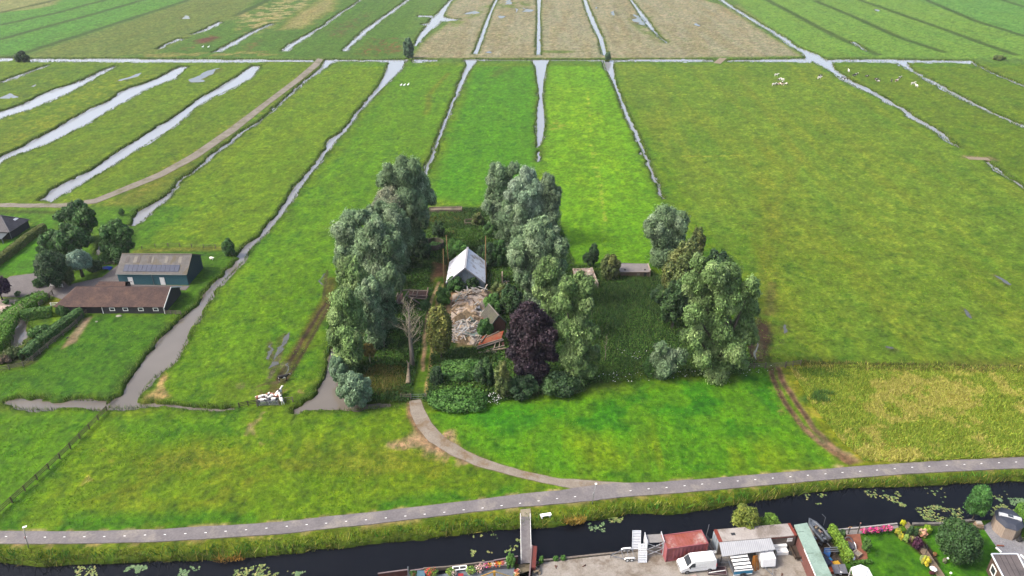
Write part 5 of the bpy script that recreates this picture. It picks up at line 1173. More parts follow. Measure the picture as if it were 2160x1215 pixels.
# --- rubble heap with scattered planks
rngp=random.Random(12)
hp=[(952,618),(985,610),(1036,614),(1036,640),(1018,660),(1020,700),(1030,722),(990,730),(950,722),(948,680)]
poly=gp(hp); a=np.array(poly); lo,hi=a.min(0),a.max(0); nx,ny=90,120
gx,gy=np.meshgrid(np.linspace(lo[0],hi[0],nx),np.linspace(lo[1],hi[1],ny)); dd=-sdf(poly,gx.ravel(),gy.ravel()); e=sstep(-.3,2.2,dd); hz=e*(0.45+1.1*fbm(gx.ravel(),gy.ravel(),3.2,4,9)+.35*(fbm(gx.ravel(),gy.ravel(),.5,2,4)-.5))-.15*(1-e)
cl=np.array(alb(204,176,144))*np.ones((nx*ny,3)); q=fbm(gx.ravel(),gy.ravel(),2.0,3,17)[:,None]; cl=np.where(q>.56,np.array(alb(222,204,186)),cl); cl=np.where(q<.42,np.array(alb(140,122,96)),cl); cl*=(.7+.6*fbm(gx.ravel(),gy.ravel(),.35,2,27))[:,None]
cx,cy=(lo+hi)/2; ii=(np.arange(ny-1)[:,None]*nx+np.arange(nx-1)[None,:]).ravel()
keep=(dd[ii]>-.35); ii=ii[keep]
o=obj("rubble_heap",npmesh("rubble_heap",np.stack([gx.ravel()-cx,gy.ravel()-cy,hz],1),np.stack([ii,ii+1,ii+nx+1,ii+nx],1),cl,True),attmat("rubble",.95,0,.1,.3,4.0)); o.location=(cx,cy,0); tag(o,"sandy heap of demolition rubble and straw in the middle of the plot","rubble")
def hz_at(x,y):
    d=float(-sdf(poly,np.array([x]),np.array([y]))[0]); e=float(sstep(-.3,2.2,np.array([d]))[0]); return e*(0.45+1.1*float(fbm(np.array([x]),np.array([y]),3.2,4,9)[0]))
plm=[mat("plank bone",alb(232,218,200),alb(206,190,170),3,.9),mat("plank grey",alb(190,182,174),alb(166,158,150),3,.9),mat("plank brown",alb(142,116,92),alb(116,94,76),3,.9),mat("plank white",alb(222,222,218),alb(200,200,196),3,.8),mat("plank teal",alb(146,176,168),alb(124,156,148),3,.8)]
pln=["bone coloured loose plank tossed on the sandy rubble heap","grey weathered loose plank tossed on the sandy rubble heap","brown weathered plank tossed on the sandy rubble heap","white painted loose plank tossed on the sandy rubble heap","pale teal painted board tossed on the sandy rubble heap"]
cl_=[(984,632,18,12,24),(1006,624,20,9,14),(1010,655,9,12,9),(980,702,26,15,56),(1000,700,16,16,26),(965,714,16,8,16),(1012,716,15,10,18),(972,660,14,10,4)]
protos={}
for cxp,cyp,sx,sy,nn_ in cl_:
    for i in range(nn_):
        x,y,_=G(cxp+rngp.uniform(-sx,sx),cyp+rngp.uniform(-sy,sy)); k=rngp.choices(range(5),[4,3,1.5,6,.5])[0]; L=rngp.choice((1,2,3))
        if (k,L) not in protos:
            mb=MB(); mb.box((0,0,0),((1.4,2.4,3.6)[L-1],.24,.07)); protos[k,L]=tag(obj("plank",mb,plm[k]),pln[k],"plank","planks tossed over the rubble heap"); ob=protos[k,L]
        else: ob=protos[k,L].copy(); COL.objects.link(ob)
        ob.location=(x,y,hz_at(x,y)+.1+rngp.uniform(0,.5)); ob.rotation_euler=(rngp.gauss(0,.15),rngp.gauss(0,.22),rngp.uniform(0,3.14))
mb=MB(); mb.box((0,0,.9),(1.1,.08,1.6),.2,.3); o=thing("broken_door","pale teal broken door standing upright in the rubble","door",G(998,688)); obj("door_leaf",mb,plm[4],o); mb=MB(); mb.beam((0,-.3,.2),(.05,-.35,2.4),.18,.18); obj("door_post",mb,plm[3],o)
mb=MB(); pts=[]
for i in range(6):
    for j in range(5): pts.append(((i-2.5)*.5+rngp.gauss(0,.06),(j-2)*.45+rngp.gauss(0,.06),.9+rngp.gauss(0,.14)))
mb.add(pts,[(i*5+j,i*5+j+1,(i+1)*5+j+1,(i+1)*5+j) for i in range(5) for j in range(4)]); o=obj("torn_sheet",mb,mat("torn white sheet",alb(206,208,214),alb(178,180,190),3,.5),loc=G(1000,655)); tag(o,"crumpled pale plastic sheet on the upper part of the rubble","sheet")
# --- collapsed red roof
c=G(1032,738); cr=thing("collapsed_roof","collapsed roof of orange red tiles on broken timbers below the outhouse","roof",c)
mb=MB(); mb.slab([pp_(1002,733,.9),pp_(1014,717,1.9),pp_(1060,707,2.4),pp_(1058,722,1.7),pp_(1024,737,1.0)] if False else [(-2.4,.4,.9),(-1.4,2.6,1.8),(3.0,3.9,2.3),(2.4,1.4,1.5)],.12); obj("tile_slope",mb,tiles("orange tiles",alb(206,92,52),alb(180,76,44),alb(164,120,92),1.6,.8,mortar=alb(120,70,50)),cr)
for q in (((-3.4,.2,.9),(-2.2,2.8,1.7)),((-3.0,0,.9),(-1.8,2.6,1.7)),((-2.7,-.2,.9),(2.8,1.2,2.0)),((-2.5,-.6,.7),(3.0,.9,1.9)),((-1.2,-.9,.3),(3.2,.1,1.0)),((-.6,-1.2,.4),(3.4,-.7,.9)),((-3.2,.9,1.0),(2.0,3.6,2.3)),((.8,-1.0,.3),(1.4,1.0,1.4)),((2.0,-.6,.4),(2.2,1.2,1.4)),((-2.2,-1.3,.25),(1.5,-1.5,.45)),((-1.8,.8,1.3),(-.6,2.9,2.0))):
    mb=MB(); mb.beam(q[0],q[1],.2,.2); obj("rafter",mb,woodg if q[0][0]<-.7 else woodp,cr)
mb=MB(); mb.bb(1.2,1.6,-.9,-.5,-.2,.5); mb.bb(2.6,3.1,.4,1.6,-.2,.9); obj("brick_stub",mb,tiles("red bricks b",alb(140,84,68),alb(120,70,58),alb(110,78,66),3.0,.85,mortar=alb(150,120,104)),cr)
# --- roofless building full of rubble
A=G(1219,609);B=G(1262,607.5); rz=frame_of(A,B); L=math.dist(A,B); D=G(1240,573)[1]-A[1]; rl=thing("roofless_building","roofless pale walled building filled with broken pink and white rubble","building",(A[0],A[1],0),rz)
pw=mat("pale render",alb(214,200,182),alb(188,170,150),1.5,.9,b=.2,stain=alb(150,122,104))
for nm,q in (("front_wall",(0,L,0,.28,-.2,1.3)),("side_wall",(L-.28,L,.28,D-.28,-.2,1.2)),("side_wall",(0,.28,.28,D-.28,-.2,1.1)),("back_wall",(0,L,D-.28,D,-.2,.9)),("inner_wall",(L-1.6,L-1.4,.28,2.0,0,1.1))):
    mb=MB(); mb.bb(*q); obj(nm,mb,pw,rl)
mb=MB()
for i in range(420):
    x=rngp.uniform(.35,L-.35);y=rngp.uniform(.4,D-.35); s=rngp.uniform(.2,.7)
    mb.box((x,y,.4+.45*math.sin(x*.9)*math.sin(y*.7)+rngp.uniform(0,.5)),(s,s*rngp.uniform(.5,1),s*.5),rngp.uniform(0,3),rngp.gauss(0,.4),rngp.gauss(0,.4))
m,t=newmat("broken masonry"); p_,o_=pbsdf(t,.95,0,.1); n=nnoise(t,1.6,3,.7); r=ramp(t,n.outputs[0],[(.30,alb(172,134,106)),(.43,alb(214,196,180)),(.5,alb(226,218,210)),(.58,alb(196,158,140)),(.7,alb(158,120,92))]); t.links.new(r.outputs[0],p_.inputs[0])
obj("rubble_fill",mb,m,rl); mb=MB(); mb.bb(.29,L-.3,.29,D-.29,-.2,.42); obj("rubble_floor",mb,m,rl)
c=G(1066,596); mb=MB(); mb.bb(-.9,-.65,-1.2,1.4,0,2.4); t_=thing("ruined_wall","ruined pale wall stub beside the big upright willow","wall",c); obj("wall_stub",mb,pw,t_); mb=MB()
for i in range(26): mb.box((rngp.uniform(-.6,.9),rngp.uniform(-1.6,.2),rngp.uniform(.05,.5)),(.4,.3,.25),rngp.uniform(0,3),.3,.2)
obj("fallen_rubble",mb,m,t_)
# --- low brick shed behind
A=G(1304,583.5);B=G(1369,583.5); L=math.dist(A,B); t_=thing("low_shed","low brick shed with a grey sheet roof and pale right end at the back right","shed",(A[0],A[1],0),0)
mb=MB(); mb.bb(0,L,0,3.6,-.2,1.45); obj("wall",mb,tiles("brown bricks",alb(150,116,96),alb(130,100,84),alb(160,134,112),3.0,.9,mortar=alb(160,140,120)),t_); mb=MB(); mb.slab([(-.2,-.25,1.45),(L+.05,-.25,1.45),(L+.05,3.8,1.75),(-.2,3.8,1.75)],.1); rf=obj("roof",mb,corrug("grey roof sheets",alb(172,164,160),alb(146,138,136),.5,'Y',rough=.8),t_)
mb=MB(); mb.bb(L+.06,L+.3,-.1,3.7,-.1,1.9); mb.bb(-.2,L+.06,-.34,-.26,1.36,1.5); obj("pale_trim",mb,pw,t_)
for x in (1.4,6.4): mb=MB(); mb.bb(x,x+.5,.5,1.0,1.5,1.62); obj("roof_hole",mb,mat("dark opening",(.006,.006,.007)),t_)
mb=MB(); mb.bb(4.6,5.3,-.05,-.004,.35,.95); obj("window",mb,pw,t_); mb=MB(); mb.bb(6.3,7.0,-.04,-.004,0,1.1); obj("door",mb,blackm,t_)
mb=MB(); mb.beam(G(1306,556,.9),G(1352,558,.9),.35,.35); tag(obj("concrete_beam",mb,mat("dark concrete",alb(120,118,116),None,1,.9)),"dark concrete beam lying behind the low brick shed","beam")
# --- fences and gates
def fence(name,label,pts,h,sp,rails,m,cat="fence",rw=.14,pw_=.16,group=None):
    pts=[G(*p)[:2] for p in pts]; c=pts[0]; root=thing(name,label,cat,(c[0],c[1],0),0,group)
    L=sum(math.dist(a,b) for a,b in zip(pts[:-1],pts[1:])); n=max(2,int(round(L/sp))+1); ps=resample(pts,n); proto=None
    for x,y in ps:
        if proto is None: mb=MB(); mb.bb(-pw_/2,pw_/2,-pw_/2,pw_/2,-.3,h+.08); q=obj("post",mb,m,root); proto=q
        else: q=proto.copy(); COL.objects.link(q); q.parent=root
        q.location=(x-c[0],y-c[1],0)
    for z in rails:
        mb=MB()
        for a,b in zip(ps[:-1],ps[1:]): mb.beam((a[0]-c[0],a[1]-c[1],z),(b[0]-c[0],b[1]-c[1],z),.04,rw)
        obj("rail",mb,m,root)
    return root
fencew=mat("silvered fence wood",alb(150,142,124),alb(118,110,96),2,.9,b=.2); darkw=mat("dark fence wood",alb(92,84,70),alb(72,66,56),2,.9,b=.2)
fence("fence","long wooden post and rail fence slanting across the lower left field",[(226,868),(190,905),(130,965),(60,1030),(0,1084),(-60,1140)],1.15,2.6,(.45,.8,1.12),mat("brown fence wood",alb(128,118,84),alb(100,92,68),2,.9))
fence("fence","wooden rail fence following the diagonal hedge down the left lawn",[(186,660),(155,692),(112,725),(80,752),(58,772),(20,780),(-40,792)],1.1,2.4,(.4,.75,1.05),fencew)
fence("fence","grey board fence running up from the gate to the stable",[(84,648),(110,624),(112,622)],1.2,1.6,(.3,.6,.9,1.2),fencew)
fence("fence","white four railed fence on the edge of the farmyard",[(105,604),(133,606)],1.2,1.5,(.3,.6,.9,1.2),white,rw=.14)
fence("fence","white topped fence in front of the stable's left end",[(109,648),(138,647)],1.1,1.7,(.6,1.1),white,rw=.12)
fence("fence","short wooden fence at the near right corner of the stable",[(350,663),(382,664)],1.0,1.4,(.35,.65,.98),fencew)
fence("fence","low pale fence behind the green barn's left corner",[(222,560),(262,558)],1.0,2,(.4,.9),fencew)
fence("fence","thin wire fence along the ditch behind the barn",[(300,526),(345,520),(480,524)],1.0,3.4,(.5,.95),fencew,rw=.03)
fence("fence","wooden fence left of the cattle gate",[(505,860),(543,853)],1.1,1.6,(.4,.75,1.05),darkw)
fence("fence","short pale rail right of the cattle gate",[(603,849),(618,848)],1.1,1.4,(.6,1.1),fencew)
fence("fence","wooden fence left of the right hand field gate",[(1568,778),(1614,777)],1.2,1.8,(.4,.8,1.15),fencew)
fence("fence","wooden fence right of the right hand field gate",[(1656,775),(1688,770)],1.2,1.8,(.4,.8,1.15),fencew)
fence("fence","old rail left of the farm drive gate",[(846,842),(866,842)],1.2,1.4,(.7,1.15),fencew)
def gate(label,p,q,h,bars,m,diag=True):
    A=G(*p);B=G(*q); L=math.dist(A,B); root=thing("gate",label,"gate",(A[0],A[1],0),frame_of(A,B))
    mb=MB(); mb.beam((.05,0,.2),(.05,0,h),.05); mb.beam((L-.05,0,.2),(L-.05,0,h),.05); mb.beam((L/2,0,.2),(L/2,0,h),.04); 
    if diag: mb.beam((.05,0,.25),(L/2,0,h-.05),.04); mb.beam((L-.05,0,.25),(L/2,0,h-.05),.04)
    obj("gate_frame",mb,m,root)
    for i in range(bars): z=.25+(h-.25)*i/(bars-1); mb=MB(); mb.tube([(0,0,z),(L,0,z)],.03,6); obj("bar",mb,m,root)
    for x in (-.15,L+.15): mb=MB(); mb.bb(x-.1,x+.1,-.1,.1,-.3,h+.2); obj("post",mb,fencew,root)
gate("galvanised steel cattle gate with the cows crowding behind it",(545,857),(588,856),1.25,6,galv)
gate("weathered wooden field gate at the head of the two wheel ruts",(1615,777),(1655,775.5),1.25,5,fencew)
gate("low steel gate across the grassy farm drive",(868,843),(897,842),1.2,3,galv,False)
# --- blue tarpaulin, animals' bits
mb=MB(); pts=[]
for i in range(7):
    for j in range(5): pts.append(((i-3)*.45,(j-2)*.45,.12+max(0,.45-.09*((i-3)**2+(j-2)**2)*.5)+rngp.gauss(0,.06)))
mb.add(pts,[(i*5+j,(i+1)*5+j,(i+1)*5+j+1,i*5+j+1) for i in range(6) for j in range(4)]); tag(obj("tarpaulin",mb,mat("blue tarpaulin",alb(30,84,196),alb(24,66,170),2,.45),loc=G(224,567,.05)),"crumpled bright blue tarpaulin on the grey farmyard","tarpaulin")
for x,y,lb in ((251,667,"round pale stone slab on the lawn in front of the stable"),(204,679,"small white stone on the lawn left of the stable")):
    mb=MB(); mb.ell((0,0,.08),(.7 if x>230 else .3,.5 if x>230 else .25,.14),12,6); tag(obj("garden_stone",mb,mat("pale stone",alb(196,196,180),alb(170,168,150),3,.9),loc=G(x,y),smooth=True),lb,"stone")
# ---------------------------------------------------------------- cows: one skinned body per pose, hide by noise patches
def hide(name,white_to,seed,dark=(.012,.011,.011),pale=(.50,.48,.44)):
    m,t=newmat(name); p,o=pbsdf(t,.75,0,.2); c=t.nodes.new("ShaderNodeTexCoord"); mp=t.nodes.new("ShaderNodeMapping"); mp.inputs["Location"].default_value=(seed*3.1,seed*1.7,seed)
    n=t.nodes.new("ShaderNodeTexNoise"); n.inputs["Scale"].default_value=1.5; n.inputs["Detail"].default_value=2
    t.links.new(c.outputs["Object"],mp.inputs[0]); t.links.new(mp.outputs[0],n.inputs["Vector"])
    r=ramp(t,n.outputs[0],[(white_to-.012,pale),(white_to+.012,dark)]); t.links.new(r.outputs[0],p.inputs[0]); return m
HIDES=[hide("pied hide",.52,1),hide("mostly white hide",.56,2),hide("mostly black hide",.42,3),hide("red pied hide",.5,4,dark=(.16,.06,.035))]
import bmesh
def skin_mesh(name,verts,edges,root=0,sub=2):
    bm=bmesh.new(); lay=bm.verts.layers.skin.verify(); vs=[]
    for i,v in enumerate(verts):
        b=bm.verts.new(v[:3]); b[lay].radius=(v[3],v[4] if len(v)>4 else v[3]); b[lay].use_root=(i==root); vs.append(b)
    for a,b in edges: bm.edges.new((vs[a],vs[b]))
    me=bpy.data.meshes.new(name+"_cage"); bm.to_mesh(me); bm.free(); o=bpy.data.objects.new(name+"_cage",me); COL.objects.link(o)
    sk=o.modifiers.new("s",'SKIN'); sk.use_smooth_shade=True; sb=o.modifiers.new("u",'SUBSURF'); sb.levels=sub; sb.render_levels=sub
    bpy.context.view_layer.update(); dg=bpy.context.evaluated_depsgraph_get(); out=bpy.data.meshes.new_from_object(o.evaluated_get(dg)); out.name=name
    bpy.data.objects.remove(o); return out
def cow_mesh(pose):
    # x forward; (x,y,z,ry,rz)
    V=[(-.75,0,1.12,.27,.28),(-.35,0,1.02,.30,.36),(.15,0,1.00,.31,.38),(.6,0,1.06,.26,.34)]; E=[(0,1),(1,2),(2,3)]
    if pose=='graze': neck=[(.95,0,.95,.15,.2),(1.2,0,.55,.12,.14),(1.32,0,.28,.11,.12),(1.50,0,.08,.06,.07)]
    elif pose=='lie': neck=[(.9,0,1.25,.16,.22),(1.15,0,1.42,.13,.15),(1.35,.05,1.40,.12,.12),(1.6,.08,1.28,.07,.08)]
    else: neck=[(.95,0,1.28,.16,.22),(1.2,0,1.45,.13,.16),(1.38,0,1.46,.12,.13),(1.68,0,1.28,.075,.085)]
    k=len(V); V+=neck; E+=[(3,k),(k,k+1),(k+1,k+2),(k+2,k+3)]; hd=k+2
    for s in (-1,1):                                      # ears
        V.append((V[hd][0]-.05,s*.24,V[hd][2]+.05,.03)); E.append((hd,len(V)-1))
    V.append((-.98,0,1.22,.05)); E.append((0,len(V)-1)); V.append((-1.04,0,.75,.025)); E.append((len(V)-2,len(V)-1)); V.append((-1.04,0,.5,.04)); E.append((len(V)-2,len(V)-1))
    V.append((-.25,0,.66,.14)); E.append((1,len(V)-1))   # udder
    for s in (-1,1):
        if pose=='lie':
            b=len(V); V+=[(.55,s*.26,.80,.13),(.75,s*.34,.62,.08),(.45,s*.36,.60,.06)]; E+=[(3,b),(b,b+1),(b+1,b+2)]
            b=len(V); V+=[(-.6,s*.30,.88,.18),(-.25,s*.42,.68,.10),(-.6,s*.46,.62,.06)]; E+=[(0,b),(b,b+1),(b+1,b+2)]
        else:
            b=len(V); V+=[(.58,s*.19,.72,.13),(.60,s*.19,.40,.075),(.58,s*.19,.10,.055),(.61,s*.19,.02,.07)]; E+=[(3,b),(b,b+1),(b+1,b+2),(b+2,b+3)]
            b=len(V); V+=[(-.66,s*.2,.80,.17),(-.62,s*.2,.58,.10),(-.80,s*.2,.42,.065),(-.74,s*.2,.10,.055),(-.71,s*.2,.02,.07)]; E+=[(0,b),(b,b+1),(b+1,b+2),(b+2,b+3),(b+3,b+4)]
    if pose=='lie': V=[(v[0],v[1],v[2]-.55,*v[3:]) for v in V]
    return skin_mesh("cow_"+pose,V,E,1)
CM={p:cow_mesh(p) for p in ('stand','graze','lie')}
CMM={}
def cow(label,px,py,rz,pose,hd,group,s=1.0):
    if (pose,hd) not in CMM:
        me=CM[pose].copy(); me.materials.clear(); me.materials.append(HIDES[hd]); CMM[pose,hd]=me
    o=bpy.data.objects.new("cow",CMM[pose,hd]); COL.objects.link(o); o.location=G(px,py,.0); o.rotation_euler=(0,0,rz); o.scale=(s,)*3
    return tag(o,label,"cow",group)
cg="cows crowding at the steel gate"
for a in [("black and white cow pressed sideways along the left half of the steel gate",556,853,.35,'stand',0),("brown and white cow at the back left of the group by the gate",552,846,.25,'stand',3),("mostly white cow in the middle of the group at the gate",572,844,3.5,'stand',1),("black patched cow pushing its head over the middle of the gate",575,852,-2.8,'stand',0),("white rumped cow at the right end of the steel gate",595,850,2.1,'stand',1),("white cow facing away up the muddy track behind the group",589,836,1.25,'stand',1),("brown headed cow behind the right half of the gate",585,843,3.0,'stand',3),
 ]: cow(*a,cg)
cow("lone black and white cow standing in the muddy track above the gate",598,803,.25,'stand',2,"cows crowding at the steel gate")
fg="cows grazing near the main canal"
for a in [("white cow standing apart above the far left cluster of cows",1637,161,0.1,'stand',1),("dark headed white cow at the top left of the far cluster",1643,171,.4,'stand',0),("white cow at the top right of the far cluster",1650,171,2.9,'stand',1),("white cow at the left end of the far cluster",1632,181,.2,'stand',1),("black backed cow lying in the middle of the far cluster",1640,179,.1,'lie',2),("pied cow in the right half of the far cluster",1650,177,1.2,'stand',0),("pied cow at the right end of the far cluster",1657,180,2.4,'graze',0),("red pied cow low in the far cluster",1646,180,-.5,'graze',3),
 ("black cow lying alone between the two herds",1730,161,.1,'lie',2),("white cow just below the lone black one",1728,167,.1,'stand',1),
 ("pied cow at the ditch edge left of the right herd",1777,166,.6,'graze',0),("black cow at the ditch edge left of the right herd",1784,170,2.6,'graze',2),
 ("white calf sized cow at the top left of the right herd",1790,152,1.5,'stand',1),("black cow on the left of the right herd, nearest the ditch",1801,162,.2,'stand',2),("pied cow beside the black one on the left of the right herd",1805,160,.4,'stand',0),("black cow lying near the top middle of the right herd",1828,162,.1,'lie',2),("black cow lying in the middle of the right herd",1848,168,.1,'lie',2),("second black cow lying just below the one in the middle",1852,172,3.2,'lie',2),("black cow right of the middle of the right herd",1880,173,1.3,'stand',2),("red and white cow in the right part of the herd",1891,173,.3,'stand',3),("pied cow standing above the red and white one",1897,167,.5,'stand',0),("white cow near the right end of the right herd",1925,179,.1,'stand',1),("white cow at the far right end of the right herd",1933,184,1.7,'stand',1)]: cow(*a,fg)
# sheep, chickens, swans
def critter(name,label,cat,px,py,rz,body,head,c,z=0,group=None,legs=.3,neck=.1):
    V=[(-body*.5,0,legs+body*.28,body*.28),(body*.05,0,legs+body*.3,body*.33),(body*.5,0,legs+body*.32,body*.22),(body*.62+head*.2,0,legs+body*.45+neck*.6,head*.5),(body*.66+head*.7,0,legs+body*.45+neck,head*.45),(body*.66+head*1.4,0,legs+body*.42+neck,head*.2),(-body*.75,0,legs+body*.35,body*.1)]
    E=[(0,1),(1,2),(2,3),(3,4),(4,5),(0,6)]
    if legs>.02:
        for s in (-1,1):
            for x,i in ((-body*.45,0),(body*.4,2)): V.append((x,s*body*.18,legs*.5,body*.07)); E.append((i,len(V)-1)); V.append((x,s*body*.18,0.02,body*.05)); E.append((len(V)-2,len(V)-1))
    o=bpy.data.objects.new(name,skin_mesh(name,V,E,1,1)); o.data.materials.clear(); o.data.materials.append(c); COL.objects.link(o); o.location=G(px,py,z); o.rotation_euler=(0,0,rz); return tag(o,label,cat,group)
wool=mat("white fleece",(.62,.60,.54),(.5,.48,.42),5,.95,b=.4); feath=mat("white feathers",(.75,.75,.73),(.66,.66,.64),5,.8); darkf=mat("dark feathers",(.02,.018,.018),(.03,.026,.024),5,.8)
critter("sheep","small white sheep on the lawn right of the green barn","sheep",447,548,-.4,.9,.26,wool)
for a in ((161,691,"black hen on the bare strip, nearest the stable"),(142,714,"black and white hen at the lower end of the bare strip")): critter("hen",a[2],"hen",a[0],a[1],.8,.36,.12,darkf,legs=.1,neck=.12,group="hens on the bare strip")
for x,y,lb in ((428,100,"white swan on the far wet meadow, left one of the pair"),(440,100,"white swan on the far wet meadow, right one of the pair"),(846,181,"white swan on the meadow right of the long ditch, leftmost of three"),(853,181,"white swan on the meadow right of the long ditch, middle of three"),(861,180,"white swan on the meadow right of the long ditch, rightmost of three")):
    critter("swan",lb,"swan",x,y,1.0,.95,.22,feath,legs=.06,neck=.55,group="swans on the meadows")
# culverts and field bridges, far lamps
def plankbridge(label,p,q,w,m,z=.12):
    A=G(*p);B=G(*q); L=math.dist(A,B); root=thing("field_bridge",label,"bridge",(A[0],A[1],0),frame_of(A,B)); mb=MB(); n=max(4,int(L/.5))
    for i in range(n): mb.bb(L*i/n+.02,L*(i+1)/n-.02,-w/2,w/2,z-.12,z)
    obj("deck",mb,m,root); mb=MB(); mb.bb(0,L,-w/2+.1,-w/2+.35,z-.5,z-.13); mb.bb(0,L,w/2-.35,w/2-.1,z-.5,z-.13); obj("beam",mb,m,root)
plankbridge("pale plank bridge over the narrow ditch at the right edge",(2040,334),(2086,336),3.0,mat("pale deck",alb(176,160,132),alb(150,134,110),2,.9))
plankbridge("small pale bridge over the main canal at the end of the dry field",(1512,134),(1526,122.5),4.0,mat("pale deck",alb(176,160,132)))
# ---------------------------------------------------------------- path furniture
def lamp(label,px,pb,pt,lean):
    x,y,_=G(px,pb); h=hgt(px,pb,pt); root=thing("street_lamp",label,"street lamp",(x,y,0),0,"lamp posts along the bike path"); wl=mat("lamp grey",alb(196,200,200),None,2,.5)
    mb=MB(); mb.tube([(0,0,-.2),(lean*.6,.0,h*.6),(lean,.05,h-.1)],[.06,.05,.04],8); obj("pole",mb,wl,root,smooth=True)
    mb=MB(); mb.box((lean*.35,0,h*.52),(.22,.16,.28)); obj("control_box",mb,mat("pink reflector",alb(214,170,166),None,2,.5) if px<500 else wl,root)
    mb=MB(); mb.box((lean+(.18 if px<500 else .04),.05,h),(.55 if px<500 else .34,.32,.09),.4 if px<500 else 0,0,-.1); hd=obj("lamp_head",mb,white,root,bevel=.02); mb=MB(); mb.box((lean+(.18 if px<500 else .04),.05,h-.055),(.4 if px<500 else .24,.22,.03),.4 if px<500 else 0); obj("lamp_glass",mb,mat("lamp glass",(.5,.5,.5),None,2,.2),hd)
lamp("white headed lamp post at the left end of the asphalt path",60.5,1157,1112,.55)
lamp("white headed lamp post where the concrete drive meets the path",1249,1063,1021,.35)
c=G(1151,1090); t_=thing("bench","backless white concrete bench on the bank right of the footbridge","bench",c,R(12)); wc=mat("white concrete",(.72,.71,.69),(.62,.61,.58),2,.8,b=.1)
mb=MB(); mb.bb(-.85,.85,-.28,.28,.36,.48); obj("seat",mb,wc,t_,bevel=.02)
for x in (-.6,.6): mb=MB(); mb.bb(x-.1,x+.1,-.24,.24,-.1,.355); obj("leg",mb,wc,t_,bevel=.01)
# footbridge
A=G(1108,1093);B=G(1108,1191); L=A[1]-B[1]; fb=thing("footbridge","narrow grey plank footbridge with thin white railings over the canal","bridge",(A[0],B[1],0)); dk=mat("grey deck boards",alb(166,160,160),alb(140,134,134),2,.85,b=.2)
mb=MB(); n=int(L/.2)
for i in range(n): mb.bb(-.72,.72,L*i/n+.012,L*(i+1)/n-.012,.28,.34)
obj("deck",mb,dk,fb); mb=MB(); mb.bb(-.66,-.48,0,L,.02,.275); mb.bb(.48,.66,0,L,.02,.275); obj("beam",mb,mat("bridge steel",alb(110,110,114),None,2,.7),fb)
for s in (-1,1):
    mb=MB(); mb.tube([(s*.74,0,1.0),(s*.74,L,1.0)],.035,6); mb.tube([(s*.74,0,.65),(s*.74,L,.65)],.02,6); r_=obj("railing",mb,white,fb)
    for k in range(7): mb=MB(); mb.tube([(s*.74,L*k/6,.2),(s*.74,L*k/6,1.0)],.028,6); obj("baluster",mb,white,r_)
for y in (L*.33,L*.67): mb=MB(); mb.bb(-.6,-.45,y-.08,y+.08,-1.8,.02); mb.bb(.45,.6,y-.08,y+.08,-1.8,.02); obj("pile",mb,darkw,fb)
sheet("bridge_landing",gp([(1098,1075),(1119,1073),(1121,1094),(1096,1094)]),.05,.3,mat("sandy landing",alb(196,186,164),alb(170,158,132),1,.95),"pale sandy landing between the path and the footbridge","path")
# ---------------------------------------------------------------- the yard and the gardens this side of the canal
Z0=0.05
def g0(x,y,z=Z0): return G(x,y,z)
def at(c,px,py,z=Z0): g=G(px,py,z); return (g[0]-c[0],g[1]-c[1],z-c[2])
def wheel(root,x,y,r,w,rim):
    mb=MB(); mb.tube([(x,y-w/2,r),(x,y+w/2,r)],r,16); wl=obj("wheel",mb,tyre,root,smooth=False); mb=MB(); mb.tube([(x,y-w/2-.012,r),(x,y+w/2+.012,r)],r*.6,12); obj("rim",mb,rim,wl)
steel=mat("plain steel",alb(150,152,158),alb(122,124,130),2,.5,.4,b=.1); vanw=mat("white car paint",(.52,.52,.52),(.49,.49,.49),1,.25,b=0,spec=.5)
# quay edges
def wall(name,label,pts,th,z0,z1,m,cat="wall"):
    ps=gp(pts,z1); mb=MB()
    for a,b in zip(ps[:-1],ps[1:]):
        mb.beam((a[0],a[1],(z0+z1)/2),(b[0],b[1],(z0+z1)/2),th,z1-z0)
    c=ps[0]; mb.v=[(x-c[0],y-c[1],z) for x,y,z in mb.v]; o=obj(name,mb,m); o.location=(c[0],c[1],0); return tag(o,label,cat)
wall("quay_wall","low weathered wooden quay edge along the concrete yard",[(1147,1181),(1240,1171),(1330,1162),(1402,1151)],.25,-1.4,.22,woodg)
wall("quay_wall","timber revetment along the canal below the flower deck",[(893,1198),(940,1195),(1005,1187),(1018,1185)],.18,-1.4,.1,woodg)
wall("quay_wall","pale boarded garden quay edge with the flower baskets behind it",[(1742,1120),(1763,1117),(1830,1110.5),(1893,1103.5)],.22,-1.4,.38,mat("pale composite boards",alb(206,200,196),alb(184,178,174),1,.7))
wall("quay_wall","grey stone quay edge behind the round garden tree",[(1926,1104),(1985,1103),(2055,1096)],.4,-1.4,.2,mat("grey stone",alb(150,144,138),alb(118,114,110),1.5,.9,b=.3,stain=alb(96,94,86)))
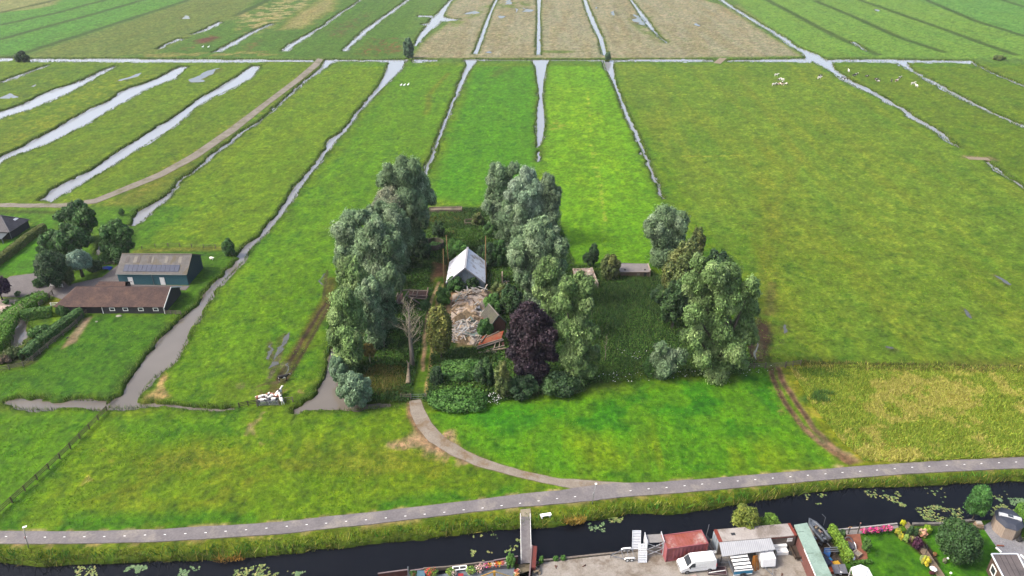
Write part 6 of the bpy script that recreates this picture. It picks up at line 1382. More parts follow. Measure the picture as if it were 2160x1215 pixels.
# --- red brown shipping container
def container(label,px,py,L,rz,m,top,H_=2.59,Wd_=2.44,name="shipping_container",zz=Z0,trim=None,split=True):
    g=G(px,py,zz); root=thing(name,label,"container",g,rz); mb=MB(); n=int(L/.28)
    pr=[]
    for k in range(n+1): x=L*k/n; pr.append((x,(.05 if k%2 else 0)))
    for y_,s in ((0,1),(Wd_,-1)):
        mb=MB()
        for (x0,d0),(x1,d1) in zip(pr[:-1],pr[1:]): mb.add([(x0,y_+s*d0,.1),(x1,y_+s*d1,.1),(x1,y_+s*d1,H_-.1),(x0,y_+s*d0,H_-.1)],[(0,1,2,3)])
        obj("side_panel",mb,m,root); mb=MB()
    for x in (0,L): mb.bb(x-.01,x+.01,.08,Wd_-.08,.1,H_-.1)
    obj("end_panel",mb,m,root)
    mb=MB(); mb.bb(.1,L-.1,.1,Wd_-.1,H_-.08,H_-.03)
    for k in range(int(L/.5)): mb.bb(.2+k*.5,.4+k*.5,.15,Wd_-.15,H_-.03,H_+.0)
    obj("roof",mb,top,root); mb=MB()
    for y in (0,Wd_):
        for z in (.07,H_-.05): mb.beam((0,y,z),(L,y,z),.13,.14)
    for x in (0,L):
        for z in (.07,H_-.05): mb.beam((x,0,z),(x,Wd_,z),.13,.14)
        for y in (0,Wd_): mb.bb(x-.08,x+.08,y-.08,y+.08,0,H_)
    obj("corner_frame",mb,trim or m,root); return root
crm=mat("faded red container steel",alb(206,122,128),alb(186,106,114),1.1,.6,b=.1,stain=alb(190,92,70))
rz=frame_of(G(1403,1185),G(1495,1172))
container("faded red brown shipping container with a rusty roof behind the white van",1404,1184.5,6.06,rz,crm,mat("rusty container roof",alb(176,88,62),alb(196,118,116),.7,.7,b=.2,stain=alb(222,196,186)))
# --- white roofed site container with lean-to canopy
zr=2.75; a=G(1517,1142.6,zr);b=G(1681,1128.5,zr);bk=G(1508,1117.5,zr); rzc=frame_of(a,b); L=math.dist(a,b); D=math.dist(a,bk)*math.cos(frame_of(a,bk)-rzc-math.pi/2)
cw=thing("site_cabin","long pale roofed site cabin with rusty red ends beside the canal","cabin",(a[0],a[1],Z0),rzc)
mb=MB(); mb.bb(.05,L-.05,.05,D-.05,0,zr-.2); obj("wall",mb,corrug("dirty cabin steel",alb(164,152,142),alb(134,122,112),.25,'X',stain=alb(120,92,76)),cw)
mb=MB(); mb.bb(.5,L-.4,-.04,D+.04,zr-.2,zr-.05); obj("roof",mb,mat("dirty white roof",alb(214,206,198),alb(190,180,172),.5,.7,b=.1,stain=alb(158,146,134)),cw)
mb=MB(); mb.bb(.02,.49,-.05,D+.05,zr-.22,zr-.02); r1=obj("roof_end",mb,mat("rust red paint",alb(172,72,50),alb(140,62,46),1.5,.7),cw); mb=MB(); mb.bb(L-.39,L+.02,-.05,D+.05,zr-.22,zr-.02); obj("roof_end",mb,MATS["rust red paint"],cw)
mb=MB(); mb.bb(L*.62,L-.4,-.06,-.045,zr-.34,zr-.2); obj("front_trim",mb,MATS["rust red paint"],cw)
mb=MB(); mb.bb(2.2,2.8,D*.42,D*.62,zr-.05,zr-.01); obj("roof_vent",mb,blackm,cw)
for i in range(3): mb=MB(); mb.tube([(L*(.42+.17*i)+.4*math.cos(t_*.7),D*.82+.3*math.sin(t_*.7),zr-.03) for t_ in range(6)],.025,5); obj("cable_loop",mb,mat("grey cable",alb(120,114,110),None,3,.7),cw)
for i in range(3): mb=MB(); mb.bb(-.03,.04,.15+i*D/3.1,.1+(i+1)*D/3.1-.05,.25,zr-.3); obj("end_panel",mb,mat("pale blue panel",alb(196,208,218),alb(170,184,196),2,.5),cw)
for z in (1.9,1.5): mb=MB(); mb.bb(L-1.3,L-.5,-.03,.04,z,z+.25); obj("sign_plate",mb,white,cw)
cq=[G(1517,1144,2.7),G(1626,1135,2.7),G(1636,1159,2.25),G(1523,1174,2.2)]; c=g0(1524,1184); cn=thing("canopy","corrugated pale canopy sloping down in front of the site cabin","canopy",c)
mb=MB(); mb.slab([(q[0]-c[0],q[1]-c[1],q[2]-Z0) for q in cq],.05); obj("canopy_roof",mb,corrug("pale corrugated sheets",alb(222,224,226),alb(204,206,210),.45,'X',rough=.5,b=.12),cn)
for q in (cq[3],cq[2],[(cq[3][i]+cq[2][i])/2 for i in range(3)]): mb=MB(); x,y=q[0]-c[0],q[1]-c[1]+.15; mb.bb(x-.06,x+.06,y-.06,y+.06,0,q[2]-.12); obj("post",mb,woodd,cn)
# --- mint green roofed long shed
z=2.9; q=[G(1675,1107,z),G(1702.5,1102.5,z),G(1772,1250,z),G(1736,1250,z)]; c=g0(1684,1158); gs=thing("long_shed","long shed with a flat pale mint green roof and a brick red side wall","shed",c)
mb=MB(); mb.slab([(p[0]-c[0],p[1]-c[1],p[2]-Z0) for p in q],.14); obj("roof",mb,mat("mint roof felt",alb(184,212,196),alb(168,198,182),.6,.7,b=.1,stain=alb(150,176,158)),gs)
ins=lambda a_,b_,f:((a_[0]+(b_[0]-a_[0])*f-c[0]),(a_[1]+(b_[1]-a_[1])*f-c[1]))
f1,f2,f3,f4=ins(q[0],q[1],.06),ins(q[0],q[1],.94),ins(q[3],q[2],.94),ins(q[3],q[2],.06); mb=MB(); mb.prism([f1,f2,f3,f4],-.1,z-.2); obj("wall",mb,plank_wall("brick red boards",alb(150,98,90),alb(128,84,78),.4,'Y'),gs)
mb=MB(); a_=q[0];b_=q[3]; m0=[a_[i]+(b_[i]-a_[i])*.38 for i in range(3)]; mb.beam((m0[0]-c[0]-.03,m0[1]-c[1],z-.08),(b_[0]-c[0]-.03,b_[1]-c[1],z-.08),.05,.2); obj("fascia",mb,white,gs)
for f in (.12,.45): mb=MB(); p0=ins(q[0],q[3],f);p1=ins(q[1],q[2],f); mb.beam((p0[0],p0[1],z-.04),((p0[0]+p1[0])/2,(p0[1]+p1[1])/2,z-.04),.05,.03); obj("roof_seam",mb,mat("seam",alb(120,150,136),None,2,.7),gs)
# --- white van
c=g0(1468,1197); rzv=frame_of(G(1432,1203),G(1503,1196))+math.pi   # nose points left
van=thing("van","white delivery van parked in the yard beside the red container","van",c,rzv)
def van_body():
    prof=[(2.55,.35),(2.6,.75),(2.42,1.02),(1.72,1.22),(1.02,2.02),(.82,2.16),(-2.35,2.2),(-2.52,2.05),(-2.56,.4)]
    mb=MB(); rows=[]
    for y,k,s in ((-.98,.0,.0),(-.98,.0,0),):
        pass
    def inset(z): return .98-.0 if z<1.15 else .98-(z-1.15)*.14
    n=len(prof); vs=[(x,-inset(z),z) for x,z in prof]+[(x,inset(z),z) for x,z in prof]
    mb.add(vs,[tuple(range(n))[::-1],tuple(range(n,2*n))]+[(i,(i+1)%n,n+(i+1)%n,n+i) for i in range(n)]); return mb
obj("body",van_body(),vanw,van,bevel=.05)
mb=MB(); mb.slab([(1.66,-.82,1.30),(1.66,.82,1.30),(1.06,.74,2.0),(1.06,-.74,2.0)],.01); 
mb.v=[(x+.035,y,z+.03) for x,y,z in mb.v]; obj("windscreen",mb,glass,van)
for s in (-1,1):
    mb=MB(); y=lambda z:s*(.985-(z-1.15)*.14+.004); mb.add([(1.55,y(1.25),1.25),(.55,y(1.2),1.2),(.55,y(1.85),1.85),(1.0,y(1.85),1.85)],[(0,1,2,3)]); obj("side_window",mb,glass,van)
    mb=MB(); mb.box((1.35,s*1.1,1.3),(.12,.2,.28)); obj("mirror",mb,blackm,van,bevel=.02)
    mb=MB(); mb.box((2.46,s*.72,.86),(.2,.3,.22)); obj("headlight",mb,mat("lamp lens",(.6,.62,.65),None,2,.1),van,bevel=.03)
    mb=MB(); mb.box((-2.55,s*.9,1.2),(.06,.12,.5)); obj("tail_light",mb,mat("tail light red",(.4,.02,.02),None,2,.2),van)
    mb=MB(); mb.box((-.3,s*.99,1.05),(1.7,.02,.03)); obj("door_rail",mb,mat("grey trim",(.2,.2,.2),None,2,.6),van)
    for x in (1.65,-1.6): wheel(van,x,s*.88,.34,.24,galv)
mb=MB(); mb.box((2.52,0,.42),(.22,1.9,.3)); obj("bumper",mb,mat("grey trim",(.2,.2,.2)),van,bevel=.04); mb=MB(); mb.box((2.60,0,.72),(.04,.9,.14)); obj("grille",mb,blackm,van)
# --- boat trailer, stairs, scaffold frame
c=g0(1324,1184); tr=thing("boat_trailer","empty twin axle boat trailer with white mudguards on the quay","trailer",c,R(6))
mb=MB()
for y in (0.1,1.6): mb.beam((-.7,y,.5),(1.1,y,.5),.09)
for x in (-.6,.2,1.0): mb.beam((x,.1,.5),(x,1.6,.5),.07)
mb.beam((-.7,.1,.5),(-2.3,.85,.5),.08); mb.beam((-.7,1.6,.5),(-2.3,.85,.5),.08); obj("chassis",mb,galv,tr)
for y in (-.05,1.75):
    for x in (-.1,.55): wheel(tr,x,y,.28,.18,white)
    mb=MB(); mb.tube([(-.5,y,.5),(-.35,y,.66),(.2,y,.7),(.8,y,.66),(.95,y,.5)],.12,6); obj("mudguard",mb,white,tr)
mb=MB(); mb.tube([(-2.3,.85,0),(-2.3,.85,.65)],.04,6); obj("jockey_wheel",mb,steel,tr); mb=MB(); mb.beam((-2.2,.85,.5),(-2.0,.85,1.0),.08); obj("winch_post",mb,galv,tr)
def stairs(label,p,q,zt,w,n):
    A=g0(*p); root=thing("metal_stairs",label,"stairs",A); B=G(q[0],q[1],zt); d=(B[0]-A[0],B[1]-A[1],zt)
    alu=mat("pale aluminium",(.42,.44,.47),(.36,.38,.41),2,.4,.1)
    for s in (-w/2,w/2): mb=MB(); mb.beam((s,0,0),(d[0]+s,d[1],d[2]),.05,.16); obj("stringer",mb,alu,root)
    for k in range(n): f=(k+.5)/n; mb=MB(); mb.bb(d[0]*f-w/2,d[0]*f+w/2,d[1]*f-.10,d[1]*f+.10,d[2]*f-.02,d[2]*f+.02); obj("tread",mb,alu,root)
stairs("pale aluminium stair flight standing lowest on the quay, in front of the other",(1355,1187),(1356,1147),1.6,1.2,11)
stairs("pale aluminium stair flight rising behind the lower one by the canal",(1342,1162),(1343,1119),1.9,1.2,13)
c=g0(1380,1172); sc=thing("scaffold_tower","pale grey scaffold tower with crossed braces beside the red container","scaffold",c,R(4)); sp_=mat("pale scaffold",(.36,.37,.39),(.30,.31,.33),2,.5,.1)
for x in (-1.2,1.2):
    for y in (0,1.7): mb=MB(); mb.bb(x-.06,x+.06,y-.06,y+.06,0,2.9); obj("upright",mb,sp_,sc)
    mb=MB(); mb.bb(x-.03,x+.03,.07,1.63,1.2,2.9); obj("side_panel",mb,sp_,sc)
for z0,z1 in ((.2,1.35),(1.35,2.5)):
    for a_,b_ in ((-1.14,1.14),(1.14,-1.14)): mb=MB(); mb.beam((a_,-.02,z0),(b_,-.02,z1),.05); obj("brace",mb,sp_,sc)
for z in (1.3,2.5): mb=MB(); mb.bb(-1.13,1.13,.1,1.6 if z>2 else .5,z,z+.06); obj("platform",mb,mat("grey platform",alb(178,174,170),None,2,.8),sc)
# --- covered trailer, boat-panel trailer, rusty trailer
c=g0(1620,1200); cv=thing("covered_trailer","small trailer under a tight white cover with its drawbar towards the camera","trailer",c,R(4))
mb=MB(); b0=[(-1.0,0),(1.05,0),(1.15,2.5),(-.95,2.5)]; mb.add([(x,y,.35) for x,y in b0]+[(x*.96,y+(.25 if y==0 else -.05),1.75) for x,y in b0],[(0,1,5,4),(1,2,6,5),(2,3,7,6),(3,0,4,7),(4,5,6,7),(3,2,1,0)]); obj("cover",mb,mat("white tarpaulin",(.54,.54,.55),(.46,.46,.47),1.5,.5,b=.1),cv,bevel=.08)
mb=MB(); mb.beam((-.7,.2,.4),(.05,-1.4,.42),.08); mb.beam((.75,.2,.4),(.05,-1.4,.42),.08); mb.bb(-1.0,1.05,.0,.1,.28,.36); obj("drawbar",mb,galv,cv)
for x in (-1.08,1.15): mb=MB(); mb.tube([(x-.08,1.3,.32),(x+.08,1.3,.32)],.32,14); obj("wheel",mb,tyre,cv)
c=g0(1566,1216); bt=thing("panel_trailer","blue and white trailer stacked with long white panels","trailer",c,R(7))
mb=MB(); mb.bb(-1.35,1.35,-.03,.03,.55,1.15); obj("side_board",mb,mat("sky blue board",alb(70,176,224),alb(58,158,210),2,.4),bt); mb=MB(); mb.bb(-1.35,1.35,-.04,.04,.35,.55); mb.bb(-1.35,1.35,-.04,.04,1.15,1.32); obj("white_trim",mb,white,bt)
mb=MB(); mb.bb(-1.35,1.35,.05,2.4,.45,.55); obj("bed",mb,steel,bt)
for i in range(4): mb=MB(); mb.box((.05,.35+i*.55,1.42+i*.10),(2.5,.34,.10),0,.18); obj("panel",mb,white,bt)
for i in range(4): mb=MB(); mb.bb(-1.1+i*.72,-1.02+i*.72,.15,2.3,1.18,1.3); obj("spacer",mb,galv,bt)
wheel(bt,0,-.12,.32,.2,steel); mb=MB(); mb.tube([(-.42,-.12,.45),(-.3,-.12,.68),(0,-.12,.76),(.3,-.12,.68),(.42,-.12,.45)],.08,6); obj("mudguard",mb,blackm,bt)
mb=MB(); mb.beam((-1.35,.1,.5),(-1.7,1.9,1.9),.05); mb.beam((1.35,.1,.5),(1.3,1.9,1.9),.05); obj("stay",mb,galv,bt)
c=g0(1688,1184); rt=thing("box_trailer","dark rusty open box trailer parked against the brick red wall","trailer",c,R(4)); dkr=mat("dark rusty sheet",alb(96,80,66),alb(72,60,52),1.5,.8,b=.3)
mb=MB(); mb.bb(-.85,.75,.0,.06,.45,.95); mb.bb(-.85,.75,2.75,2.81,.45,.95); mb.bb(-.85,-.79,.06,2.75,.45,.95); mb.bb(.69,.75,.06,2.75,.45,.95); mb.bb(-.79,.69,.06,2.75,.45,.5); obj("box",mb,dkr,rt)
mb=MB(); mb.beam((-.05,0,.45),(.2,-1.3,.45),.09); obj("drawbar",mb,galv,rt)
for x in (-.95,.85): mb=MB(); mb.tube([(x-.08,1.3,.3),(x+.08,1.3,.3)],.3,14); obj("wheel",mb,tyre,rt)
# loose yard things
def boxes(name,label,cat,px,py,items,rz=0.0,group=None):
    root=thing(name,label,cat,g0(px,py),rz,group)
    for nm,cc,d,m,*r_ in items: mb=MB(); mb.box(cc,d,*(r_ or [0])); obj(nm,mb,m,root,bevel=.02)
    return root
boxes("water_tank","white plastic box tank with a raised lid beside the covered trailer","tank",1650,1171,[("tank_body",(0,.35,.3),(1.7,.75,.6),white),("tank_back",(-.1,1.0,.55),(1.9,.5,1.1),white),("lid",(.1,1.35,1.35),(.75,.08,.6),white),("cap",(-.5,.3,.63),(.2,.2,.08),mat("grey cap",(.4,.4,.4),None,2,.5))],R(3))
for i,(x,y,l,tl) in enumerate(((1586,1199,2.3,.25),(1591,1200,2.4,.15),(1596,1198,2.3,.1))):
    mb=MB(); mb.box((0,0,l*.46),(.30,.06,l),.3*i,-.32,tl*.3); tag(obj("plank",mb,mat("orange varnished wood",alb(206,134,48),alb(176,108,40),3,.6,stretch=(1,1,.3)),loc=g0(x,y)),["orange plank leaning under the canopy edge, leftmost of three","orange plank leaning under the canopy edge, middle of three","orange plank leaning under the canopy edge, nearest the covered trailer"][i],"plank","orange planks under the canopy")
def barrier(x,y,rz,label):
    root=thing("crowd_barrier",label,"barrier",g0(x,y),rz,"steel barriers stacked in the yard"); mb=MB(); mb.tube([(-1,0,.1),(-1,0,1.05),(1,0,1.05),(1,0,.1),(-1,0,.1)],.025,6); obj("barrier_frame",mb,galv,root); mb=MB()
    for k in range(14): mb.tube([(-.9+k*.138,0,.1),(-.9+k*.138,0,1.05)],.014,5)
    obj("bars",mb,galv,root)
for i in range(5): barrier(1523+i*1.0,1197-i*3.0,R(-4+i*2),["steel crowd barrier at the front of the stack by the van","second steel crowd barrier in the stack by the van","middle steel crowd barrier in the stack by the van","fourth steel crowd barrier in the stack, towards the canopy","rearmost steel crowd barrier in the stack, under the canopy"][i])
c=g0(1513,1214); mf=thing("steel_pallet","flat dark brown steel frame with a pale diagonal bar, at the yard's front","pallet",c,R(-4))
mb=MB(); mb.bb(-1.3,1.3,.0,1.4,.05,.2); obj("floor_panel",mb,mat("dark maroon sheet",alb(86,58,64),alb(70,48,54),2,.7),mf); mb=MB(); mb.beam((-1.3,0,.3),(1.3,0,.3),.08); mb.beam((-1.3,1.4,.3),(1.3,1.4,.3),.08); mb.beam((-1.3,0,.3),(-1.3,1.4,.3),.08); mb.beam((1.3,0,.3),(1.3,1.4,.3),.08); obj("rim_frame",mb,mat("pink grey steel",alb(168,150,150),None,2,.6),mf); mb=MB(); mb.beam((-1.2,.1,.34),(1.2,.7,.34),.08); obj("bar",mb,white,mf)
mb=MB(); mb.box((0,0,.08),(1.6,.5,.1),.35); tag(obj("sheet_stack",mb,mat("pink board",alb(220,196,184),None,2,.8),loc=g0(1459,1218)),"pale pink boards lying on the yard below the van","boards")
boxes("handcart","narrow black and steel handcart between the container and the site cabin","handcart",1504,1170,[("frame",(0,1.3,.35),(.12,3.0,.1),steel),("frame_rail",(.45,1.3,.35),(.12,3.0,.1),steel),("load",(.2,2.2,.7),(.7,.9,.6),blackm),("drum",(.25,.1,.3),(.5,.5,.35),white)],R(18))
mb=MB(); mb.tube([(0,0,0),(.25,.2,3.2)],.05,6); tag(obj("post",mb,galv,loc=g0(1487,1142)),"thin pale steel post behind the red container","post")
for x,y,lb,cc in ((1450,1205,"small rusty scrap on the yard near the van",0),(1232,1194,"rusty bar lying on the left part of the yard",1),(1649,1213,"dark dropped scrap piece in front of the covered trailer",2),(1172,1196,"rusty scrap strip at the left edge of the yard",3)):
    mb=MB(); mb.box((0,0,.05),(.6,.12,.06),.6*cc); mb.box((.15,.1,.05),(.3,.1,.06),1.1); tag(obj("scrap",mb,rustm,loc=g0(x,y)),lb,"scrap")
# --- boat area beside the mint roof
c=g0(1741,1146); bo=thing("boat","grey inflatable boat full of gear on a trailer beside the mint green roof","boat",c,R(107)); gb=mat("grey boat rubber",alb(120,128,136),alb(98,106,114),2,.5,b=.1)
mb=MB(); mb.tube([(-.2,-.7,.8),(1.8,-.72,.8),(3.2,-.5,.85),(4.0,0,.95),(3.2,.5,.85),(1.8,.72,.8),(-.2,.7,.8)],[.2,.25,.24,.2,.24,.25,.2],9); obj("side_tube",mb,gb,bo,smooth=True)
mb=MB(); mb.bb(-.1,3.1,-.5,.5,.55,.68); obj("boat_floor",mb,mat("boat floor",alb(86,92,98),None,2,.7),bo); mb=MB(); mb.bb(2.6,3.5,-.34,.34,.75,1.0); obj("bow_deck",mb,gb,bo,bevel=.08); mb=MB(); mb.bb(-.3,-.18,-.6,.6,.5,1.15); obj("transom",mb,blackm,bo)
mb=MB(); mb.box((-.4,0,1.2),(.4,.36,.6)); obj("outboard_motor",mb,blackm,bo,bevel=.06)
for i in range(9): mb=MB(); mb.box((rngp.uniform(.1,2.5),rngp.uniform(-.4,.4),.85),(rngp.uniform(.2,.5),rngp.uniform(.15,.35),.3),rngp.uniform(0,3)); obj("gear",mb,(blackm,woodp,galv,mat("pink gear",alb(206,170,160),None,2,.7))[i%4],bo)
mb=MB(); mb.beam((-1.2,0,.35),(3.2,0,.4),.1); mb.beam((.3,-.7,.35),(.3,.7,.35),.1); obj("trailer_frame",mb,galv,bo)
boxes("tool_pile","heap of dark outboard parts and a grey bin between the boat and the mint roof","clutter",1722,1146,[("bin",(-.2,.5,.35),(.6,.7,.7),mat("grey bin",alb(130,132,140),None,2,.6),.3),("crate",(.3,-.4,.2),(.6,.5,.4),blackm,.5),("drum",(-.5,1.6,.25),(.5,.5,.5),galv),("lid",(-.2,.5,.73),(.64,.74,.06),steel,.3)],R(20))
c=g0(1752,1170); ar=thing("aluminium_rack","long bright aluminium rails on a rack beside the lime green hedge","rack",c,R(3))
for i in range(3): mb=MB(); mb.beam((-.9,.25*i,.6+.12*i),(1.1,.25*i+.05,.6+.12*i),.1,.08); obj("rail",mb,galv,ar)
for x in (-.7,.9): mb=MB(); mb.bb(x-.05,x+.05,-.05,.6,0,.58); obj("stand",mb,blackm,ar)
mb=MB(); mb.add([(-.5,-.3,.5),(.4,-.4,.55),(.6,.4,.75),(-.2,.5,.7),(-.7,.1,.2),(.2,-.8,.1)],[(0,1,2,3),(0,4,5,1)]); tag(obj("tarpaulin",mb,mat("mid blue tarpaulin",alb(60,130,206),alb(48,110,190),2,.5),loc=g0(1742,1168)),"mid blue tarpaulin hung over the rack by the mint green roof","tarpaulin")
for lb,x,y,cc,d in (("sky blue plastic crate among the clutter",1749,1184,alb(48,156,220),(.6,.5,.4)),("red plastic tub among the clutter",1752,1190,alb(220,50,70),(.45,.5,.35)),("yellow plastic crate stack among the clutter",1763,1192,alb(246,190,40),(.9,.6,.45)),("orange plastic box at the foot of the mint roof",1753,1206,alb(240,112,50),(1.0,.75,.5)),("dark blue covered box against the mint roof",1741,1191,alb(56,60,84),(.9,1.5,.9)),("white canister on the bench in front of the grey sheets",1772,1211,(.7,.7,.7),(.3,.3,.5))):
    boxes("plastic_crate",lb,"crate",x,y,[("crate_body",(0,0,d[2]/2),d,mat(lb[:14],cc,None,2,.5),.25),("crate_rim",(0,0,d[2]+.015),(d[0]*1.05,d[1]*1.05,.05),mat(lb[:14],cc),.25)])
boxes("sheet_stack","pair of grey sheets lying on a frame behind the orange box","boards",1770,1207,[("sheet",(-.55,0,.62),(.95,1.4,.05),mat("dull grey sheet",alb(138,138,146),None,1,.6),.05,.25),("sheet",(.45,.05,.63),(.95,1.4,.05),mat("dull grey sheet",alb(138,138,146)),.0,.25),("stand",(0,.3,.25),(1.6,.1,.5),blackm)])
for i in range(5): mb=MB(); mb.beam((0,0,.2),(1.0,-1.9,.9),.07); tag(obj("pole",mb,(woodg,galv,woodd,woodp,woodg)[i],loc=g0(1779+i*3.2,1206+i*1.5)),["grey pole leaning by the white pavilion, leftmost of the bundle","steel pole leaning by the white pavilion, second of the bundle","dark pole in the middle of the bundle by the white pavilion","pale timber pole, fourth of the bundle by the white pavilion","grey timber pole nearest the white pavilion"][i],"pole","poles leaning beside the white pavilion")
mb=MB(); mb.beam((0,0,0),(.0,0,1.6),.06); mb.beam((0,0,1.6),(-.5,.3,2.0),.05); tag(obj("davit",mb,galv,loc=g0(1737,1108)),"small steel davit on the quay by the boat","davit")
# --- lime climbing hedge, garden
hedge("hedge","lime green climbing hedge between the boat clutter and the brick patio",gp([(1752,1124),(1764,1142),(1776,1162),(1790,1186)]),1.0,1.6,A3((108,142,42),(92,126,38),(124,156,50)),.15,90,seed=21)
hedge("hedge","low clipped box hedge between the brick patio and the white pavilion",gp([(1793,1190),(1836,1188)]),.6,.5,A3((78,120,36),(66,106,34)),.1,160,seed=22)
shrub("shrub","small dark conifer in the corner of the brick patio","bush",1774,1137,1116,7,DARK,n=10,per=200,size=.12)
shrub("shrub","round olive bush on the edge of the brick patio","bush",1824,1163,1135,9,A3((86,124,52),(76,112,48)),n=12,per=240,size=.14)
patio=mat("red brick paving",alb(176,112,84),alb(152,94,72),1.2,.9,b=.2); sheet("brick_patio",gp([(1768,1146),(1776,1128),(1814,1126),(1818,1148),(1828,1162),(1830,1178),(1822,1186),(1790,1187)]),.045,.2,patio,"red brick patio in the left garden","patio")
sheet("quay_deck",gp([(1744,1127),(1764,1119.5),(1893,1107),(1896,1114),(1816,1126),(1776,1129)]),.05,.3,mat("grey deck",alb(178,172,166),alb(158,152,148),1,.85),"grey boarded deck strip behind the garden quay","deck")
c=g0(1790,1156); ch=thing("garden_chair","round dark cushioned garden chair with pale arms on the brick patio","chair",c,R(10))
mb=MB(); mb.lathe((0,0,0),[(.35,0),(.4,.3),(.72,.42),(.78,.55),(.70,.62),(.1,.5)],16); obj("seat",mb,mat("charcoal cushion",(.06,.055,.06),(.045,.04,.045),3,.9),ch,smooth=True); mb=MB(); mb.tube([(.74*math.cos(t_),.74*math.sin(t_)+.1,.62+.75*max(0,math.sin(t_))) for t_ in [i*math.pi/8 for i in range(-1,10)]],.09,7); obj("backrest",mb,mat("charcoal cushion",(.06,.055,.06)),ch,smooth=True)
for s in (-1,1): mb=MB(); mb.tube([(s*.86,-.5,.1),(s*.9,-.1,.6),(s*.86,.3,.75)],.07,6); obj("arm",mb,white,ch)
mb=MB(); mb.tube([(.82*math.cos(t_),.82*math.sin(t_),.12) for t_ in [math.pi+i*math.pi/8 for i in range(9)]],.06,6); obj("base_ring",mb,white,ch)
c=g0(1807,1171); st_=thing("fire_table","square beige stone fire table on the brick patio","table",c,R(35)); sm=mat("beige stone",alb(206,186,162),alb(178,158,134),2,.8,b=.1)
for q in ((-.5,.5,-.5,-.38),(-.5,.5,.38,.5),(-.5,-.38,-.38,.38),(.38,.5,-.38,.38)): mb=MB(); mb.bb(*q,0,.5); obj("side",mb,sm,st_)
mb=MB(); mb.bb(-.38,.38,-.38,.38,.1,.32); obj("gravel_bed",mb,mat("grey gravel",alb(150,140,130),alb(190,180,170),9,.9),st_)
c=g0(1794,1180); bw=thing("fire_bowl","round white fire bowl with a dark centre on the brick patio","bowl",c); mb=MB(); mb.lathe((0,0,0),[(.3,0),(.5,.25),(.56,.45),(.5,.45),(.36,.33)],20); obj("bowl",mb,white,bw,smooth=True); mb=MB(); mb.lathe((0,0,.34),[(.2,0),(.22,.06),(.05,.1)],12); obj("ash",mb,blackm,bw)
# flower baskets on posts along the quay
PINK=A3((232,60,150),(222,40,130),(240,110,170)); RED=A3((226,70,70),(214,50,60),(236,110,90)); MIX=A3((240,150,150),(236,190,190),(240,120,60),(226,90,60),(230,90,140),(236,226,216)); VIO=A3((130,60,150),(110,50,130)); YFL=A3((216,200,60),(196,186,60),(150,160,60),(176,170,60))
def flower(name,label,px,py,z,r,col,pot=None,post=False,group=None,leaf=LUSH,seed=0):
    g=G(px,py,Z0); root=thing(name,label,"flowers",g,0,group); rng=np.random.default_rng(seed+int(px*10))
    Cc=np.array([(0,0,z+r*.5),(r*.5,0,z+r*.3),(-r*.5,.1*r,z+r*.35),(0,-r*.45,z+r*.25),(.1*r,r*.45,z+r*.3)]); Rr=np.full((5,3),r*.62)
    V,Fc,T=leafcloud(Cc,Rr,70,.075,.7,rng,leaf,nz=.8); obj("leaves",npmesh("leaves",V,Fc,T),LEAF,root)
    if col is not None: V,Fc,T=leafcloud(Cc,Rr*1.06,60,.075,.9,rng,col,nz=.8,shell=(.95,1.12)); obj("blossom",npmesh("blossom",V,Fc,T),LEAF,root)
    if pot: mb=MB(); mb.lathe((0,0,z-.32),[(r*.45,0),(r*.62,.32),(r*.55,.32),(r*.5,.28)],12); obj("pot",mb,pot,root)
    if post: mb=MB(); mb.tube([(0,0,-.2),(0,0,z)],.06,6); obj("post",mb,blackm,root)
PG="flower baskets on the garden quay"; terr=mat("terracotta",alb(176,96,66),alb(150,82,58),3,.8); pk=["leftmost","second","third","fourth","rightmost"]
for i,(x,y) in enumerate(((1820,1127.5),(1834,1127),(1848,1126),(1862,1124),(1874,1122.5))): flower("flower_basket",f"bright pink flower basket on a black post along the quay, {pk[i]} of five",x,y,.75,.40,PINK,terr,True,PG)
for i,(x,y) in enumerate(((1827,1126),(1842,1125),(1856,1124))): flower("flower_basket",f"small violet flower basket between the pink ones, {['left','middle','right'][i]} of three",x,y,.6,.3,VIO,terr,True,PG)
for x,y,lb in ((1789,1126,"dark post on the quay deck nearest the conifer"),(1809,1125,"tall dark post beside the first pink flower basket")): mb=MB(); h=1.3 if x<1800 else 2.0; mb.bb(-.06,.06,-.06,.06,-.2,h); t_=thing("mooring_post",lb,"post",g0(x,y)); obj("shaft",mb,woodd,t_); mb=MB(); mb.ell((0,0,h+.08),(.1,.1,.12)); obj("cap",mb,mat("pink cap",alb(206,150,136),None,2,.7),t_)
c=G(1803,1117,WZ); ky=thing("kayak","yellow kayak floating against the garden quay","kayak",c,R(4)); mb=MB(); mb.tube([(-1.5,0,.18),(-1.0,0,.16),(0,0,.15),(1.0,0,.16),(1.5,0,.2)],[.03,.24,.34,.24,.03],10); mb.v=[(x,y,max(-.08,z)) for x,y,z in mb.v]; obj("hull",mb,mat("yellow plastic",alb(236,206,96),alb(226,190,70),2,.4),ky,smooth=True); mb=MB(); mb.lathe((0,0,.42),[(.3,0),(.34,.08),(.26,.08)],12); mb.v=[(x*1.5,y*.8,z) for x,y,z in mb.v]; obj("cockpit_rim",mb,blackm,ky)
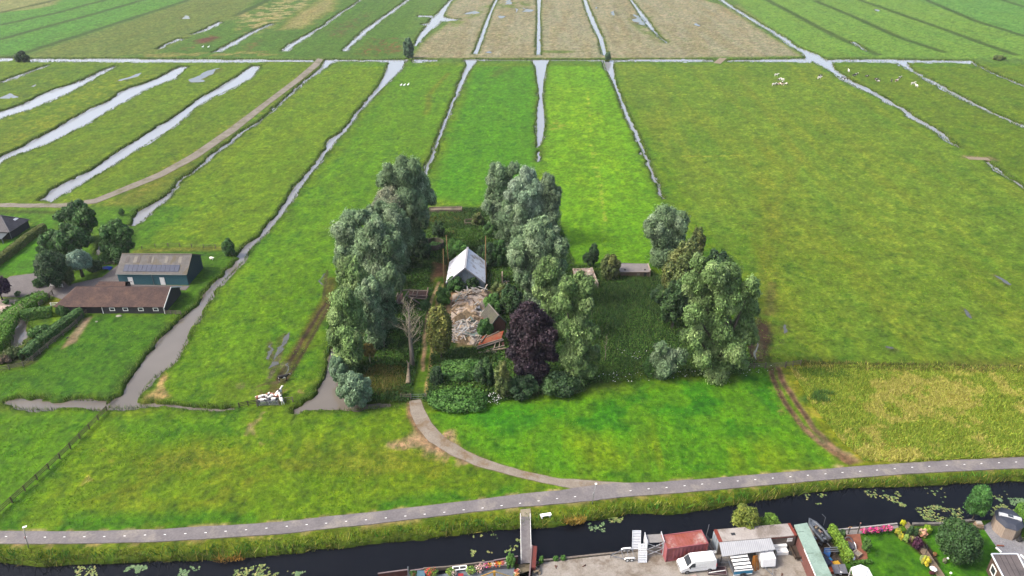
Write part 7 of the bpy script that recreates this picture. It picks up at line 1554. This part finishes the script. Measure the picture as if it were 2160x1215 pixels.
# white garden pavilion
z=2.3; a=g0(1809,1232); pv=thing("pavilion","white panelled roof of a garden pavilion in the left garden","pavilion",a)
ap=G(1816,1191,2.9); pts=[G(1795,1197,z),G(1816,1190.5,2.55),G(1832,1198,z),G(1846,1225,z),G(1850,1260,z),G(1812,1265,z)]; rel=lambda p:(p[0]-a[0],p[1]-a[1],p[2]-Z0)
mb=MB(); t0=G(1820,1240,3.0)
for i in range(len(pts)): mb.slab([rel(pts[i]),rel(pts[(i+1)%len(pts)]),rel(t0)],.04)
obj("roof",mb,white,pv); mb=MB()
for f in (.25,.5,.75): mb.beam(rel([pts[0][i]+(pts[5][i]-pts[0][i])*f for i in range(3)]),rel([pts[2][i]+(pts[4][i]-pts[2][i])*f for i in range(3)]),.06,.05) if False else None
for p in pts: mb.beam([v+(.03 if i==2 else 0) for i,v in enumerate(rel(p))],[v+(.03 if i==2 else 0) for i,v in enumerate(rel(t0))],.05,.04)
obj("roof_rib",mb,mat("grey rib",alb(190,196,200),None,2,.5),pv)
for p in pts[:4]: r_=rel(p); mb=MB(); mb.bb(r_[0]*.96-.04,r_[0]*.96+.04,r_[1]*.96-.04,r_[1]*.96+.04,-.05,r_[2]-.05); obj("post",mb,white,pv)
# garden bed plants and dividing wall
stw=mat("rough garden stone",alb(170,150,126),alb(132,114,94),2.5,.9,b=.5,stain=alb(120,112,82)); wall("garden_wall","low rough stone wall dividing the two gardens",[(1911,1101),(1921,1114),(1940,1145),(1962,1178),(1984,1210),(2010,1250)],.85,-.3,.42,stw)
mb=MB(); mb.beam((0,0,0),(0,0,.95),.06); mb.beam((0,0,.95),(-.4,-1.0,.95),.05); mb.beam((-.4,-1.0,.95),(-.4,-1.0,0),.06); tag(obj("wall_railing",mb,blackm,loc=G(1951,1158,.42)),"short black railing on the stone garden wall","railing")
for lb,px,pb,pt,pw,col in (("yellow flowering plant nearest the quay in the garden bed",1893,1127,1114,6,YFL),("yellow flowering plant halfway along the lawn edge",1899,1138,1126,5,YFL),("pale green leafy plant in the garden bed",1909,1142,1126,6,A3((150,176,86),(130,160,74))),("pink flowering plant above the plum shrub",1921,1141,1131,4,A3((196,120,160),(150,150,90))),("dark plum coloured shrub in the garden bed",1932,1157,1134,11,PLUMC),("dark conifer in the garden bed, left one of the pair",1917,1131,1108,7,DARK),("dark conifer in the garden bed, right one of the pair",1929,1134,1114,4,DARK),("yellow flowering clump at the near end of the garden bed",1951,1191,1173,8,YFL),("pale green clump at the near end of the garden bed",1943,1182,1172,4,A3((170,180,120),(150,166,104))),("low golden bush on the corner of the quay",1904,1108,1098,6,YEL),("golden yellow round bush right of the stone wall",1954,1123,1108,10,LIME),("pink and cream hydrangea right of the stone wall",1944,1131,1116,10,A3((220,170,140),(206,150,120),(160,150,90),(226,190,160))),("lavender like shrub on the right lawn",1991,1187,1178,4,A3((140,130,116),(110,124,84)))):
    shrub("garden_plant",lb,"plant",px,pb,pt,pw,col,n=12,per=180,size=.1,group="plants of the two gardens")
c=g0(1965,1210); sn=thing("sun_umbrella","small white topped parasol at the near end of the garden wall","parasol",c); mb=MB(); mb.lathe((0,0,1.0),[(.5,0),(.1,.22),(.02,.25)],8); obj("canopy",mb,white,sn); mb=MB(); mb.tube([(0,0,0),(0,0,1.2)],.03,6); obj("pole",mb,blackm,sn); mb=MB(); mb.bb(-.3,.3,-.2,.2,0,.3); obj("base",mb,mat("maroon base",alb(110,50,60),None,2,.7),sn)
for lb,x,y in (("white garden lamp on the right lawn",2003,1216),("pale garden ornament on the right lawn beside the tree",1997,1185)): t_=thing("garden_lamp",lb,"lamp",g0(x,y)); mb=MB(); mb.tube([(0,0,0),(0,0,.6)],.03,6); obj("pole",mb,woodp,t_); mb=MB(); mb.ell((0,0,.7),(.17,.17,.15)); obj("globe",mb,white,t_,smooth=True)
for lb,x,y in (("small terracotta pot plant by the garden wall, upper one",1971,1172),("small terracotta pot plant by the garden wall, lower one",1968,1201)): flower("pot_plant",lb,x,y,.3,.22,A3((190,90,70),(150,100,70)),terr)
tree("garden_tree","dense round dark green tree on the right lawn","tree",2008,1178,1106,43,kind='round',col=A3((50,80,38),(42,70,34),(60,92,42)),n=46,per=520,size=.17,aspect=.75,z0f=.02,droop=0,tr=.16,depth=1.0)
tree("garden_tree","young light green tree standing at the canal edge in the lily pads","tree",2050,1098,1026,24,kind='round',col=A3((60,106,44),(52,94,40),(72,118,50)),n=30,per=360,size=.17,aspect=.6,z0f=.1,droop=.2,tr=.1)
tree("willow_bush","thin feathery willow bush behind the site cabin","tree",1566,1124,1070,28,kind='round',col=A3((120,134,52),(104,122,46),(136,146,62)),n=24,per=230,size=.2,aspect=.3,z0f=.05,droop=-.4,tr=.08,nz=.9)
tree("leafy_bush","bright green leafy bush behind the site cabin","tree",1622,1116,1089,22,kind='round',col=A3((106,142,48),(92,126,42)),n=18,per=260,size=.17,aspect=.7,z0f=.02,droop=0,tr=.08)
hedge("hedge","tall dark green hedge right of the round roofed garden hut",gp([(2150,1086),(2160,1112),(2175,1150)]),1.6,2.2,A3((88,130,42),(76,116,38),(100,142,48)),.15,90,seed=23)
# stone oven, round roofed hut, paving, brick extension
boxes("stone_barbecue","stacked stone barbecue on the quay corner beside the paving","barbecue",2063,1112,[("base",(0,0,.2),(1.2,.9,.4),stw),("upper_course",(.05,.1,.55),(1.05,.75,.3),mat("tan stone",alb(190,160,132),alb(160,132,108),2.5,.9)),("top_slab",(0,.15,.8),(.8,.6,.18),mat("white stone top",alb(216,208,196),None,3,.8))],R(-8))
sheet("garden_paving",gp([(2072,1111),(2090,1100),(2128,1100),(2230,1120),(2230,1240),(2140,1200),(2112,1168),(2092,1140)]),.05,.25,tiles("grey pavers",alb(172,172,178),alb(160,160,166),alb(178,176,178),1.6,.85,mortar=alb(140,140,144)),"grey paved terrace in the right garden","terrace")
c=g0(2120,1120); ht=thing("garden_hut","rounded wooden garden hut with a dark domed roof and a pale roof band","hut",c,R(-24)); hw=plank_wall("silver boards",alb(206,188,172),alb(184,166,150),.35,'X'); hr=1.85
oct_=[(hr*1.0*math.cos(R(22.5+45*k)),hr*1.25*math.sin(R(22.5+45*k))+.4) for k in range(8)]
mb=MB(); mb.prism(oct_,-.05,2.1); obj("wall",mb,hw,ht); mb=MB(); vs=[(x*1.06,(y-.4)*1.06+.4,2.1) for x,y in oct_]+[(x*.72,(y-.4)*.72+.4,2.5) for x,y in oct_]+[(0,.4,2.62)]
mb.add(vs,[(i,(i+1)%8,8+(i+1)%8,8+i) for i in range(8)]+[(8+i,8+(i+1)%8,16) for i in range(8)]+[tuple(range(8))[::-1]]); obj("roof",mb,mat("dark roof felt",alb(78,84,100),alb(64,70,84),2,.7),ht)
mb=MB(); mb.bb(-hr*.78,hr*.78,.12,.72,2.40,2.66); obj("roof_band",mb,mat("grey white roof light",(.4,.41,.42),None,2,.5),ht); mb=MB(); mb.bb(-.3,.4,.2,.65,2.661,2.70); obj("skylight",mb,glass,ht)
z=3.0; ex=thing("brick_extension","flat roofed brown brick house extension with white edging at the lower right corner","house",g0(2096,1195)); c=g0(2096,1195)
q=[G(2091,1169,z),G(2146,1169,z),G(2200,1275,z),G(2146,1275,z)]; rel=lambda p:(p[0]-c[0],p[1]-c[1],p[2]-Z0)
mb=MB(); mb.slab([rel(p) for p in q],.1); obj("roof",mb,mat("grey roof felt",alb(132,122,120),alb(112,104,104),.6,.8,b=.1,stain=alb(96,90,90)),ex); mb=MB()
for i in range(4): a_,b_=rel(q[i]),rel(q[(i+1)%4]); mb.beam((a_[0],a_[1],z),(b_[0],b_[1],z),.13,.2)
obj("roof_edging",mb,mat("pale blue white trim",(.46,.49,.53),None,2,.5),ex)
cc_=[sum(rel(p)[i] for p in q)/4 for i in range(2)]; mb=MB(); mb.prism([(rel(p)[0]*.95+cc_[0]*.05,rel(p)[1]*.95+cc_[1]*.05) for p in q],-.1,z-.15); obj("wall",mb,tiles("brown wall bricks",alb(120,96,84),alb(104,84,74),alb(128,104,90),3.0,.9,mortar=alb(140,124,110)),ex)
for f in (.3,.5,.7): mb=MB(); a_=[q[0][i]+(q[1][i]-q[0][i])*f for i in range(3)];b_=[q[3][i]+(q[2][i]-q[3][i])*f for i in range(3)]; mb.beam([v+(.012 if i==2 else 0) for i,v in enumerate(rel(a_))],[v+(.012 if i==2 else 0) for i,v in enumerate(rel(b_))],.06,.02); obj("roof_seam",mb,mat("dark seam",alb(80,74,74),None,2,.8),ex)
w0=[q[0][i]+(q[3][i]-q[0][i])*.12 for i in range(2)];w1=[q[0][i]+(q[3][i]-q[0][i])*.27 for i in range(2)]; mb=MB(); a_=(w0[0]-c[0]+.06,w0[1]-c[1]);b_=(w1[0]-c[0]+.06,w1[1]-c[1])
for zz in (.9,2.1): mb.beam((*a_,zz),(*b_,zz),.12,.12)
for e in (a_,b_): mb.beam((*e,.9),(*e,2.1),.12,.12)
wf=obj("window",mb,white,ex); mb=MB(); mb.add([(*a_,.9),(*b_,.9),(*b_,2.1),(*a_,2.1)],[(0,1,2,3)]); obj("pane",mb,glass,wf)
boxes("wheelbarrow","dark wheelbarrow tipped on the terrace by the hedge","wheelbarrow",2150,1141,[("tray",(0,0,.4),(.7,.5,.25),blackm,.4,.3),("handle",(.45,.2,.3),(.7,.06,.06),woodp,.5),("wheel",(-.35,-.1,.2),(.1,.36,.36),tyre,.4)])
for lb,x,y,cc in (("terracotta bar lying on the grey terrace",2110,1152,terr),("white trough at the lawn edge of the terrace",2106,1161,white),("white corner of a table at the right edge",2158,1176,white)): mb=MB(); mb.box((0,0,.1),(1.0,.16,.14) if cc is terr else (.22,.9,.18),-.1 if cc is terr else .3); tag(obj("garden_bar" if cc is terr else "garden_trough",mb,cc,loc=g0(x,y)),lb,"bar" if cc is terr else "trough")
# --- flower deck at the bottom centre
sheet("mooring_deck",gp([(820,1216),(890,1208),(905,1217),(1010,1196),(1085,1196),(1085,1260),(800,1280)],.0),.02,.25,mat("blue grey deck boards",alb(140,148,158),alb(120,128,138),1.5,.8),"blue grey boarded mooring deck with flower pots at the bottom edge","deck")
sheet("bridge_approach",gp([(1094,1191),(1121,1190),(1125,1260),(1094,1260)]),.05,1.2,mat("mossy concrete",alb(150,138,112),alb(126,114,92),1.2,.9,stain=alb(104,104,70)),"mossy concrete approach at the near end of the footbridge","path")
brp=plank_wall("maroon boards",alb(110,58,50),alb(88,48,44),.18,'X')
def panel(label,p,q,z1,cap=True):
    A=G(*p);B=G(*q); L=math.dist(A,B); root=thing("board_fence",label,"fence",(A[0],A[1],0),frame_of(A,B)); mb=MB(); mb.bb(0,L,-.05,.05,-.9,z1); obj("boards",mb,brp,root)
    mb=MB(); mb.bb(-.04,L+.04,-.1,.1,z1,z1+.07); obj("cap_rail",mb,mat("greyed pink cap",alb(160,140,140),None,2,.8),root)
panel("maroon board fence at the far left end of the flower deck",(799,1222),(860,1214),1.15); panel("low maroon fence section right of the grey mooring pole",(866,1212),(894,1208),.75)
panel("maroon board fence left half behind the flower planter",(1016,1199),(1042,1196),1.15); panel("taller maroon fence section behind the flower planter",(1042,1196),(1092,1187),1.3)
A=G(1122,1190); t_=thing("board_fence","rust red board fence right of the footbridge's near end","fence",(A[0],A[1],0),R(85)); mb=MB(); mb.bb(-1.6,2.3,-.06,.06,-.9,1.2); obj("boards",mb,brp,t_); mb=MB(); mb.bb(-1.6,2.3,-.6,-.07,.6,1.18); obj("sloping_panel",mb,mat("rust red panel",alb(140,62,52),alb(118,54,46),2,.8),t_); mb=MB(); mb.bb(-3.5,2.35,.07,.25,-.3,1.25); obj("cap_rail",mb,mat("greyed pink cap",alb(160,140,140)),t_)
mb=MB(); mb.tube([(0,0,-1.2),(.05,0,2.2)],.1,8); t_=thing("mooring_pole","grey mooring pole standing in front of the maroon fence","pole",G(862,1219)); obj("shaft",mb,galv,t_)
FG="flower pots on the mooring deck"
for lb,x,y,r,col in (("green leafy pot plant beside the grey mooring pole",872,1216,.55,None),("coral geranium pot left of the green bush",905,1213,.6,RED),("round green bush with coral blooms on the mooring deck",914,1213,.65,A3((110,150,50),(226,90,90))),("green pot plant above the cream blooms",950,1212,.55,A3((150,180,70),(130,166,60))),("cream and white blooms in the middle of the deck",957,1214,.4,A3((236,214,206),(220,196,186))),("leafy green pot plant near the planter's left end",993,1209,.6,A3((120,160,60),(150,180,80))),("pale pink hydrangea next to the long planter",1010,1206,.6,A3((240,200,196),(232,180,180)))):
    flower("flower_pot",lb,x,y,.4,r,col,terr,group=FG)
for i in range(9):
    flower("planter_flower","{} flowers in the long planter, {} from the left".format(("pale pink","bright pink","yellow orange","cream","orange red","yellow","coral","white","orange")[i],("first","second","third","fourth","fifth","sixth","seventh","eighth","last")[i]),1019+i*6.8,1199-i*.75,.55,.42,(A3((240,190,190)),A3((236,90,160)),A3((240,170,50),(236,110,50)),A3((240,220,200)),A3((236,80,40),(240,120,60)),A3((240,190,60)),A3((236,120,120)),A3((240,234,226),(200,220,180)),A3((240,110,40)))[i],None,group="flowers in the long planter",seed=i)
a=G(1016,1203);b=G(1083,1197); t_=thing("planter","long grey flower planter on the mooring deck","planter",(a[0],a[1],0),frame_of(a,b)); L=math.dist(a,b); mb=MB(); mb.bb(0,L,-.12,-.02,-.1,.75); obj("front_board",mb,mat("grey planter board",alb(130,126,132),None,2,.8),t_); mb=MB(); mb.bb(0,L,-.01,.6,.0,.6); obj("soil",mb,mat("potting soil",(.04,.03,.025),None,5,.95),t_); mb=MB(); mb.bb(0,L,-.16,.02,.751,.8); obj("cap",mb,mat("pale cap",alb(176,164,160),None,2,.8),t_)
shrub("garden_plant","dark green leafy bush at the right end of the long planter","plant",1078,1196,1166,10,BRAM,n=14,per=260,size=.14,group="plants of the two gardens")
c=G(1043,1222); yp=thing("yellow_frame","yellow post with two sloping arms at the bottom edge of the deck","frame",c); ym=mat("yellow paint",alb(232,176,60),alb(210,156,50),2,.5)
mb=MB(); mb.bb(-.16,.16,-.16,.16,-.5,1.6); obj("post",mb,ym,yp)
for s,l in ((-1,2.6),(1,3.2)): mb=MB(); mb.beam((s*.17,0,1.5),(s*l,-.5,.75),.1,.12); obj("arm",mb,ym if s<0 else mat("faded yellow",alb(196,170,110),None,2,.6),yp)
boxes("deck_box","red lidded box on the blue grey deck","box",972,1217,[("box_body",(0,0,.2),(.7,.4,.4),mat("white box",(.6,.6,.6),None,2,.5)),("box_lid",(0,0,.43),(.74,.44,.06),mat("red lid",alb(206,50,50),None,2,.5))])
c=G(970,1206); bx=thing("window_frame","pale empty window frame lying on the deck edge","frame",c,R(8)); mb=MB()
for q in ((-1.0,1.0,0,.12),(-1.0,1.0,.6,.72)): mb.bb(*q,.3,.4)
for x in (-1.0,-.06,.88): mb.bb(x,x+.12,.121,.599,.3,.4)
obj("frame_bars",mb,white,bx); mb=MB(); mb.bb(-.9,.9,.05,.67,.2,.27); obj("dark_panel",mb,blackm,bx)
mb=MB(); mb.box((0,0,.35),(1.1,.9,.7)); t_=thing("deck_locker","teal blue locker among the flower pots","locker",G(889,1217)); obj("locker_body",mb,mat("teal locker",alb(96,136,152),alb(84,122,138),2,.5),t_,bevel=.02); mb=MB(); mb.box((0,0,.73),(1.16,.96,.05)); obj("locker_lid",mb,mat("teal lid",alb(104,144,160),None,2,.5),t_)
for lb,x,y,k in (("driftwood and stones piled beside the footbridge's near end",1133,1202,0),("pile of white stones by the bottom edge right of the footbridge",1131,1216,1)):
    t_=thing("stone_pile",lb,"stones",G(x,y)); 
    for i in range(9): mb=MB(); mb.box((rngp.uniform(-.4,.4),rngp.uniform(-.7,1.0),.2+.1*i%.5),(rngp.uniform(.2,.5),.3,.25),rngp.uniform(0,3),rngp.uniform(0,.5)); obj("stone" if k else "driftwood",mb,white if k and i%2 else (woodp if i%3 else woodd),t_,bevel=.04)
for lb,x,y in (("red and white potted flowers right of the yellow frame",1091,1212),("cream potted flowers at the bottom edge right of the yellow frame",1089,1219)): flower("flower_pot",lb,x,y,.6,.35,A3((200,60,70),(236,200,190)) if y<1215 else A3((240,226,206),(236,170,110)),terr,group=FG)
shrub("shrub","small green weed bush on the quay corner right of the footbridge","bush",1142,1188,1172,5,LUSH,n=8,per=160,size=.12); shrub("shrub","low green weeds on the quay edge, left tuft of two","bush",1172,1182,1174,6,LUSH,n=8,per=140,size=.12); shrub("shrub","low green weeds on the quay edge, right tuft of two","bush",1188,1180,1173,6,LUSH,n=8,per=140,size=.12)
# --- water lilies: every patch is one plant
LIL=A3((112,128,66),(128,136,76),(98,118,62),(142,140,86),(88,112,68)); LILG=A3((96,124,80),(112,134,92),(84,112,72))
def lily(label,poly,n,col=LIL,r=.17,seed=0):
    rng=np.random.default_rng(seed+int(poly[0][0])); p=scatter(gp(poly,WZ),n*4,rng); k=fbm(p[:,0],p[:,1],1.6,2,33)>.42; p=p[k][:n]; m=len(p); s=r*rng.uniform(.55,1.2,m); t=np.linspace(0,2*np.pi,9)[:8]
    c0=p.mean(0); ph=rng.uniform(0,6.28,m); V=np.stack([np.stack([p[:,0]-c0[0]+s*np.cos(ph+a)*(.25 if i==0 else 1),p[:,1]-c0[1]+s*np.sin(ph+a)*(.25 if i==0 else 1),WZ+.012+rng.uniform(0,.03,m)+rng.normal(size=m)*.006],1) for i,a in enumerate(t)],1).reshape(-1,3)
    cl=np.array(col)[rng.integers(0,len(col),m)]*(1+rng.normal(size=(m,1))*.12); T=np.repeat(np.clip(cl,.01,.8),8,axis=0)
    k8=np.arange(m)[:,None]*8; Fc=np.concatenate([k8+np.array([[0,1,2,3]]),k8+np.array([[0,3,4,7]]),k8+np.array([[4,5,6,7]]),np.concatenate([k8+3,k8+4,np.full((m,1),8*m),np.full((m,1),8*m+1)],1)])   # pads, and their stems running down to one rootstock
    V=np.concatenate([V,[[0,0,WZ-.9],[.05,0,WZ-.9]]]); T=np.concatenate([T,[[.05,.06,.03]]*2])
    o=obj("water_lily",npmesh("water_lily",V,Fc,T),LEAF); o.location=(c0[0],c0[1],0); tag(o,label,"water lily","water lilies in the canal")
for a in (("sparse water lilies at the bottom left, leftmost patch",[(155,1196),(200,1194),(206,1222),(155,1222)],70,LIL),("green water lilies at the bottom left, second patch",[(262,1192),(312,1194),(308,1218),(262,1216)],110,LILG),("thin water lilies at the bottom left, third patch",[(378,1192),(420,1195),(425,1218),(375,1216)],60,LILG),("large yellow green lily patch below the left reeds",[(495,1200),(560,1190),(620,1208),(600,1230),(490,1230)],190,LIL),("wide lily patch at the bottom edge left of the maroon fence",[(625,1206),(715,1203),(715,1226),(620,1226)],170,LILG),("lily patch left of the footbridge, off the flower deck",[(993,1160),(1035,1150),(1040,1178),(1018,1184),(994,1172)],46,LIL),("small lily group beside the footbridge",[(1060,1156),(1084,1150),(1086,1162),(1062,1166)],14,LIL),("lily leaves against the footbridge's left side",[(1082,1138),(1097,1136),(1097,1160),(1086,1152)],18,LIL),("scattered lilies along the reeds left of the footbridge",[(990,1131),(1060,1124),(1064,1134),(1000,1142)],10,LIL),("pale green lily patch right of the footbridge",[(1238,1104),(1275,1100),(1277,1122),(1248,1124)],42,LILG),("yellow green lily patch under the reeds right of the footbridge",[(1280,1090),(1315,1090),(1310,1102),(1285,1102)],60,LIL),("lily patch on the canal above the mint green roof",[(1698,1044),(1742,1040),(1748,1058),(1725,1064),(1700,1058)],60,LIL),("lily patch below the bank, left part of the right canal",[(1820,1034),(1850,1034),(1850,1052),(1826,1048)],30,LIL),("long lily patch drifting across the right canal",[(1850,1036),(1890,1034),(1912,1060),(1912,1072),(1890,1064),(1856,1048)],95,LIL),("few floating lilies right of the long patch",[(1950,1030),(2000,1028),(1990,1060),(1955,1042)],16,LIL),("dense lily bed against the stone quay",[(1930,1072),(1975,1066),(2032,1074),(2032,1100),(1985,1102),(1945,1098)],230,LIL),("dense lily bed right of the young tree",[(2058,1080),(2120,1062),(2150,1078),(2125,1088),(2080,1096)],170,LIL),("green lily carpet at the right edge of the canal",[(2100,1050),(2170,1052),(2190,1080),(2150,1080),(2120,1066)],170,LILG),("stray lilies in the open water right of the young tree",[(2080,1036),(2130,1036),(2120,1056),(2090,1050)],14,LIL)): lily(*a)
# ---------------------------------------------------------------- haze over the far polder
m,t=newmat("haze air"); o_=t.nodes.new("ShaderNodeOutputMaterial"); v_=t.nodes.new("ShaderNodeVolumePrincipled")
v_.inputs["Color"].default_value=(0.86,0.90,0.95,1); v_.inputs["Density"].default_value=0.00006; v_.inputs["Anisotropy"].default_value=0.2
t.links.new(v_.outputs[0],o_.inputs["Volume"])
mb=MB(); mb.bb(-5000,5000,-90,9100,-4,H+6); tag(obj("haze",mb,m),"thin pale haze over the far fields","haze",kind="stuff")
